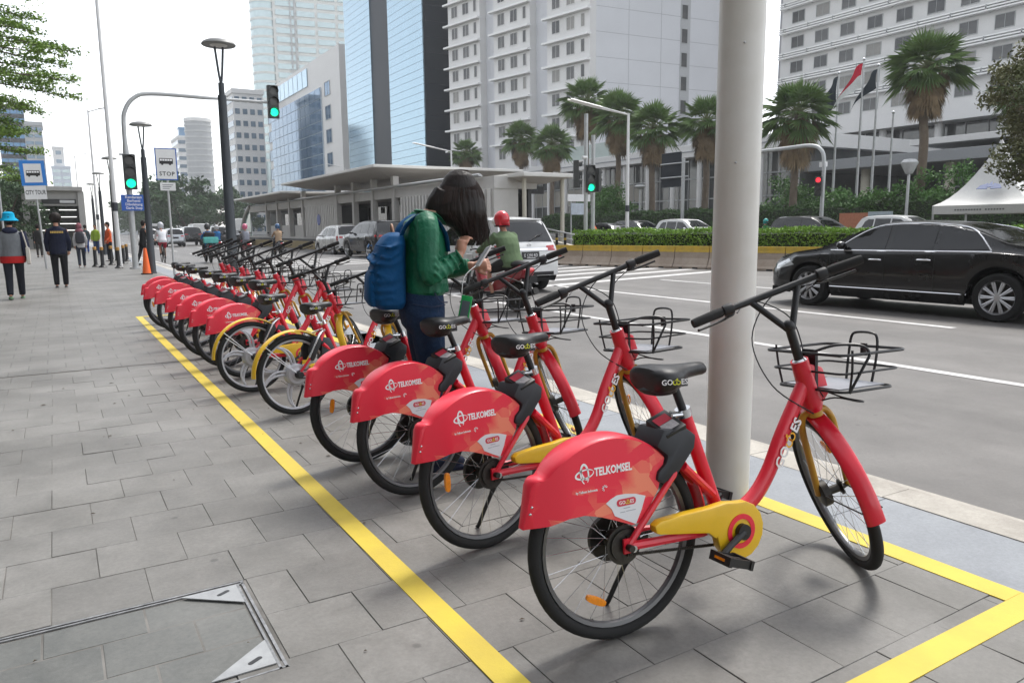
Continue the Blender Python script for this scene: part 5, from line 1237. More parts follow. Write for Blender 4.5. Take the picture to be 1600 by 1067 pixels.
# figures beyond the hedge
p = P3(931, 362, X=24.0)
figure('worker in orange vest beyond the median barrier by a parked dark car', (p.x, p.y, ROAD), R(160), 1.66, 8, ((2, 2), (-2, 4)), ((20, 30), (10, 30)), (0.75, 0.12, 0.02), (0.03, 0.03, 0.035), vx=0.02)
p = P3(1187, 352, X=32); q = scooter('scooter beyond the hedge under the green-helmeted rider', (p.x, p.y, ROAD), R(-90), (0.05, 0.2, 0.06))
rider('green-helmeted rider just showing above the hedge beside the white pole', (p.x, p.y, ROAD), R(-90), (0.05, 0.18, 0.05), hat=(0.0, 0.28, 0.26), vx=0.022)
# ================================================================ vehicles
from mathutils.bvhtree import BVHTree
def lerp_tab(tab, x):
    if x <= tab[0][0]: return tab[0][1]
    for (a, va), (c, vc) in zip(tab, tab[1:]):
        if x <= c: return va + (vc - va) * (x - a) / (c - a)
    return tab[-1][1]
def smooth_tab(tab, n=4):
    p = smooth_pts([(x, 0, v) for x, v in tab], n); return sorted([(q.x, q.z) for q in p])
M['carglass'] = mat('tinted car glass', (0.006, 0.007, 0.008), 0.03, spec=0.6, var=0.1, scale=1)
M['tail'] = mat('red tail lamp', (0.42, 0.008, 0.012), 0.15, coat=0.6)
M['head'] = mat('clear head lamp', (0.55, 0.57, 0.58), 0.12, 0.4, coat=0.6)
M['chrome'] = mat('chrome trim', (0.75, 0.75, 0.76), 0.14, 1.0)
M['seamd'] = mat('panel gap', (0.006, 0.006, 0.006), 0.8)
SPEC = dict(
    sedan=dict(L=5.05, W=1.90, H=1.45, rw=1.08, fw=4.12, wr=0.345, zb=0.20, belt=[(0, 0.93), (1.2, 0.99), (3.6, 0.94), (4.4, 0.86), (5.05, 0.60)],
        top=[(0, 0.62), (0.02, 0.80), (0.06, 0.97), (0.2, 1.02), (0.75, 1.07), (1.05, 1.13), (1.45, 1.30), (1.9, 1.41), (2.5, 1.45), (2.95, 1.43), (3.35, 1.30), (3.85, 1.05), (4.05, 0.995), (4.5, 0.93), (4.8, 0.84), (4.95, 0.72), (5.02, 0.60), (5.05, 0.45)],
        side=[[(1.25, 1.015), (2.0, 1.005), (2.0, 1.36), (1.75, 1.335), (1.5, 1.25)], [(2.05, 1.005), (2.72, 0.985), (2.72, 1.37), (2.3, 1.385), (2.05, 1.365)], [(2.80, 0.985), (3.62, 0.965), (3.45, 1.10), (3.18, 1.27), (2.95, 1.345), (2.80, 1.365)]],
        ws=(3.05, 3.80), rg=(1.0, 1.75), doors=(1.98, 2.76, 3.72), seat=None),
    mpv=dict(L=4.15, W=1.68, H=1.62, rw=0.72, fw=3.28, wr=0.30, zb=0.22, belt=[(0, 0.92), (1.5, 0.97), (3.0, 0.93), (3.5, 0.90), (4.15, 0.6)],
        top=[(0, 0.55), (0.015, 0.75), (0.04, 0.96), (0.09, 1.02), (0.22, 1.25), (0.36, 1.52), (0.46, 1.60), (0.7, 1.63), (1.6, 1.64), (2.2, 1.60), (2.6, 1.45), (3.1, 1.13), (3.3, 1.04), (3.7, 0.98), (3.95, 0.86), (4.08, 0.70), (4.15, 0.45)],
        side=[[(0.50, 1.03), (1.0, 1.02), (1.0, 1.46), (0.72, 1.46), (0.6, 1.36)], [(1.06, 1.02), (1.78, 1.01), (1.78, 1.47), (1.06, 1.48)], [(1.85, 1.01), (2.75, 0.985), (2.85, 1.03), (2.45, 1.32), (2.2, 1.44), (1.85, 1.47)]],
        ws=(2.35, 3.05), rg=(0.13, 0.40), doors=(1.02, 1.82, 2.80)),
    suv=dict(L=4.75, W=1.86, H=1.80, rw=0.95, fw=3.75, wr=0.385, zb=0.32, belt=[(0, 1.08), (1.5, 1.13), (3.4, 1.10), (4.0, 1.06), (4.75, 0.8)],
        top=[(0, 0.65), (0.015, 0.90), (0.05, 1.10), (0.12, 1.18), (0.28, 1.50), (0.40, 1.70), (0.55, 1.77), (1.0, 1.81), (1.9, 1.82), (2.5, 1.77), (2.9, 1.60), (3.4, 1.27), (3.6, 1.19), (4.1, 1.14), (4.5, 1.04), (4.66, 0.88), (4.75, 0.6)],
        side=[[(0.50, 1.22), (1.1, 1.20), (1.1, 1.62), (0.8, 1.62), (0.62, 1.5)], [(1.17, 1.20), (2.0, 1.18), (2.0, 1.64), (1.17, 1.65)], [(2.07, 1.18), (3.05, 1.15), (3.12, 1.20), (2.75, 1.46), (2.5, 1.60), (2.07, 1.64)]],
        ws=(2.65, 3.35), rg=(0.16, 0.43), doors=(1.14, 2.04, 3.10)))
def make_car(kind, label, loc, rz, paint, group=None, detail=True, name=None, plate=None, spokes=10):
    S = SPEC[kind]; L, W, H, zb = S['L'], S['W'], S['H'], S['zb']
    t = thing(name or {'sedan': 'car', 'mpv': 'people_carrier', 'suv': 'sport_utility_car'}[kind], label, 'car', loc, rz, group)
    top = smooth_tab(S['top'], 4) if False else S['top']; belt = S['belt']
    plan = [(0, 0.86), (0.06, 0.92), (0.2, 0.965), (0.5, 0.99), (1.2, 1.0), (L - 1.3, 1.0), (L - 0.6, 0.965), (L - 0.25, 0.90), (L - 0.08, 0.82), (L, 0.72)]
    ra = S['wr'] + 0.055
    xs = set([0, 0.01, 0.03, 0.06, 0.1, 0.15, L, L - 0.01, L - 0.03, L - 0.06, L - 0.1, L - 0.16])
    x = 0.2
    while x < L - 0.18: xs.add(round(x, 3)); x += 0.07
    for c in (S['rw'], S['fw']):
        for k in range(15): xs.add(round(c - ra + 2 * ra * (0.5 - 0.5 * math.cos(math.pi * k / 14)), 4))
    xs = sorted(xs)
    def section(x):
        w = W / 2 * lerp_tab(plan, x); tp = lerp_tab(top, x); be = min(lerp_tab(belt, x), tp - 0.02)
        e = min(x, L - x); b0 = zb + max(0, 0.16 - e) * 0.9
        for c in (S['rw'], S['fw']):
            if abs(x - c) < ra: b0 = max(b0, S['wr'] + math.sqrt(ra * ra - (x - c) ** 2))
        b0 = min(b0, be - 0.05); hgt = be - b0
        pts = [(w * 0.93, b0), (w * 0.985, b0 + hgt * 0.16), (w * 1.0, b0 + hgt * 0.45), (w * 0.995, b0 + hgt * 0.72), (w * 0.975, b0 + hgt * 0.93), (w * 0.94, be)]
        g = max(0.0, min(1.0, (tp - be - 0.06) / (H - 0.06 - lerp_tab(belt, x) + 1e-6)))
        we = w * (0.92 - 0.20 * g)
        d = 0.012 + 0.05 * g
        pts += [(we + (w * 0.93 - we) * 0.45, be + (tp - d - be) * 0.5), (we, tp - d), (we * 0.86, tp - d * 0.42), (we * 0.5, tp - d * 0.1), (0, tp)]
        return pts
    rings = []
    for x in xs:
        s = section(x); rings.append([Vector((x, y, z)) for y, z in s] + [Vector((x, -y, z)) for y, z in s[-2::-1]])
    b = MB(); b.loft(rings, cap=True, closed=False)
    body = b.build('body', paint, t, ang=34)
    bm = bmesh.new(); bm.from_mesh(body.data); bvh = BVHTree.FromBMesh(bm); bm.free()
    def patch(nm, poly, ax, mm, off=0.006, sign=1, sub=3, par=None):
        """lay a polygon on the bodywork: ax 'side' = (x,z), 'end' = (y,z), 'top' = (x,y)"""
        q = bmesh.new(); vs = [q.verts.new((u, v, 0)) for u, v in poly]; q.faces.new(vs); bmesh.ops.triangulate(q, faces=q.faces[:])
        bmesh.ops.subdivide_edges(q, edges=q.edges[:], cuts=sub, use_grid_fill=True)
        for v in q.verts:
            u, w_ = v.co.x, v.co.y
            if ax == 'side': o, d = Vector((u, sign * 3, w_)), Vector((0, -sign, 0))
            elif ax == 'end': o, d = Vector((-2 if sign < 0 else L + 2, u, w_)), Vector((1 if sign < 0 else -1, 0, 0))
            else: o, d = Vector((u, w_, 4)), Vector((0, 0, -1))
            h, nrm, _, _ = bvh.ray_cast(o, d)
            if h is None: h, nrm = o + d * (3 - W / 2 if ax == 'side' else 2.1), -d
            if nrm.dot(d) > 0: nrm = -nrm
            v.co = h + (nrm * 0.6 - d * 0.4).normalized() * off
        me = bpy.data.meshes.new(nm); bmesh.ops.recalc_face_normals(q, faces=q.faces[:]); q.to_mesh(me); q.free(); me.materials.append(mm)
        me.polygons.foreach_set('use_smooth', [True] * len(me.polygons))
        if me.polygons:
            n0 = sum((p.normal for p in me.polygons), Vector()); ref = Vector((0, sign, 0)) if ax == 'side' else Vector((sign, 0, 0)) if ax == 'end' else Vector((0, 0, 1))
            if n0.dot(ref) < 0: me.flip_normals()
        return link(nm, me, par or t)
    G = M['carglass']
    for s in (-1, 1):
        for poly in S['side']: patch('side_window', poly, 'side', G, 0.006, s)
    def wy(x): return section(x)[7][0] * 0.93
    for nm, (x0, x1) in (('windscreen', S['ws']), ('rear_window', S['rg'])):
        xq = [x0 + (x1 - x0) * k / 4 for k in range(5)]
        patch(nm, [(x, wy(x)) for x in xq] + [(x, -wy(x)) for x in reversed(xq)], 'top', G, 0.006, 1, 3)
    hw = W / 2
    # lamps
    zt = lerp_tab(belt, 0.05)
    for s in (-1, 1):
        if kind == 'sedan':
            patch('tail_lamp', [(s * 0.45, 0.80), (s * 0.80, 0.80), (s * 0.82, 0.93), (s * 0.48, 0.93)], 'end', M['tail'], 0.006, -1, 1)
            patch('head_lamp', [(L - 0.62, 0.70), (L - 0.20, 0.60), (L - 0.14, 0.68), (L - 0.45, 0.80)], 'side', M['head'], 0.006, s, 2)
        elif kind == 'mpv':
            patch('tail_lamp', [(s * 0.42, 0.90), (s * 0.74, 0.90), (s * 0.76, 1.02), (s * 0.45, 1.0)], 'end', M['tail'], 0.008, -1, 2)
            patch('tail_lamp', [(0.015, 0.76), (0.11, 0.76), (0.30, 1.02), (0.10, 1.02)], 'side', M['tail'], 0.008, s, 2)
            patch('head_lamp', [(L - 0.62, 0.78), (L - 0.20, 0.66), (L - 0.16, 0.76), (L - 0.50, 0.90)], 'side', M['head'], 0.006, s, 2)
        else:
            patch('tail_lamp', [(s * 0.40, 1.03), (s * 0.82, 1.03), (s * 0.83, 1.14), (s * 0.45, 1.09)], 'end', M['tail'], 0.008, -1, 2)
            patch('tail_lamp', [(0.02, 1.02), (0.25, 1.02), (0.32, 1.12), (0.06, 1.12)], 'side', M['tail'], 0.008, s, 2)
            patch('head_lamp', [(L - 0.62, 0.92), (L - 0.20, 0.82), (L - 0.16, 0.92), (L - 0.50, 1.02)], 'side', M['head'], 0.006, s, 2)
    # bumpers dark strip, plate
    patch('rear_apron', [(-hw * 0.72, 0.34), (hw * 0.72, 0.34), (hw * 0.72, 0.45), (-hw * 0.72, 0.45)], 'end', M['blackp'], 0.006, -1, 2)
    patch('grille', [(-hw * 0.45, 0.42), (hw * 0.45, 0.42), (hw * 0.45, 0.62 if kind != 'suv' else 0.8), (-hw * 0.45, 0.62 if kind != 'suv' else 0.8)], 'end', M['blackp'], 0.008, 1, 2)
    zp = 0.72 if kind == 'mpv' else 0.86 if kind == 'suv' else 0.62
    pl = patch('number_plate', [(-0.23, zp), (0.23, zp), (0.23, zp + 0.16), (-0.23, zp + 0.16)], 'end', M['black'], 0.012, -1, 1)
    if plate:
        me = text_mesh(plate, 0.095, 0.001, 0.85, align='CENTER'); x = min(v.co.x for v in pl.data.vertices) - 0.004
        me.transform(Matrix.Translation((x, 0, zp + 0.055)) @ Matrix.Rotation(R(-90), 4, 'Z') @ rot90()); link('plate_lettering', me, pl)
        b = MB(); b.tube([(x, -0.11, zp + 0.03), (x, 0.11, zp + 0.03)], 0.006, 4); b.build('plate_line', M['white'], pl)
    if kind in ('mpv', 'suv') and detail:
        patch('tailgate_bar', [(-0.46, zp + 0.185), (0.46, zp + 0.185), (0.46, zp + 0.235), (-0.46, zp + 0.235)], 'end', M['chrome'], 0.02, -1, 1)
        x = [bvh.ray_cast(Vector((-2, 0, zp + 0.30)), Vector((1, 0, 0)))[0]][0].x - 0.01
        b = MB(); b.lathe([(0.032, -0.006), (0.042, -0.006), (0.042, 0.006), (0.032, 0.006)], 20, (0, 0, 0), 'x', closed=True); b.lathe([(0.014, -0.006), (0.021, -0.006), (0.021, 0.006), (0.014, 0.006)], 16, (0, 0, 0.008), 'x', closed=True); o = b.build('badge', M['chrome'], t, loc=(x, 0, zp + 0.30)); o.scale = (1, 1.3, 0.9)
        xg, zg = S['rg'][0], lerp_tab(top, S['rg'][0])
        b = MB(); b.tube([(xg - 0.03, -0.05, zg + 0.03), (xg + 0.02, -0.28, zg + 0.13), (xg + 0.04, -0.42, zg + 0.16)], 0.012, 6); b.build('wiper', M['black'], t)
        b = MB(); xr = S['rg'][1]; zr = lerp_tab(top, xr); b.box(xr - 0.02, xr + 0.16, -hw * 0.66, hw * 0.66, zr + 0.0, zr + 0.035); b.build('spoiler', paint if kind == 'mpv' else M['blackp'], t, bevel=0.012)
    # seams, handles, mirrors
    if detail:
        for s in (-1, 1):
            b = MB()
            for dx in S['doors']:
                pts = []
                for k in range(9):
                    z = zb + 0.10 + (lerp_tab(belt, dx) - zb - 0.12) * k / 8
                    h = bvh.ray_cast(Vector((dx, s * 3, z)), Vector((0, -s, 0)))[0]
                    if h: pts.append(h)
                if len(pts) > 1: b.tube(pts, 0.0055, 4)
            b.build('door_seam', M['seamd'], t)
            for dx in S['doors'][:2]:
                z = lerp_tab(belt, dx) - 0.13; h = bvh.ray_cast(Vector((dx + 0.16, s * 3, z)), Vector((0, -s, 0)))[0]
                b = MB(); b.tube([h + Vector((-0.10, s * 0.004, 0)), h + Vector((-0.07, s * 0.03, 0.005)), h + Vector((0.07, s * 0.03, 0.005)), h + Vector((0.10, s * 0.004, 0))], 0.016, 8); b.build('door_handle', paint if kind != 'sedan' else M['chrome'], t)
            if kind == 'sedan':
                b = MB(); pts = []
                for k in range(24):
                    x = 1.2 + (3.75 - 1.2) * k / 23; h = bvh.ray_cast(Vector((x, s * 3, 0.985 - 0.02 * (x - 1.2) / 2.5)), Vector((0, -s, 0)))[0]
                    if h: pts.append(h)
                b.tube(pts, 0.013, 6); up = []
                for x, z in ((1.22, 1.0), (1.48, 1.265), (1.75, 1.352), (2.05, 1.385), (2.4, 1.400), (2.8, 1.385), (3.1, 1.325), (3.4, 1.165), (3.64, 0.99)):
                    h = bvh.ray_cast(Vector((x, s * 3, z)), Vector((0, -s, 0)))[0]
                    if h: up.append(h)
                b.tube(smooth_pts(up, 3), 0.011, 6); b.build('window_trim', M['chrome'], t)
                b = MB(); pts = []
                for k in range(20):
                    x = 1.5 + 2.2 * k / 19; h = bvh.ray_cast(Vector((x, s * 3, 0.36)), Vector((0, -s, 0)))[0]; pts.append(h)
                b.tube(pts, 0.012, 6); b.build('sill_trim', M['chrome'], t)
            xm = S['side'][-1][1][0] - 0.12; zm = lerp_tab(belt, xm) + 0.09
            h = bvh.ray_cast(Vector((xm, s * 3, zm)), Vector((0, -s, 0)))[0]
            b = MB(); b.ball(h + Vector((0, s * 0.13, 0.02)), (0.07, 0.10, 0.065), 12, 8); b.tube([h, h + Vector((0, s * 0.08, 0.0))], 0.025, 8); b.build('door_mirror', paint, t)
    # underbody, arches
    b = MB(); b.box(0.12, L - 0.12, -hw * 0.88, hw * 0.88, zb + 0.02, zb + 0.10)
    for c in (S['rw'], S['fw']):
        for s in (-1, 1):
            rr = []
            for k in range(13):
                a = math.pi * k / 12; x, z = c + (ra + 0.004) * math.cos(a), S['wr'] + (ra + 0.004) * math.sin(a); rr.append([Vector((x, s * hw * 0.90, z)), Vector((x, s * hw * 0.45, z))])
            b.loft(rr, cap=False, closed=False)
    b.build('underbody', M['seamd'], t)
    # wheels
    for c in (S['rw'], S['fw']):
        for s in (-1, 1):
            r = S['wr']; yc = s * (hw - 0.115); b = MB()
            b.lathe([(r * 0.70, -0.10), (r * 0.92, -0.105), (r * 0.985, -0.085), (r, -0.05), (r, 0.05), (r * 0.985, 0.085), (r * 0.92, 0.105), (r * 0.70, 0.10)], 36, (0, 0, 0), 'y'); w = b.build('wheel', M['rubber'], t, loc=(c, yc, r))
            b = MB(); b.lathe([(r * 0.70, s * 0.10), (r * 0.68, s * 0.085), (r * 0.64, s * 0.07), (r * 0.62, -s * 0.06)], 32, (0, 0, 0), 'y')
            b.lathe([(0.0, s * 0.088), (r * 0.13, s * 0.088), (r * 0.17, s * 0.075)], 18, (0, 0, 0), 'y')
            for k in range(spokes):
                a = 2 * math.pi * k / spokes; dl = 0.09
                for dd in (-dl, dl):
                    b.tube([(r * 0.12 * math.cos(a + dd), s * 0.080, r * 0.12 * math.sin(a + dd)), (r * 0.66 * math.cos(a + dd * 0.75), s * 0.078, r * 0.66 * math.sin(a + dd * 0.75))], r * 0.045, 6, flat=(1, 1))
            b.build('rim', M['alloy'], w)
            b = MB(); b.cyl((0, s * 0.02, 0), (0, s * 0.035, 0), r * 0.6, n=24); b.build('brake_disc', M['dsteel'], w)
    return t
def paint(name, c, metal=0.0): return mat(name, c, 0.28, metal, var=0.04, scale=2, coat=0.8, spec=0.25)
BLK = paint('black car paint', (0.0025, 0.0025, 0.003)); WHT = paint('white car paint', (0.66, 0.66, 0.65)); CHA = paint('charcoal car paint', (0.010, 0.012, 0.016), 0.1); SIL = paint('silver car paint', (0.42, 0.44, 0.46), 0.5); DRK = paint('dark grey car paint', (0.02, 0.02, 0.021), 0.1)
H90, H270 = R(90), R(-90)
make_car('sedan', 'large glossy black saloon car driving past on the near lane', (12.28, 4.42, ROAD), R(92), BLK)
make_car('mpv', 'white people carrier seen from behind with a black number plate', (8.70, 13.55, ROAD), R(93), WHT, plate='E 1290 RD', spokes=6)
make_car('suv', 'dark sport utility car ahead of the white people carrier, near the station', (13.75, 33.4, ROAD), R(92), CHA, spokes=6)
make_car('mpv', 'small white car just ahead of the dark sport utility car', (14.3, 41.0, ROAD), R(92), WHT, spokes=6)
make_car('mpv', 'dark people carrier beyond the hedge next to the orange-vested worker', (31.0, 40.5, ROAD), H270, CHA, spokes=6)
make_car('suv', 'dark car between two others beyond the hedge, left of the white pole', (35.0, 42.8, ROAD), H270, DRK, spokes=6)
make_car('suv', 'white sport utility car beyond the hedge, left of the thick white pole', (33.2, 36.2, ROAD), H270, WHT, spokes=6)
make_car('suv', 'black estate car beyond the hedge, right of the thick white pole', (32.0, 26.3, ROAD), H270, BLK, spokes=6)
make_car('suv', 'white car roof showing behind the black saloon on the far carriageway', (36.0, 24.2, ROAD), H270, WHT, spokes=6)
make_car('sedan', 'dark car roof behind the black saloon at the right picture edge', (24.5, 12.6, ROAD), H270, DRK, spokes=6)
for k_, px, py, lab, cc in (('suv', 303, 384, 'distant black sport utility car with red tail lamps in the queue', BLK), ('mpv', 276, 386, 'distant silver car beside the cyclist', SIL), ('mpv', 236, 384, 'distant white car half hidden by a lamp post', WHT)):
    p = P3(px, py, Z=ROAD); make_car(k_, lab, (p.x, p.y, ROAD), H90, cc, detail=False, spokes=6)
for k_, px, py, lab, cc in (('suv', 345, 383, 'distant dark pickup-like car behind the scooters', DRK), ('sedan', 375, 384, 'distant dark car beside the station front', CHA), ('suv', 290, 378, 'farther dark car in the distant queue', CHA), ('mpv', 262, 378, 'farther white car in the distant queue', WHT)):
    p = P3(px, py, Z=ROAD); make_car(k_, lab, (p.x, p.y, ROAD), H90, cc, detail=False, spokes=6)
# minibus and two white vans far down the road
def box_van(label, p, L, W, H, c, name='van', win=True):
    t = thing(name, label, name.replace('_', ' '), (p.x, p.y, ROAD), H90)
    b = MB(); rr = []
    for x, s, z in ((0, 0.94, 0.97), (0.08, 1, 1), (L * 0.8, 1, 1), (L * 0.95, 0.97, 0.9), (L, 0.9, 0.55)):
        hw = W / 2 * s; h = H * z; rr.append([Vector((x, hw, 0.35)), Vector((x, hw, h * 0.75)), Vector((x, hw * 0.93, h * 0.95)), Vector((x, hw * 0.7, h)), Vector((x, -hw * 0.7, h)), Vector((x, -hw * 0.93, h * 0.95)), Vector((x, -hw, h * 0.75)), Vector((x, -hw, 0.35))])
    b.loft(rr); b.build('body', c, t, ang=30)
    if win:
        b = MB(); b.box(-0.012, 0.02, -W * 0.38, W * 0.38, H * 0.55, H * 0.84); b.build('rear_window', M['carglass'], t, smooth=False)
        for s in (-1, 1):
            for k in range(5):
                b = MB(); b.box(0.5 + k * L * 0.155, 0.5 + k * L * 0.155 + L * 0.14, s * W / 2 - 0.01, s * W / 2 + 0.012, H * 0.52, H * 0.74); b.build('side_window', M['carglass'], t, smooth=False)
    for s in (-1, 1):
        b = MB(); b.box(-0.015, 0.02, s * W * 0.42 - 0.08, s * W * 0.42 + 0.08, 0.7, 1.15); b.build('tail_lamp', M['tail'], t, smooth=False)
        for x in (L * 0.2, L * 0.78):
            b = MB(); b.lathe([(0, -0.1), (0.38, -0.1), (0.42, -0.06), (0.42, 0.06), (0.38, 0.1), (0, 0.1)], 20, (x, s * (W / 2 - 0.12), 0.42), 'y'); b.build('wheel', M['rubber'], t)
p = P3(240, 375, Z=ROAD); p = Vector((9.0, 105, 0)); box_van('distant white minibus above the queue of cars', P3(243, 374, Z=ROAD), 6.5, 2.0, 2.7, WHT, 'minibus')
box_van('distant white van with rounded roof behind the black car', P3(313, 376, Z=ROAD), 5.2, 1.9, 2.4, WHT, 'van', False)
box_van('distant white covered truck beside the station end', P3(382, 376, Z=ROAD), 6.0, 2.3, 3.0, WHT, 'truck', False)
# ================================================================ median: barriers, hedge, station
M['conc'] = stone_mat('barrier concrete', (0.30, 0.235, 0.18), (0.40, 0.33, 0.265), 0.07)
M['conc'].node_tree.nodes['Principled BSDF'].inputs['Roughness'].default_value = 0.85
M['ybar'] = mat('worn yellow barrier paint', (0.62, 0.40, 0.03), 0.65, c2=(0.42, 0.30, 0.06), scale=5)
prof = [(-0.30, 0), (-0.30, 0.07), (-0.24, 0.13), (-0.13, 0.34), (-0.10, 0.60), (0.10, 0.60), (0.13, 0.34), (0.24, 0.13), (0.30, 0.07), (0.30, 0)]
def barrier_meshes(L):
    b = MB(); b.prism(prof, 0.012, L - 0.012, 'xz'); 
    a = b.mesh('barrier_body', M['conc'], smooth=False, bevel=0.012)
    c = MB(); c.prism([(-0.104, 0.603), (-0.118, 0.54), (-0.115, 0.535), (-0.10, 0.602), (-0.097, 0.73), (0.097, 0.73), (0.10, 0.603)], 0.014, L - 0.014, 'xz')
    d = MB(); d.box(-0.306, -0.296, L * 0.25, L * 0.40, 0.0, 0.05); d.box(-0.306, -0.296, L * 0.7, L * 0.8, 0.0, 0.05)
    return a, c.mesh('yellow_top', M['ybar'], smooth=False), d.mesh('drain_slot', M['black'], smooth=False)
BL = 1.22
BA, BC_, BD = barrier_meshes(BL)
def barrier_run(a, c, lab0):
    a, c = Vector((a[0], a[1], ROAD)), Vector((c[0], c[1], ROAD)); d = c - a; n = int(d.length / BL); d.normalize(); rz = math.atan2(d.y, d.x) - R(90)
    od = ['right-hand end', 'second from the right', 'third from the right', 'fourth from the right', 'fifth', 'fourth from the left', 'third from the left', 'second from the left', 'left-hand end']
    for k in range(n):
        p = a + d * (BL * k)
        t = thing('concrete_barrier', lab0 % od[min(k, 8)], 'barrier', (p.x, p.y, ROAD), rz + random.uniform(-0.008, 0.008), 'concrete median barriers with yellow tops')
        link('barrier_body', BA, t); link('yellow_top', BC_, t); link('drain_slot', BD, t)
barrier_run((19.9, 13.0), (15.9, 23.9), 'concrete barrier with yellow top below the clipped hedge, %s of the row')
# low yellow kerb wall along the station
M['kyel'] = mat('faded yellow kerb', (0.36, 0.27, 0.11), 0.8, c2=(0.30, 0.24, 0.14), scale=1.2)
t = tag(MB().box(15.9, 16.2, 24.2, 82, ROAD - 0.1, 0.42).build('median_wall', M['kyel'], smooth=False, bevel=0.03), 'long low faded yellow wall edging the bus station', 'wall')

# ---- hedges (clipped, built of leaf faces over a dark core)
M['leafh'] = mat('hedge leaves', (0.115, 0.235, 0.018), 0.5, c2=(0.22, 0.38, 0.045), scale=2.2, spec=0.3)
M['leafd'] = mat('dark hedge leaves', (0.035, 0.085, 0.018), 0.55, c2=(0.06, 0.12, 0.03), scale=1.2, spec=0.3)
M['hcore'] = mat('hedge twigs', (0.02, 0.035, 0.012), 0.9, var=0.3)
def leaf(b, c, s, rn, tilt=1.0, m=0, asp=0.5):
    z = Vector((rn.gauss(0, tilt), rn.gauss(0, tilt), rn.gauss(0.6, 0.6))).normalized(); a = rn.uniform(0, 6.283)
    u = z.orthogonal().normalized(); v = z.cross(u); d = u * math.cos(a) + v * math.sin(a); e = z.cross(d)
    b.add([c - d * s, c - e * s * asp + z * s * 0.12, c + d * s, c + e * s * asp + z * s * 0.12], [(0, 1, 2, 3)], m)
def hedge(name, label, p0, p1, w, h, n, s, m, z0=ROAD, seed=1, wob=0.06, cat='hedge'):
    rn = random.Random(seed); p0, p1 = Vector((p0[0], p0[1], z0)), Vector((p1[0], p1[1], z0)); d = p1 - p0; L = d.length
    t = thing(name, label, cat, p0, math.atan2(d.y, d.x))
    b = MB(); nx = max(2, int(L / 0.6)); rings = []
    for k in range(nx + 1):
        x = L * k / nx; j = lambda: rn.uniform(-wob, wob) * 0.5
        rings.append([Vector((x, -w / 2 + 0.08 + j(), 0)), Vector((x, -w / 2 + 0.06 + j(), h - 0.12 + j())), Vector((x, 0, h - 0.06 + j())), Vector((x, w / 2 - 0.06 + j(), h - 0.12 + j())), Vector((x, w / 2 - 0.08 + j(), 0))])
    b.loft(rings); b.build('twigs', M['hcore'], t, smooth=False)
    b = MB()
    for k in range(n):
        x = rn.uniform(0, L); f = rn.random(); hh = h + wob * math.sin(x * 2.1 + seed) * 0.6 + rn.uniform(-0.03, 0.05)
        if f < 0.42: c = Vector((x, rn.uniform(-w / 2, w / 2), hh + rn.gauss(0, wob * 0.5)))
        else: c = Vector((x, (-1 if f < 0.86 else 1) * (w / 2 + rn.gauss(0, wob * 0.5)), rn.uniform(0.02, hh)))
        leaf(b, c, s * rn.uniform(0.6, 1.3), rn)
    b.build('foliage', m, t, smooth=False, fix=False)
hedge('hedge', 'bright green clipped hedge behind the concrete barriers', (17.2, 23.2), (22.2, 9.8), 1.3, 1.22, 26000, 0.045, M['leafh'], seed=3)
hedge('hedge', 'long dark green hedge in front of the hotel on the far pavement', (40.5, 60), (40.5, 27), 1.6, 2.4, 16000, 0.10, M['leafd'], seed=4, wob=0.15)
hedge('hedge', 'dark green hedge behind the white tent', (41.5, 27), (41.5, 8), 1.6, 2.6, 12000, 0.10, M['leafd'], seed=5, wob=0.18)
t = tag(MB().box(39.0, 39.4, 5, 62, ROAD, 0.75).build('planter_wall', mat('planter concrete', (0.3, 0.29, 0.27), 0.8, var=0.1), smooth=False), 'low concrete planter wall along the far pavement', 'wall')

# ---- bus station on the median
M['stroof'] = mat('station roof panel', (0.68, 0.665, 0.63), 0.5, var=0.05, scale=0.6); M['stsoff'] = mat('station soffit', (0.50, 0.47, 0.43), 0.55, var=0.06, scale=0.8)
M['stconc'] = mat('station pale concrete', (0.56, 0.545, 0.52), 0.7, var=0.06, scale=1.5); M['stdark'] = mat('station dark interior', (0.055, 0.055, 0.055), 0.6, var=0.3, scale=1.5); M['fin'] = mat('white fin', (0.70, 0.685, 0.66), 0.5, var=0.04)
st = thing('bus_station', 'long pale median bus station with overhanging flat roofs and white vertical fins', 'station', (0, 0, 0))
XS = 17.0     # road-side face
def canopy(x0, x1, y0, y1, z, th=0.16, drop=0.42):
    """flat roof, thin at the edge, soffit falling to the middle"""
    b = MB(); b.box(x0, x1, y0, y1, z - th, z); r = b.build('roof', M['stroof'], st, smooth=False, bevel=0.03)
    b = MB(); cx, cy = (x0 + x1) / 2, (y0 + y1) / 2
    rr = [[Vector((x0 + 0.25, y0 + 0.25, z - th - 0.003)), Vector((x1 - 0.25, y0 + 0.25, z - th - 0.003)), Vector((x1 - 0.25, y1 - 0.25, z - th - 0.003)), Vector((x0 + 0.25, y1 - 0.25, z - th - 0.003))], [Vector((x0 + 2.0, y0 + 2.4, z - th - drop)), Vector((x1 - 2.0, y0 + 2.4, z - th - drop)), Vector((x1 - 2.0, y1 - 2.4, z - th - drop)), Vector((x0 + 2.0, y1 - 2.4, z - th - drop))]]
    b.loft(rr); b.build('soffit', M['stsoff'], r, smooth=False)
canopy(15.6, 25.5, 41.8 * 0.97, 60.5, 4.85)
canopy(15.8, 24.0, 61.5, 80, 4.35)
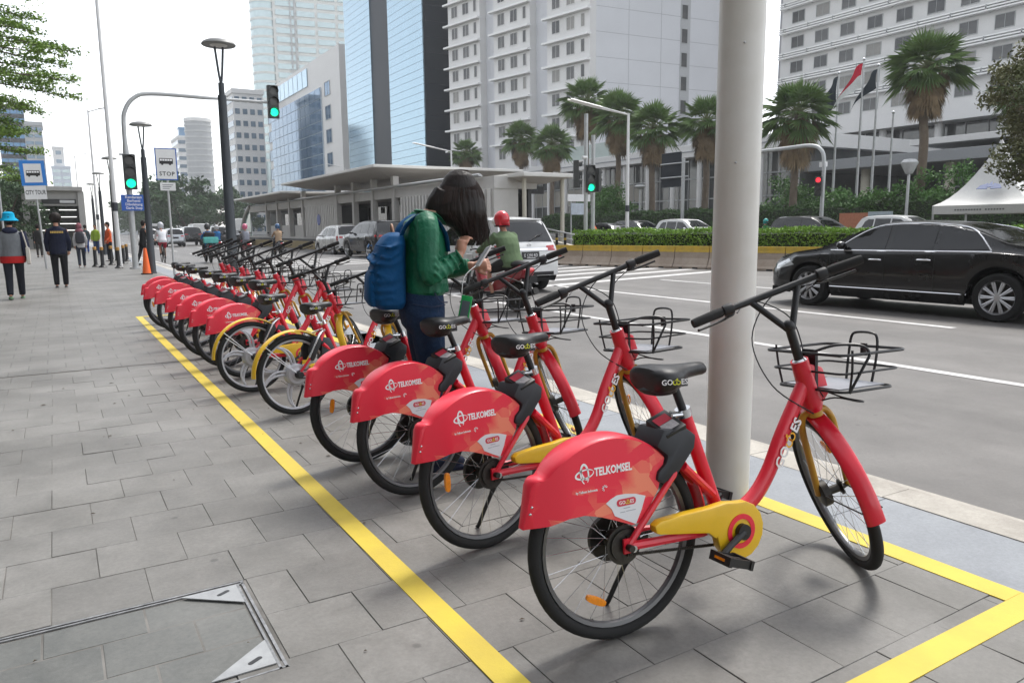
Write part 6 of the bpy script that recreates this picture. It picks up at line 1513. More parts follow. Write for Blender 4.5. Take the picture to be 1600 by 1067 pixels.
# long lower roof beam and body
b = MB(); b.box(XS + 0.3, 19.6, 30.0, 80, 3.05, 3.6); b.build('beam', M['stconc'], st, smooth=False)
b = MB(); b.tube([(XS + 0.1, 31, 3.70), (XS + 0.1, 62, 3.70)], 0.07, 10); b.tube([(XS + 0.2, 31, 3.66), (XS + 0.2, 78, 3.66)], 0.05, 8); b.build('pipe', M['galv'], st)
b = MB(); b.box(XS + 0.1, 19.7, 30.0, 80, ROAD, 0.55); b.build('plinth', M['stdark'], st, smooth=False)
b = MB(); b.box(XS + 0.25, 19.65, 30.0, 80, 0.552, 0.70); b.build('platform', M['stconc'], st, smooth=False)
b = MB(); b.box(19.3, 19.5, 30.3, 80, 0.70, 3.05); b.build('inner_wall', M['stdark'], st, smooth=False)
b = MB(); b.box(XS + 0.3, 18.6, 30.05, 30.25, 0.70, 3.05); b.build('end_wall', M['stconc'], st, smooth=False)
def fins(y0, y1, step=0.42):
    b = MB(); b.box(XS + 0.52, XS + 0.58, y0, y1, 0.75, 3.05); p = b.build('fin_backing', mat('grey fin backing', (0.20, 0.20, 0.195), 0.7), st, smooth=False)  # plain grey sheet behind the white fins
    m = MB().box(-0.14, 0.16, -0.085, 0.085, 0.70, 3.05).mesh('fin', M['fin'], smooth=False); y = y0
    while y < y1: link('fin', m, st, (XS + 0.32, y, 0)); y += step
fins(30.4, 40.5); fins(52.5, 60.0)
for y in (41.6, 45.0, 48.5, 52.0, 60.5, 64.5, 68.5, 72.5):
    b = MB(); b.box(XS + 0.2, XS + 0.55, y, y + 0.35, 0.70, 4.3 if y < 62 else 3.9); b.build('column', M['stconc'], st, smooth=False)
for y in (42.3, 45.8, 49.3, 61.2, 65.3, 69.3):
    b = MB(); b.box(XS + 0.32, XS + 0.42, y, y + 2.2, 0.70, 1.65); b.build('parapet', M['stconc'], st, smooth=False)
    b = MB(); b.box(XS + 1.6, XS + 1.7, y + 0.2, y + 1.9, 0.70, 2.7); b.build('door_leaf', M['glass'], st, smooth=False)
for y, s in ((44.2, 1), (47.5, 1), (66.5, 1)):
    b = MB(); b.box(XS + 1.2, XS + 1.3, y, y + 0.5, 2.3, 2.7); b.build('screen', M['black'], st, smooth=False)
# curved glass end
b = MB(); b.tube(smooth_pts([(XS + 0.3, 80.2, 0.6), (XS + 0.3, 84.0, 0.7), (XS + 0.3, 83.4, 1.8), (XS + 0.3, 81.5, 3.0), (XS + 0.3, 79.5, 3.6)], 6), 0.2, 8); b.build('curved_frame', M['canopy'], st)
b = MB(); b.prism([(79.9, 0.6), (83.8, 0.6), (83.2, 1.8), (81.4, 2.9), (79.9, 3.4)], XS + 0.35, XS + 0.42, 'yz'); b.build('end_glass', mat('green tinted glass', (0.16, 0.25, 0.22), 0.12, spec=0.7, var=0.1), st, smooth=False)
b = MB(); b.lathe([(0, 0), (0.42, 0), (0.42, 0.02), (0, 0.02)], 20, (XS + 0.15, 56.2, 2.0), 'x'); o = b.build('round_logo', mat('logo blue', (0.04, 0.08, 0.35), 0.5), st, smooth=False)
# walkway roof nearest the camera with ramp
wk = thing('walkway_canopy', 'pale flat-roofed walkway leading from the station down a ramp', 'canopy', (0, 0, 0))
b = MB(); b.box(18.0, 20.9, 28.6, 40.0, 3.52, 3.70); r = b.build('roof', M['stroof'], wk, smooth=False, bevel=0.03)
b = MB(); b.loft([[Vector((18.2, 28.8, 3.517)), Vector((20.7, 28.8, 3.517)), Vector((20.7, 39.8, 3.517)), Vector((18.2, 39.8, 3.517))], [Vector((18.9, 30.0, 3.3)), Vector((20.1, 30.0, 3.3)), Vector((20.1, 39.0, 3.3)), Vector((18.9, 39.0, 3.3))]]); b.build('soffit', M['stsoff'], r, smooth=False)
M['cream'] = mat('cream post paint', (0.52, 0.49, 0.41), 0.5, var=0.05)
for x, y in ((18.4, 29.2), (18.4, 34.0), (20.5, 29.2), (20.5, 34.0)):
    b = MB(); b.tube([(x, y, ROAD), (x, y, 3.52)], 0.10, 12); b.build('column', M['cream'], wk)
b = MB(); b.box(18.5, 20.4, 30.6, 30.7, 2.85, 3.2); sg = b.build('sign', M['black'], wk, smooth=False)
b = MB()
for k in range(9): b.box(18.75 + k * 0.15, 18.75 + k * 0.15 + 0.10, 30.592, 30.598, 2.97, 3.09)
b.build('faint_lettering', M['gpole'], sg, smooth=False)
rp = thing('access_ramp', 'sloping cream wall and handrail of the ramp beside the walkway', 'ramp', (0, 0, 0))
b = MB(); b.prism([(36.0, ROAD), (36.0, 1.75), (24.0, 0.20), (24.0, ROAD)], 18.9, 19.1, 'yz'); b.build('ramp_wall', M['cream'], rp, smooth=False)
b = MB(); b.tube([(19.0, 36, 2.2), (19.0, 24.2, 0.68)], 0.035, 8); b.tube([(19.0, 36, 1.98), (19.0, 24.2, 0.46)], 0.025, 8)
for k in range(9): y = 24.4 + 1.3 * k; b.tube([(19.0, y, 0.1 + (y - 24) * 0.129), (19.0, y, 0.68 + (y - 24.2) * 0.1288)], 0.025, 6)
b.build('handrail', M['galv'], rp)
for k, (px, py) in enumerate(((870, 384), (883, 384))):
    p = P3(px, py, X=16.9); q = thing('bollard', ('left' if k == 0 else 'right') + ' one of two thin black posts behind the median barrier', 'bollard', (p.x, p.y, ROAD))
    b = MB(); b.tube([(0, 0, 0), (0, 0, 1.15)], 0.055, 10); b.build('post', M['black'], q)
    b = MB(); b.tube([(0, 0, 0.9), (0, 0, 0.98)], 0.058, 10); b.build('band', M['ybar'], q)

# ---- signals, lights and signs beyond
p = P3(915, 384, X=17.3)
t = thing('traffic_signal', 'green traffic signal on the median with dark heads facing both ways', 'traffic signal', (p.x, p.y, ROAD))
zt = P3(913, 178, Y=p.y).z - ROAD
for dx, zz in ((0, zt), (0.34, zt - 0.75)):
    b = MB(); b.tube([(dx, 0.0, 0), (dx, 0.0, zz)], 0.075, 12); b.build('post', M['galv'], t)
zz = P3(916, 280, Y=p.y).z - ROAD
signal_head(t, 0.05, -0.22, zz, 'g', R(-20), 0.86)
signal_head(t, -0.36, 0.12, zz + 0.18, None, R(60), 0.86); signal_head(t, 0.60, 0.10, zz - 0.02, None, R(110), 0.76)
b = MB(); b.tube([(-0.2, -0.05, zz + 0.78), (0.0, -0.05, zz + 0.78)], 0.06, 10); b.build('camera', M['wpaint'], t)
def median_light(px, py, X, label, L=2.2, ay=0.75):
    p = P3(px, py, X=X); t = thing('street_light', label, 'street light', (p.x, p.y, ROAD), 0, 'white double-headed street lights on the median'); h = p.z - ROAD
    b = MB(); b.tube([(0, 0, 0), (0, 0, h)], [0.10, 0.06], 12); b.build('pole', M['wpaint'], t)
    for s in (0, 1):
        b = MB(); b.tube([(0, 0, h - 0.05), (-L * 0.45, L * ay * 0.45 + 0.25 * s, h + 0.32)], 0.035, 8); b.build('arm', M['wpaint'], t)
        b = MB(); b.tube([(-L * 0.45, L * ay * 0.45 + 0.25 * s, h + 0.32), (-L, L * ay + 0.25 * s, h + 0.75)], 0.11, 8, flat=(1.3, 0.4)); b.build('lamp_head', M['wpaint'], t)
    b = MB(); b.tube([(0, 0, 2.1), (0, 0, 2.4)], 0.104, 12); b.build('band', M['gpole'], t)
median_light(982, 178, 24.0, 'white street light with two long heads in front of the palms', 2.2)
median_light(705, 236, 30.0, 'white street light with two long heads above the station roof', 2.6)
median_light(540, 263, 40.0, 'small far street light above the station roof', 2.4)
# ================================================================ buildings
M['hw'] = mat('hotel bluish white cladding', (0.58, 0.59, 0.615), 0.6, var=0.05, scale=0.15)
M['hw2'] = mat('hotel white wall', (0.63, 0.625, 0.615), 0.6, var=0.05, scale=0.15)
M['hwin'] = mat('hotel window glass', (0.055, 0.058, 0.06), 0.15, spec=0.5, c2=(0.10, 0.10, 0.098), scale=0.8)
M['joint'] = mat('cladding joint', (0.30, 0.31, 0.33), 0.8)
M['pglass'] = mat('podium glass', (0.035, 0.042, 0.045), 0.08, spec=0.8, c2=(0.10, 0.10, 0.095), scale=0.35)
M['mull'] = mat('mullion', (0.35, 0.36, 0.36), 0.5)
def frame_mx(o, u):
    """local x along the facade, local -y outwards, z up"""
    u = Vector((u[0], u[1], 0)).normalized(); v = Vector((-u.y, u.x, 0))
    return Matrix(((u.x, v.x, 0, o[0]), (u.y, v.y, 0, o[1]), (0, 0, 1, o[2] if len(o) > 2 else 0), (0, 0, 0, 1)))
def window_mesh(w, h, glass, frame, div=1, fr=0.07, proud=0.06):
    b = MB(); b.box(-w / 2, w / 2, -proud, 0.02, -h / 2, -h / 2 + fr, 1); b.box(-w / 2, w / 2, -proud, 0.02, h / 2 - fr, h / 2, 1)
    b.box(-w / 2, -w / 2 + fr, -proud + 0.002, 0.02, -h / 2 + fr, h / 2 - fr, 1); b.box(w / 2 - fr, w / 2, -proud + 0.002, 0.02, -h / 2 + fr, h / 2 - fr, 1)
    for k in range(1, div): x = -w / 2 + w * k / div; b.box(x - fr / 3, x + fr / 3, -proud * 0.7, 0.02, -h / 2 + fr, h / 2 - fr, 1)
    b.box(-w / 2 + fr * 0.5, w / 2 - fr * 0.5, -0.015, 0.01, -h / 2 + fr * 0.5, h / 2 - fr * 0.5, 0)
    return b.mesh('window', [glass, frame], smooth=False)
def put(name, me, parent, mx, x, y, z):
    o = link(name, me, parent); o.matrix_local = mx @ Matrix.Translation((x, y, z)); return o
def part(name, m, parent, mx, *boxes, bevel=0):
    b = MB()
    for q in boxes: b.box(*q, mx=mx)
    return b.build(name, m, parent, smooth=False, bevel=bevel)

# ---- left hotel tower
C0 = Vector((64.5, 84.0, 0)); ua = Vector((-0.2, 0.98, 0)).normalized(); 
ht = thing('hotel_tower', 'white hotel tower with three stepped window bays and a blank side wall', 'building', (0, 0, 0))
# facade local frame: x runs from the far end towards the corner so that -y faces the road
mxa = frame_mx(C0 + ua * 30.5, -ua)
FW, FD = 30.5, 26.0
ub = Vector((0.983, -0.10, 0)).normalized(); mxb = frame_mx(C0, ub)
b = MB()
base = [mxa @ Vector((0, 0, 0)), mxa @ Vector((FW, 0, 0)), mxb @ Vector((FD, 0, 0)), mxb @ Vector((FD, 30, 0)), mxa @ Vector((0, 26, 0))]
b.loft([[Vector((p.x, p.y, 0)) for p in base], [Vector((p.x, p.y, 52)) for p in base]]); b.build('wall', M['hw'], ht, smooth=False)
M['hwin2'] = mat('window with drawn curtain', (0.20, 0.195, 0.185), 0.35, c2=(0.27, 0.26, 0.24), scale=3); M['hwin3'] = mat('dim room window', (0.025, 0.027, 0.03), 0.1, spec=0.6, var=0.2)
rw = random.Random(9)
def wset(w, h, fr, d): return [window_mesh(w, h, g, fr, d) for g in (M['hwin'], M['hwin'], M['hwin2'], M['hwin3'])]
wa = wset(1.55, 1.75, M['hw2'], 2); wn = wset(0.75, 1.75, M['hw2'], 1)
bays = [(0.3, 7.8), (11.3, 7.8), (FW - 7.9, 7.9)]
for x0, w in bays:
    part('bay', M['hw2'], ht, mxa, (x0, x0 + w, -1.3, -0.002, 8.5, 52))
    for k in range(13):
        z = 12.35 + 3.24 * k
        part('ledge', M['wpaint'], ht, mxa, (x0 - 0.55, x0 + w + 0.25, -2.0, -1.302, z + 1.15, z + 1.42))
        for xx in (1.7, 4.45): put('window', rw.choice(wa), ht, mxa, x0 + xx, -1.305, z)
        put('window', rw.choice(wn), ht, mxa, x0 + 6.7, -1.305, z)
for k in range(14):
    z = 10.9 + 3.24 * k
    part('cladding_joint', M['joint'], ht, mxb, (0.02, FD - 0.02, -0.012, -0.002, z, z + 0.05))
for x in (5.2, 10.6, 21.0): part('cladding_joint', M['joint'], ht, mxb, (x, x + 0.05, -0.011, -0.002, 9, 52))
part('stair_strip', mat('strip frame', (0.40, 0.41, 0.42), 0.6), ht, mxb, (13.9, 15.6, -0.06, -0.013, 9, 52))
ws = window_mesh(1.1, 2.0, M['hwin'], M['mull'], 1)
for k in range(13): put('window', ws, ht, mxb, 14.6, -0.065, 11.6 + 3.24 * k)
# ---- glazed podium along the road
pd = thing('hotel_podium', 'low glazed hotel podium with white eave and slim columns behind the palms', 'building', (0, 0, 0))
mp = frame_mx((60, 104, 0), (0, -1))     # x runs towards the camera, -y faces the road
PL = 57.0
part('glass_wall', M['pglass'], pd, mp, (0, PL, 0, 22, 0, 8.4))
part('eave', M['hw2'], pd, mp, (-1, PL + 1, -1.6, 21, 8.41, 9.7), bevel=0.05)
part('eave_band', M['joint'], pd, mp, (-1.05, PL + 1.05, -1.66, -1.602, 8.95, 9.05))
for k in range(15): 
    x = 0.6 + k * 4.05; b = MB(); b.tube([mp @ Vector((x, -1.0, 0)), mp @ Vector((x, -1.0, 8.4))], 0.28, 12); b.build('column', M['hw2'], pd)
for k in range(38): part('mullion', M['mull'], pd, mp, (k * 1.52, k * 1.52 + 0.07, -0.1, -0.002, 0.5, 8.4))
for z in (2.4, 4.0, 6.2): part('transom', M['mull'], pd, mp, (0, PL, -0.12, -0.003, z, z + 0.14))
part('blind_band', mat('drawn blind', (0.33, 0.31, 0.27), 0.7, var=0.15, scale=0.5), pd, mp, (0.2, PL - 22, -0.05, -0.001, 4.15, 6.1))
part('parapet_glass', mat('pale green glass', (0.30, 0.36, 0.34), 0.15, var=0.1, scale=0.5), pd, mp, (20, 34, -0.4, -0.3, 9.75, 11.6))
part('stone_base', M['conc'], pd, mp, (0, PL, -0.3, -0.15, 0, 0.7))
# ---- right hotel
hr_ = thing('hotel_block', 'white hotel block with banded balcony rails and rows of dark windows', 'building', (0, 0, 0))
mr_ = frame_mx((85, 70.5, 0), (0, -1)); RL = 52.0
part('wall', M['hw2'], hr_, mr_, (0, RL, 0, 22, 13.4, 60))
part('end_wall', mat('recess grey', (0.34, 0.34, 0.36), 0.7), hr_, mr_, (-1.6, -0.002, 1.5, 20, 10, 60))
part('soffit_slab', M['hw2'], hr_, mr_, (-1, RL, -1.4, 22, 12.2, 13.39))
wr_ = wset(1.95, 1.45, M['mull'], 2)
for k in range(13):
    z = 15.4 + 3.12 * k
    for i in range(14): put('window', rw.choice(wr_), hr_, mr_, 2.6 + 3.62 * i, -0.01, z)
    for q in range(3): part('balcony_rail', M['wpaint'], hr_, mr_, (0.2, RL, -0.95 + 0.05 * q, -0.35, z + 1.12 + 0.30 * q, z + 1.27 + 0.30 * q))
    part('rail_bracket', M['mull'], hr_, mr_, *[(1.0 + 3.62 * i, 1.12 + 3.62 * i, -0.9, -0.002, z + 1.13, z + 1.80) for i in range(14)])
part('lobby_glass', M['pglass'], hr_, mr_, (0, RL, 1.5, 20, 0, 12.19))
for k in range(22): part('mullion', M['mull'], hr_, mr_, (k * 2.4, k * 2.4 + 0.1, 1.38, 1.498, 0, 12.19))
for z in (3.6, 5.2, 7.6, 9.8): part('transom', M['mull'], hr_, mr_, (0, RL, 1.37, 1.497, z, z + 0.14))
for k in range(8):
    b = MB(); x = 2.0 + k * 6.6; b.tube([mr_ @ Vector((x, 0.2, 0)), mr_ @ Vector((x, 0.2, 12.2))], 0.42, 14); b.build('column', M['hw2'], hr_)
cp = thing('entrance_canopy', 'long grey entrance canopy on stout columns in front of the hotel', 'canopy', (0, 0, 0))
mc = frame_mx((60.5, 51.5, 0), (0, -1))
part('roof_slab', mat('canopy grey metal', (0.25, 0.26, 0.27), 0.5, var=0.08), cp, mc, (0, 40, 0, 20, 6.1, 7.0), bevel=0.05)
part('upper_slab', M['hw2'], cp, mc, (14, 40, 1.0, 22, 7.6, 8.1), bevel=0.04)
for x in (1.2, 9.5, 17, 24): 
    b = MB(); b.tube([mc @ Vector((x, 2.0, 0)), mc @ Vector((x, 2.0, 6.1))], 0.38, 14); b.build('column', M['cream'], cp)
for x in (5, 13, 21, 29): part('wall_panel', M['pglass'], cp, mc, (x, x + 4.5, 14, 14.2, 0, 6.0))
# ---- dark blue and pale glass tower
M['mirror'] = mat('pale mirror glass', (0.30, 0.43, 0.52), 0.10, 0.85, var=0.06, scale=0.05); M['slate'] = mat('slate glass', (0.006, 0.010, 0.017), 0.4, spec=0.12, c2=(0.009, 0.014, 0.022), scale=0.08)
gt = thing('glass_tower', 'tall tower of pale mirror glass with dark blue vertical bands', 'building', (0, 0, 0))
mg_ = frame_mx((55, 155.9, 0), (0, -1)); GL = 37.9
part('core', M['slate'], gt, mg_, (0, GL, 0.0, 36, 0, 60))
sl_, fl = 1.25, 46
m1 = MB().box(0, 14.4, -0.2, -0.002, 0.05, sl_).mesh('glass_band', M['mirror'], smooth=False); m2 = MB().box(0, 14.7, -0.2, -0.002, 0.05, sl_).mesh('glass_band', M['mirror'], smooth=False)
for k in range(fl):
    put('glass_band', m1, gt, mg_, 0.0, 0, k * sl_); put('glass_band', m2, gt, mg_, 23.15, 0, k * sl_)
mg2 = frame_mx((55, 118, 0), (1, 0)); m3 = MB().box(0.2, 35.5, -0.12, -0.002, 0.05, sl_ * 2).mesh('dark_band', M['slate'], smooth=False)
for k in range(fl // 2): put('dark_band', m3, gt, mg2, 0, 0, k * sl_ * 2)
# ---- white block with blue curtain wall
bb = thing('office_block', 'white office block with a framed blue curtain wall beside the mirror tower', 'building', (0, 0, 0))
mb_ = frame_mx((60, 243, 0), (0, -1)); BLN = 68.0; BH = 43.5
part('wall', M['hw2'], bb, mb_, (0, BLN, 0, 20, 0, BH))
M['blue'] = mat('blue curtain glass', (0.06, 0.17, 0.30), 0.08, 0.55, c2=(0.03, 0.11, 0.22), scale=0.05)
NX, NZ = 11, 12; x0, x1, z0_, z1_ = 5.0, 54.0, 4.0, 36.0; cw, ch = (x1 - x0) / NX, (z1_ - z0_) / NZ
part('frame_panel', mat('curtain frame', (0.45, 0.52, 0.58), 0.4, 0.3), bb, mb_, (x0, x1, -0.35, -0.002, z0_, z1_))
pm_ = MB().box(0.28, cw - 0.0, -0.12, -0.0, 0.16, ch).mesh('pane', M['blue'], smooth=False)
for i in range(NX):
    for j in range(NZ): put('pane', pm_, bb, mb_, x0 + i * cw - 0.14, -0.352, z0_ + j * ch - 0.08)
pt_ = MB().box(0.2, cw - 0.2, -0.2, 0.0, 0.2, 4.6).mesh('pane', M['mirror'], smooth=False)
for i in range(9): put('pane', pt_, bb, mb_, 3.0 + i * cw, -0.05, 37.8)
ww = window_mesh(4.2, 3.4, M['blue'], M['mull'], 2, 0.15, 0.1)
for j in range(6): put('window', ww, bb, mb_, 58.6, -0.05, 7 + j * 5.6); put('window', ww, bb, mb_, 2.0, -0.05, 7 + j * 5.6)
part('roof_box', M['blue'], bb, mb_, (BLN - 12, BLN - 2, 9, 16, BH, BH + 4.5)); 
b = MB(); b.tube([mb_ @ Vector((BLN - 6, 10, BH + 5)), mb_ @ Vector((BLN - 6, 10, BH + 13))], 0.35, 6); b.build('mast', M['galv'], bb)
# ---- pale skyscraper far behind
M['hazeg'] = mat('pale greenish glass', (0.40, 0.50, 0.51), 0.15, 0.55, var=0.06, scale=0.03); M['hazew'] = mat('pale spandrel', (0.62, 0.63, 0.60), 0.6, var=0.04)
sk = thing('skyscraper', 'very tall pale skyscraper with horizontal glass bands behind the office block', 'building', (0, 0, 0))
ms = frame_mx((122, 470, 0), (0.985, -0.17)); 
part('core', M['hazew'], sk, ms, (0, 62, 0.0, 40, 0, 215))
mbd = MB().box(1, 11.4, -0.5, -0.01, 0.0, 3.0).mesh('window_band', M['hazeg'], smooth=False)
for k in range(34):
    for i in range(5): put('window_band', mbd, sk, ms, 0.5 + i * 12.1, 0, 40 + k * 5.1)
b = MB(); b.tube([(119.5, 479, 0), (119.5, 479, 215)], 8.5, 24); b.build('rounded_corner', M['hazeg'], sk)
for k in range(34):
    b = MB(); b.tube([(119.5, 479, 42.0 + k * 5.1), (119.5, 479, 43.4 + k * 5.1)], 8.7, 24); b.build('corner_band', M['hazew'], sk)
for x in (9.5, 12.0): part('rib', M['mull'], sk, ms, (x, x + 0.8, -1.2, -0.5, 40, 215))
# ---- mid-distance and left-hand buildings
def slab_building(label, corner_px, x_px_r, x_px_l, Y, top_py, wall, glass, floors, nw, name='office_building', zlow=0, ww_=0.7, face2=True):
    def ratio(px): r = CM @ Vector((px - 800.0, 250, -F_PX)); return r.x / r.y
    x0, x1 = ratio(corner_px) * Y, ratio(x_px_r) * Y; top = P3(corner_px, top_py, Y=Y).z
    t = thing(name, label, 'building', (0, 0, 0)); w = x1 - x0
    m1 = frame_mx((x0, Y, 0), (1, 0))
    r2 = ratio(x_px_l); dep = max(6.0, (x0 / r2 - Y) if r2 > 0 else 12) if x_px_l < corner_px and r2 != 0 else 14.0
    dep = min(dep, 60)
    part('wall', wall, t, m1, (0, w, 0, dep, 0, top))
    fh = (top - zlow) / floors; cw_ = w / nw
    me = MB().box(0.0, cw_ * ww_, -0.12, -0.003, 0, fh * 0.45).mesh('window', glass, smooth=False)
    for j in range(floors):
        for i in range(nw): put('window', me, t, m1, cw_ * (0.5 - ww_ / 2) + i * cw_, 0, zlow + fh * (j + 0.28))
    if face2:
        m2 = frame_mx((x0, Y + dep, 0), (0, -1)); me2 = MB().box(0.4, dep - 0.4, -0.12, -0.003, 0, fh * 0.45).mesh('window', glass, smooth=False)
        for j in range(floors): put('window', me2, t, m2, 0, 0, zlow + fh * (j + 0.28))
    part('parapet', wall, t, m1, (-0.3, w + 0.3, -0.3, dep + 0.3, top + 0.002, top + 1.2))
    return t
BGL = mat('grey blue glass', (0.13, 0.20, 0.27), 0.15, 0.3, var=0.1, scale=0.1)
slab_building('white banded office block behind the tall lamp post', 372, 418, 358, 220, 146, M['hw2'], BGL, 12, 4, ww_=0.62)
slab_building('white building with grey floor bands far down the road', 283, 301, 272, 430, 216, M['hw2'], BGL, 12, 1, ww_=0.96)
slab_building('small blue tower top behind the banded white building', 285, 299, 283, 520, 202, M['blue'], M['blue'], 10, 1, face2=False)
slab_building('dark blue glass tower behind the roadside tree on the left', 6, 48, -20, 330, 168, M['slate'], M['blue'], 16, 4, ww_=0.9, face2=False)
slab_building('grey tower with horizontal window bands left of the canopy entrance', 46, 74, 46, 300, 196, mat('tower grey', (0.36, 0.37, 0.38), 0.6, var=0.05), BGL, 16, 2, ww_=0.85, face2=False)
slab_building('pale blue-white tower above the canopy entrance', 83, 112, 83, 600, 262, mat('tower pale', (0.45, 0.50, 0.58), 0.5), M['hazeg'], 10, 2, ww_=0.8, face2=False)
slab_building('slim white crown of the tower above the canopy entrance', 87, 104, 87, 606, 232, M['hw2'], BGL, 10, 1, ww_=0.5, face2=False)
slab_building('low pale building at the end of the road', 196, 262, 180, 330, 318, mat('far pale wall', (0.46, 0.48, 0.50), 0.7), BGL, 5, 6, face2=False)
# round tower
def ratio_(px): r = CM @ Vector((px - 800.0, 250, -F_PX)); return r.x / r.y
t = thing('round_tower', 'round grey tower with stacked balconies far down the road', 'building', (ratio_(315) * 400, 400, 0)); top = P3(315, 192, Y=400).z
b = MB(); b.tube([(0, 0, 0), (0, 0, top)], 6.0, 28); b.build('wall', mat('round tower grey', (0.30, 0.31, 0.32), 0.5, var=0.1), t)
for k in range(17):
    z = 6 + (top - 8) * k / 16
    b = MB(); b.tube([(0, 0, z), (0, 0, z + 0.7)], 6.25, 28); b.build('floor_band', mat('round tower band', (0.40, 0.41, 0.41), 0.5), t)
b = MB(); b.tube([(0, 0, top), (0, 0, top + 1.6)], 6.3, 28); b.build('crown', M['hw2'], t)

# ---- flags, tent, signs on the far pavement
def flagpole(px, py_top, X, label, flag=None):
    p = P3(px, py_top, X=X); t = thing('flagpole', label, 'flagpole', (p.x, p.y, 0)); h = p.z
    b = MB(); b.tube([(0, 0, 0), (0, 0, h)], [0.11, 0.05], 12); b.build('pole', M['galv'], t)
    b = MB(); b.ball((0, 0, h + 0.08), 0.10, 10, 8); b.build('finial', M['steel'], t)
    if flag:
        f = thing('flag', flag[0], 'flag', (p.x, p.y, 0))
        n, m = 10, 8; d = Vector(flag[3]).normalized(); L, H_ = flag[2]
        for i_, (mm, v0, v1) in enumerate(flag[1]):
            rings = []
            for i in range(n + 1):
                u = i / n; row = []
                for j in range(m + 1):
                    v = v0 + (v1 - v0) * j / m
                    q = Vector((0, 0, h - 0.15)) + d * (0.06 + L * u * (0.55 + 0.45 * v)) + Vector((-d.y, d.x, 0)) * (0.14 * math.sin(u * 7 + v * 3)) + Vector((0, 0, -H_ * v - L * 0.55 * u * u - 0.25 * u))
                    row.append(q)
                rings.append(row)
            b = MB(); b.loft(rings, cap=False, closed=False); b.build('cloth_band', mm, f)
DK = cloth('dark flag', (0.03, 0.04, 0.05))
flagpole(1311, 116, 47, 'flagpole with dark flag, leftmost of the row', ('dark flag hanging limp, left of the red and white flag', [(DK, 0, 1)], (1.6, 2.0), (0, 1, 0)))
flagpole(1350, 95, 46, 'tall flagpole with the red and white flag', ('red over white flag drooping from its pole', [(cloth('flag red', (0.55, 0.02, 0.05)), 0, 0.5), (cloth('flag white', (0.7, 0.7, 0.7)), 0.5, 1)], (2.4, 1.5), (0, 1, 0)))
flagpole(1373, 104, 46, 'flagpole with dark flag, right of the red and white flag', ('dark flag hanging limp, right of the red and white flag', [(DK, 0, 1)], (1.9, 1.2), (0, 1, 0)))
flagpole(1396, 178, 46, 'short bare flagpole at the right of the row')
# tent
p = P3(1556, 330, X=31.0); t = thing('tent', 'white peaked event tent with blue crest on its roof', 'tent', (p.x, p.y, ROAD), R(8))
hs_, ez, pz = 1.65, 2.05, 4.5; b = MB(); rings = []
for k in range(9):
    f = k / 8; s = hs_ * (1 - f) ** 1.0; z = ez + (pz - ez) * (f ** 1.9 * 0.75 + 0.25 * f); s = max(s, 0.02)
    rings.append([Vector((s, s, z)), Vector((0, s * 0.97, z - 0.05)), Vector((-s, s, z)), Vector((-s * 0.97, 0, z - 0.05)), Vector((-s, -s, z)), Vector((0, -s * 0.97, z - 0.05)), Vector((s, -s, z)), Vector((s * 0.97, 0, z - 0.05))])
b.loft(rings); b.build('roof', mat('tent fabric', (0.66, 0.66, 0.64), 0.6, var=0.04), t, ang=30)
for k, (a, c) in enumerate((((-1, -1), (1, -1)), ((1, -1), (1, 1)), ((1, 1), (-1, 1)), ((-1, 1), (-1, -1)))):
    b = MB(); A, C_ = Vector((a[0] * hs_, a[1] * hs_, ez)), Vector((c[0] * hs_, c[1] * hs_, ez)); o_ = Vector((0, 0, -0.32)); b.add([A, C_, C_ + o_, A + o_], [(0, 1, 2, 3)]); b.build('valance', MATS['tent fabric'], t, smooth=False)
    b = MB(); b.tube([(a[0] * hs_ * 0.98, a[1] * hs_ * 0.98, 0), (a[0] * hs_ * 0.98, a[1] * hs_ * 0.98, ez)], 0.04, 8); b.build('pole', M['galv'], t)
b = MB()
for s in (-1, 1): b.prism([(s * 0.05, 0.0), (s * 0.42, 0.02), (s * 0.34, 0.22), (s * 0.10, 0.34)], -0.01, 0.01, 'xz')
b.prism([(-0.12, 0.10), (0.12, 0.10), (0, 0.46)], -0.014, 0.014, 'xz')
o = b.build('crest', mat('crest blue', (0.05, 0.09, 0.24), 0.5), t, smooth=False); o.matrix_local = Matrix.Translation((-1.38, -0.15, 2.62)) @ Matrix.Rotation(R(-90), 4, 'Z') @ Matrix.Rotation(R(-50), 4, 'X')
b = MB()
for k in range(18):
    if k != 10: b.box(-0.85 + k * 0.094, -0.85 + k * 0.094 + 0.06, -0.004, 0.0, 0.02, 0.075)
o = b.build('valance_lettering', mat('faded grey print', (0.16, 0.17, 0.17), 0.6), t, smooth=False); o.matrix_local = Matrix.Translation((-hs_ - 0.004, 0, ez - 0.22)) @ Matrix.Rotation(R(-90), 4, 'Z')
# red signal mast on the far side
p = P3(1283, 345, X=34.5); t = thing('traffic_signal', 'far traffic signal mast with red light and arm reaching left', 'traffic signal', (p.x, p.y, ROAD)); zt = P3(1255, 229, X=34.5).z - ROAD
b = MB(); b.tube(smooth_pts([(0, 0, 0), (0, 0, zt * 0.5), (0, 0, zt - 0.9), (0, 0.25, zt - 0.25), (0, 0.95, zt), (0, 2.5, zt), (0, 4.6, zt)], 5), 0.10, 12); b.build('mast', M['galv'], t)
signal_head(t, -0.25, 0.1, P3(1277, 292, X=34.5).z - ROAD, 'r', R(-60), 0.85)
b = MB(); b.box(-0.1, 0.1, 4.4, 5.2, zt - 0.9, zt + 0.6); b.build('sign_back', M['gpole'], t, smooth=False)
b = MB(); b.box(-0.05, 0.15, -0.1, 0.25, zt - 1.15, zt - 0.9); b.build('camera', M['wpaint'], t, smooth=False)
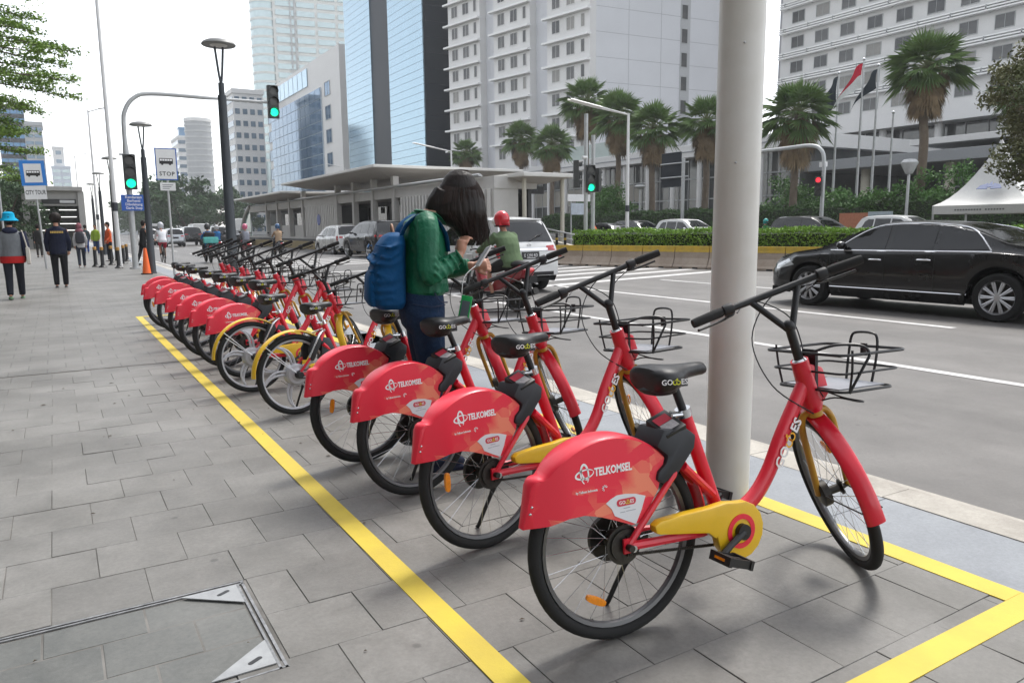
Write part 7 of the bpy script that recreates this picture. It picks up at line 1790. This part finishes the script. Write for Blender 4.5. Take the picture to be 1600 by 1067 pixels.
# globe lamp, gantry sign, banner
p = P3(1421, 260, X=40.0); t = thing('street_lamp', 'single grey lamp with bowl head between the palms', 'street lamp', (p.x, p.y, ROAD)); h = p.z - ROAD
b = MB(); b.tube([(0, 0, 0), (0, 0, h)], [0.09, 0.07], 10); b.build('post', M['galv'], t)
b = MB(); b.lathe([(0, h - 0.45), (0.18, h - 0.4), (0.42, h + 0.12), (0.44, h + 0.2), (0.3, h + 0.36), (0, h + 0.4)], 18); b.build('bowl', M['galv'], t)
p = P3(1000, 293, X=41.0); t = thing('street_lamp', 'single grey lamp with bowl head beside a palm trunk, left of the white pole', 'street lamp', (p.x, p.y, ROAD)); h = p.z - ROAD
b = MB(); b.tube([(0, 0, 0), (0, 0, h)], [0.09, 0.07], 10); b.build('post', M['galv'], t)
b = MB(); b.lathe([(0, h - 0.2), (0.3, h - 0.05), (0.5, h + 0.05), (0.3, h + 0.2), (0, h + 0.22)], 18); b.build('bowl', M['galv'], t)
p = P3(1066, 345, X=39.5); t = thing('road_sign', 'dark road sign seen from behind on a grey post, left of the white pole', 'sign', (p.x, p.y, ROAD)); z1 = P3(1066, 245, X=39.5).z
b = MB(); b.tube([(0, 0, 0), (0, 0, z1)], 0.13, 12); b.build('post', M['galv'], t)
for z in (z1 - 0.3, z1 - 1.3): 
    b = MB(); b.tube([(0, -0.5, z), (0, 2.4, z)], 0.05, 8); b.build('arm', M['galv'], t)
b = MB(); b.box(0.08, 0.14, 0.35, 2.4, z1 - 2.0, z1 + 0.5); b.build('sign_plate', M['slate'], t, smooth=False)
p0, p1 = P3(1312, 335, X=38.6), P3(1395, 332, X=38.6); t = thing('banner', 'long orange and pale blue banner on the far pavement fence', 'banner', (38.6, p0.y, ROAD))
L = p1.y - p0.y; b = MB(); b.box(-0.02, 0.02, L * 0.55, 0, 0.7, 2.0); b.build('orange_cloth', cloth('banner orange', (0.42, 0.17, 0.10)), t, smooth=False)
b = MB(); b.box(-0.02, 0.02, L, L * 0.555, 0.7, 2.05); b.build('blue_cloth', cloth('banner pale', (0.36, 0.42, 0.45)), t, smooth=False)
p = P3(905, 308, X=26.0); t = thing('notice_sign', 'white two-part notice board behind the station ramp', 'sign', (p.x, p.y, ROAD)); z = p.z - ROAD
b = MB(); b.box(-0.8, 0.8, 0, 0.06, z - 0.25, z + 0.15); b.build('top_board', M['wpaint'], t, smooth=False)
b = MB(); b.box(-0.55, 0.55, 0, 0.06, z - 1.0, z - 0.35); b.build('lower_board', mat('poster pale', (0.45, 0.5, 0.56), 0.5, var=0.2, scale=4), t, smooth=False)
for s in (-0.5, 0.5):
    b = MB(); b.tube([(s, 0.1, 0), (s, 0.1, z)], 0.04, 8); b.build('post', M['galv'], t)

# ---- building on the near side of the pavement (behind the photographer's left), unseen, added as something dark for the black car to reflect
nb = thing('unseen_reflected_building', 'unseen dark building front added for car reflections, near side of the pavement', 'building', (0, 0, 0))
mn = frame_mx((-15, -60, 0), (0, 1))
part('wall', mat('dark wall for reflections', (0.085, 0.082, 0.078), 0.7, var=0.12, scale=0.3), nb, mn, (0, 150, 0, 20, 0, 26))
wq = window_mesh(3.2, 2.2, M['pglass'], M['mull'], 2, 0.1, 0.08)
for j in range(6):
    for i in range(30): put('window', wq, nb, mn, 3 + i * 4.9, -0.01, 3 + j * 3.9)
# ================================================================ trees
M['palmg'] = mat('palm leaf green', (0.080, 0.155, 0.04), 0.45, c2=(0.17, 0.25, 0.08), scale=1.6, spec=0.4)
M['palmb'] = mat('dry palm thatch', (0.17, 0.115, 0.06), 0.85, c2=(0.26, 0.19, 0.11), scale=2.0)
M['trunk'] = mat('palm trunk', (0.115, 0.085, 0.06), 0.9, c2=(0.17, 0.135, 0.10), scale=3.0, bump=0.6, bscale=14)
M['bark'] = mat('tree bark', (0.09, 0.07, 0.05), 0.9, c2=(0.15, 0.12, 0.09), scale=4.0, bump=0.6, bscale=20)
def fan_leaf(b, o, d, side, L, droop, nb, spread, rn):
    up = side.cross(d)
    for k in range(nb):
        a = (k / (nb - 1) - 0.5) * spread + rn.uniform(-0.03, 0.03); e = (d * math.cos(a) + side * math.sin(a)).normalized(); l = L * (1 - 0.25 * abs(a) / (spread / 2)) * rn.uniform(0.88, 1.08)
        w = 0.030 * L; s = e.cross(up).normalized()
        m1 = o + e * l * 0.55 + Vector((0, 0, -droop * l * 0.12)); tip = o + e * l + Vector((0, 0, -droop * l * rn.uniform(0.35, 0.65)))
        b.add([o, m1 - s * w * 1.5 + up * w * 0.5, tip, m1 + s * w * 1.5 + up * w * 0.5], [(0, 1, 2), (0, 2, 3)])
def palm_meshes(seed):
    rn = random.Random(seed); g, dry, st = MB(), MB(), MB()
    for k in range(54):
        f = k / 53; el = R(84 - 112 * f) + rn.uniform(-0.1, 0.1); az = k * 2.39996 + rn.uniform(-0.2, 0.2)
        d = Vector((math.cos(az) * math.cos(el), math.sin(az) * math.cos(el), math.sin(el))); side = Vector((-math.sin(az), math.cos(az), 0)); tl = rn.uniform(-0.5, 0.5); side = (side * math.cos(tl) + d.cross(side) * math.sin(tl)).normalized()
        pl = rn.uniform(0.85, 1.15) * (0.85 + 0.15 * math.cos(el)); e = d * pl + Vector((0, 0, -0.10 * pl))
        st.tube([Vector((0, 0, 0)), d * pl * 0.5 + Vector((0, 0, 0.02)), e], [0.03, 0.02, 0.014], 4)
        fan_leaf(g, e, (d + Vector((0, 0, -0.15))).normalized(), side, rn.uniform(0.95, 1.2), 0.25 + 0.55 * f, 17, 2.9, rn)
    for k in range(110):
        az = rn.uniform(0, 6.283); z = -rn.uniform(0.5, 2.1); r = 0.28 + rn.uniform(0.1, 0.75) * (1 + z / 2.6); o = Vector((math.cos(az) * r, math.sin(az) * r, z + 0.35)); d = Vector((math.cos(az) * 0.3, math.sin(az) * 0.3, -1)).normalized()
        fan_leaf(dry, o, d, Vector((-math.sin(az), math.cos(az), 0)), rn.uniform(0.7, 1.1), 0.1, 9, 1.3, rn)
    return g.mesh('crown', M['palmg'], smooth=False, fix=False), dry.mesh('dry_skirt', M['palmb'], smooth=False, fix=False), st.mesh('leaf_stalks', mat('palm stalk', (0.16, 0.19, 0.08), 0.6), smooth=True, fix=False)
PALMS = [palm_meshes(s) for s in (1, 2, 3)]
def palm(px, py, X, rpx, label, v=0, r=0.27):
    p = P3(px, py, X=X); depth = (CM.transposed() @ Vector((p.x, p.y, p.z - CAM_H))).z * -1; sc = rpx * depth / F_PX / 1.85
    t = thing('palm_tree', label, 'palm tree', (p.x, p.y, ROAD), random.uniform(0, 6), 'fan palms along the far pavement'); h = p.z - ROAD
    rn = random.Random(int(px)); pts = [Vector((rn.uniform(-0.03, 0.03) * k, rn.uniform(-0.03, 0.03) * k, h * k / 5)) for k in range(5)] + [Vector((0, 0, h))]
    pts[0] = Vector((0, 0, 0)); b = MB(); b.tube(smooth_pts(pts, 4), _interp([r * 1.25, r, r * 0.92, r * 0.88, r * 0.85, r * 0.8], 21), 14); b.build('trunk', M['trunk'], t)
    for nm, me in zip(('crown', 'dry_skirt', 'leaf_stalks'), PALMS[v]):
        o = link(nm, me, t, (0, 0, h)); o.scale = (sc, sc, sc * 1.02)
for i, a in enumerate((
    (728, 240, 52, 26, 'small fan palm above the station roof left of the woman’s head'), (814, 218, 49, 32, 'left one of two fan palms above the walkway roof'), (862, 226, 48, 36, 'right one of two fan palms above the walkway roof'),
    (917, 160, 45, 44, 'tall fan palm behind the median traffic signal'), (967, 182, 44, 46, 'tall fan palm just left of the double-headed street light pole'), (1021, 200, 43.5, 46, 'fan palm right of the double-headed street light'),
    (1104, 190, 43, 46, 'fan palm partly hidden by the left edge of the thick white pole'), (1246, 180, 43, 62, 'big fan palm just right of the thick white pole'), (1450, 105, 43, 64, 'tallest big fan palm in front of the hotel block'), (1606, 140, 46, 52, 'fan palm cut off by the right picture edge'))):
    palm(a[0], a[1], a[2], a[3], a[4].replace('’', "'"), i % 3)

def leafy_tree(name, label, base, height, crown_c, crown_r, n, s, m, trunk_r=0.2, seed=1, clumps=28, flat=1.0, limbs=10, bark=None, gap=0.35):
    rn = random.Random(seed); t = thing(name, label, 'tree', base)
    cc, cr = Vector(crown_c), Vector(crown_r); b = MB(); fork = Vector((cc.x * 0.3, cc.y * 0.3, max(0.5, cc.z - cr.z * 0.9)))
    b.tube(smooth_pts([(0, 0, -0.1), (fork.x * 0.3, fork.y * 0.3, fork.z * 0.5), fork], 4), _interp([trunk_r * 1.3, trunk_r, trunk_r * 0.75], 9), 10)
    cl = []
    for k in range(clumps):
        while True:
            q = Vector((rn.uniform(-1, 1), rn.uniform(-1, 1), rn.uniform(-0.8, 1)))
            if gap < q.length < 1: break
        cl.append((cc + Vector((q.x * cr.x, q.y * cr.y, q.z * cr.z)), rn.uniform(0.7, 1.25)))
    for k in range(min(limbs, clumps)):
        e = cl[k][0]; mid = fork.lerp(e, 0.5) + Vector((rn.uniform(-0.2, 0.2), rn.uniform(-0.2, 0.2), 0.12 * (e - fork).length)); b.tube(smooth_pts([fork, mid, e], 4), _interp([trunk_r * 0.5, trunk_r * 0.28, trunk_r * 0.07], 9), 6)
    b.build('trunk', bark or M['bark'], t)
    g = MB(); base_r = (cr.x + cr.y + cr.z) / 3 * (1.5 / clumps ** 0.42)
    for k in range(n):
        c, r = rn.choice(cl); v = Vector((rn.gauss(0, 1), rn.gauss(0, 1), rn.gauss(0, 0.6 * flat))); v = v.normalized() * (rn.random() ** 0.45) * base_r * r
        v.z *= flat
        leaf(g, c + v, s * rn.uniform(0.6, 1.3), rn, 0.9)
    g.build('crown', m, t, smooth=False, fix=False)
    return t
M['leaff'] = mat('far tree leaves', (0.040, 0.085, 0.035), 0.6, c2=(0.07, 0.12, 0.05), scale=0.5, spec=0.25)
M['leafl'] = mat('layered tree leaves', (0.10, 0.19, 0.025), 0.5, c2=(0.22, 0.34, 0.05), scale=0.9, spec=0.3)
M['leafr'] = mat('olive leaves', (0.085, 0.115, 0.04), 0.6, c2=(0.17, 0.155, 0.07), scale=0.8, spec=0.25)
M['leafs'] = mat('shrub leaves', (0.05, 0.13, 0.025), 0.55, c2=(0.09, 0.20, 0.04), scale=1.0, spec=0.3)
# overhanging layered tree at the upper left
def layered_tree():
    rn = random.Random(21); B = Vector((-7.4, 36.0, 0)); t = thing('street_tree', 'tree with flat layered sprays of small leaves reaching in from the left', 'tree', B)
    b, g = MB(), MB(); b.tube([(0, 0, -0.1), (0.1, 0, 3), (0.05, 0, 8.5)], [0.24, 0.2, 0.08], 12)
    for k in range(40):
        z = 3.7 + 6.9 * (k / 39) + rn.uniform(-0.2, 0.2); az = rn.uniform(-0.6, 0.6) if k % 4 else rn.uniform(0, 6.283); L = 6.6 + 0.75 * math.sin(k * 1.7) + (0.9 if z > 6.4 else 0.0) + (0.75 if 6.6 < z < 8.9 else 0)
        d = Vector((math.cos(az), math.sin(az), 0)); s = Vector((-d.y, d.x, 0)); rise = rn.uniform(-0.02, 0.14)
        pts = [Vector((0, 0, z))] + [d * (L * f) + s * rn.uniform(-0.15, 0.15) + Vector((0, 0, z + rise * L * f - 0.10 * L * f * f)) for f in (0.35, 0.7, 1.0)]
        sp = smooth_pts(pts, 6); b.tube(sp, _interp([0.08, 0.05, 0.03, 0.008], len(sp)), 6)
        for q in range(26):
            f = 0.18 + 0.82 * q / 25; c = sp[min(len(sp) - 1, int(f * (len(sp) - 1)))]; sl = (1.5 * (1 - f) + 0.55) * rn.uniform(0.4, 1.0)
            sd = (s * rn.choice((-1, 1)) + d * rn.uniform(0.2, 1.2)).normalized()
            e = c + sd * sl + Vector((0, 0, rn.uniform(-0.05, 0.10))); b.tube([c, e], [0.010, 0.004], 4)
            for w in range(62):
                ff = rn.random() ** 0.7; leaf(g, c.lerp(e, ff) + Vector((rn.gauss(0, 0.17), rn.gauss(0, 0.17), rn.gauss(0.03, 0.07))), rn.uniform(0.05, 0.09), rn, 0.4)
    b.build('trunk', M['bark'], t); g.build('crown', M['leafl'], t, smooth=False, fix=False)
layered_tree()
p = P3(1690, 345, X=27.5)
leafy_tree('street_tree', 'olive green small-leaved tree over the tent at the right picture edge', (p.x, p.y, ROAD), 8, (0.0, 0.2, 4.7), (2.3, 2.5, 2.7), 20000, 0.075, M['leafr'], 0.22, 31, 46, 0.8, 18, gap=0.2)
for i, (px, py, Y, r, lab) in enumerate(((290, 318, 150, 7.0, 'round dense tree far down the road behind the queue of cars'), (335, 322, 165, 6.0, 'dense tree far down the road left of the tall lamp post'), (245, 330, 210, 8.0, 'hazy tree at the end of the road'), (375, 340, 190, 5.0, 'low tree behind the station end'), (215, 338, 260, 8.0, 'faint far tree at the vanishing point of the road'))):
    p = P3(px, py, Y=Y); leafy_tree('roadside_tree', lab, (p.x, p.y, ROAD), 0, (0, 0, max(p.z, 4.5)), (r, r, min(r * 0.8, max(p.z, 4.5) * 0.8)), 5200, 0.36 * r / 6, M['leaff'], 0.3, 40 + i, 30, 0.8, 8, gap=0.1)
for i, (px, py, Y, r, lab) in enumerate(((28, 335, 75, 4.0, 'dark shrubby tree left of the canopy entrance'), (0, 325, 70, 4.2, 'dark tree behind the bucket-hat walker'))):
    p = P3(px, py, Y=Y); leafy_tree('roadside_tree', lab, (p.x, p.y, 0), 0, (0, 0, max(p.z, 3.0)), (r * 0.7, r, 2.4), 5000, 0.16, M['leaff'], 0.2, 50 + i, 26, 0.8, 8, gap=0.1)
for i, (px, py, X, r, lab) in enumerate(((958, 318, 42, 1.9, 'bright shrub behind the hedge left of the street light'), (930, 325, 43, 1.7, 'shrub behind the median signal'), (1230, 315, 44.5, 2.2, 'shrub at the foot of the big palm beside the white pole'), (1475, 305, 43, 2.2, 'bright rounded shrub between palm and tent'), (1300, 325, 41, 1.5, 'low rounded shrub under the flagpoles'), (1370, 328, 41, 1.5, 'low rounded shrub right of the flagpoles'))):
    p = P3(px, py, X=X); leafy_tree('shrub', lab, (p.x, p.y, ROAD), 0, (0, 0, max(1.0, p.z + 0.12)), (r, r, r * 0.75), 3600, 0.11, M['leafs'], 0.08, 60 + i, 20, 0.85, 8, gap=0.15)

# ================================================================ haze
hz = MB(); hz.box(-400, 420, -60, 760, -1.3, 230)
hzm = bpy.data.materials.new('city haze'); hzm.use_nodes = True
for nd in list(hzm.node_tree.nodes):
    if nd.type == 'BSDF_PRINCIPLED': hzm.node_tree.nodes.remove(nd)
pv = hzm.node_tree.nodes.new('ShaderNodeVolumePrincipled'); pv.inputs['Color'].default_value = (0.93, 0.95, 0.97, 1); pv.inputs['Density'].default_value = 0.0006
hzm.node_tree.links.new(pv.outputs[0], hzm.node_tree.nodes['Material Output'].inputs['Volume'])
tag(hz.build('haze', hzm, smooth=False), kind='stuff')
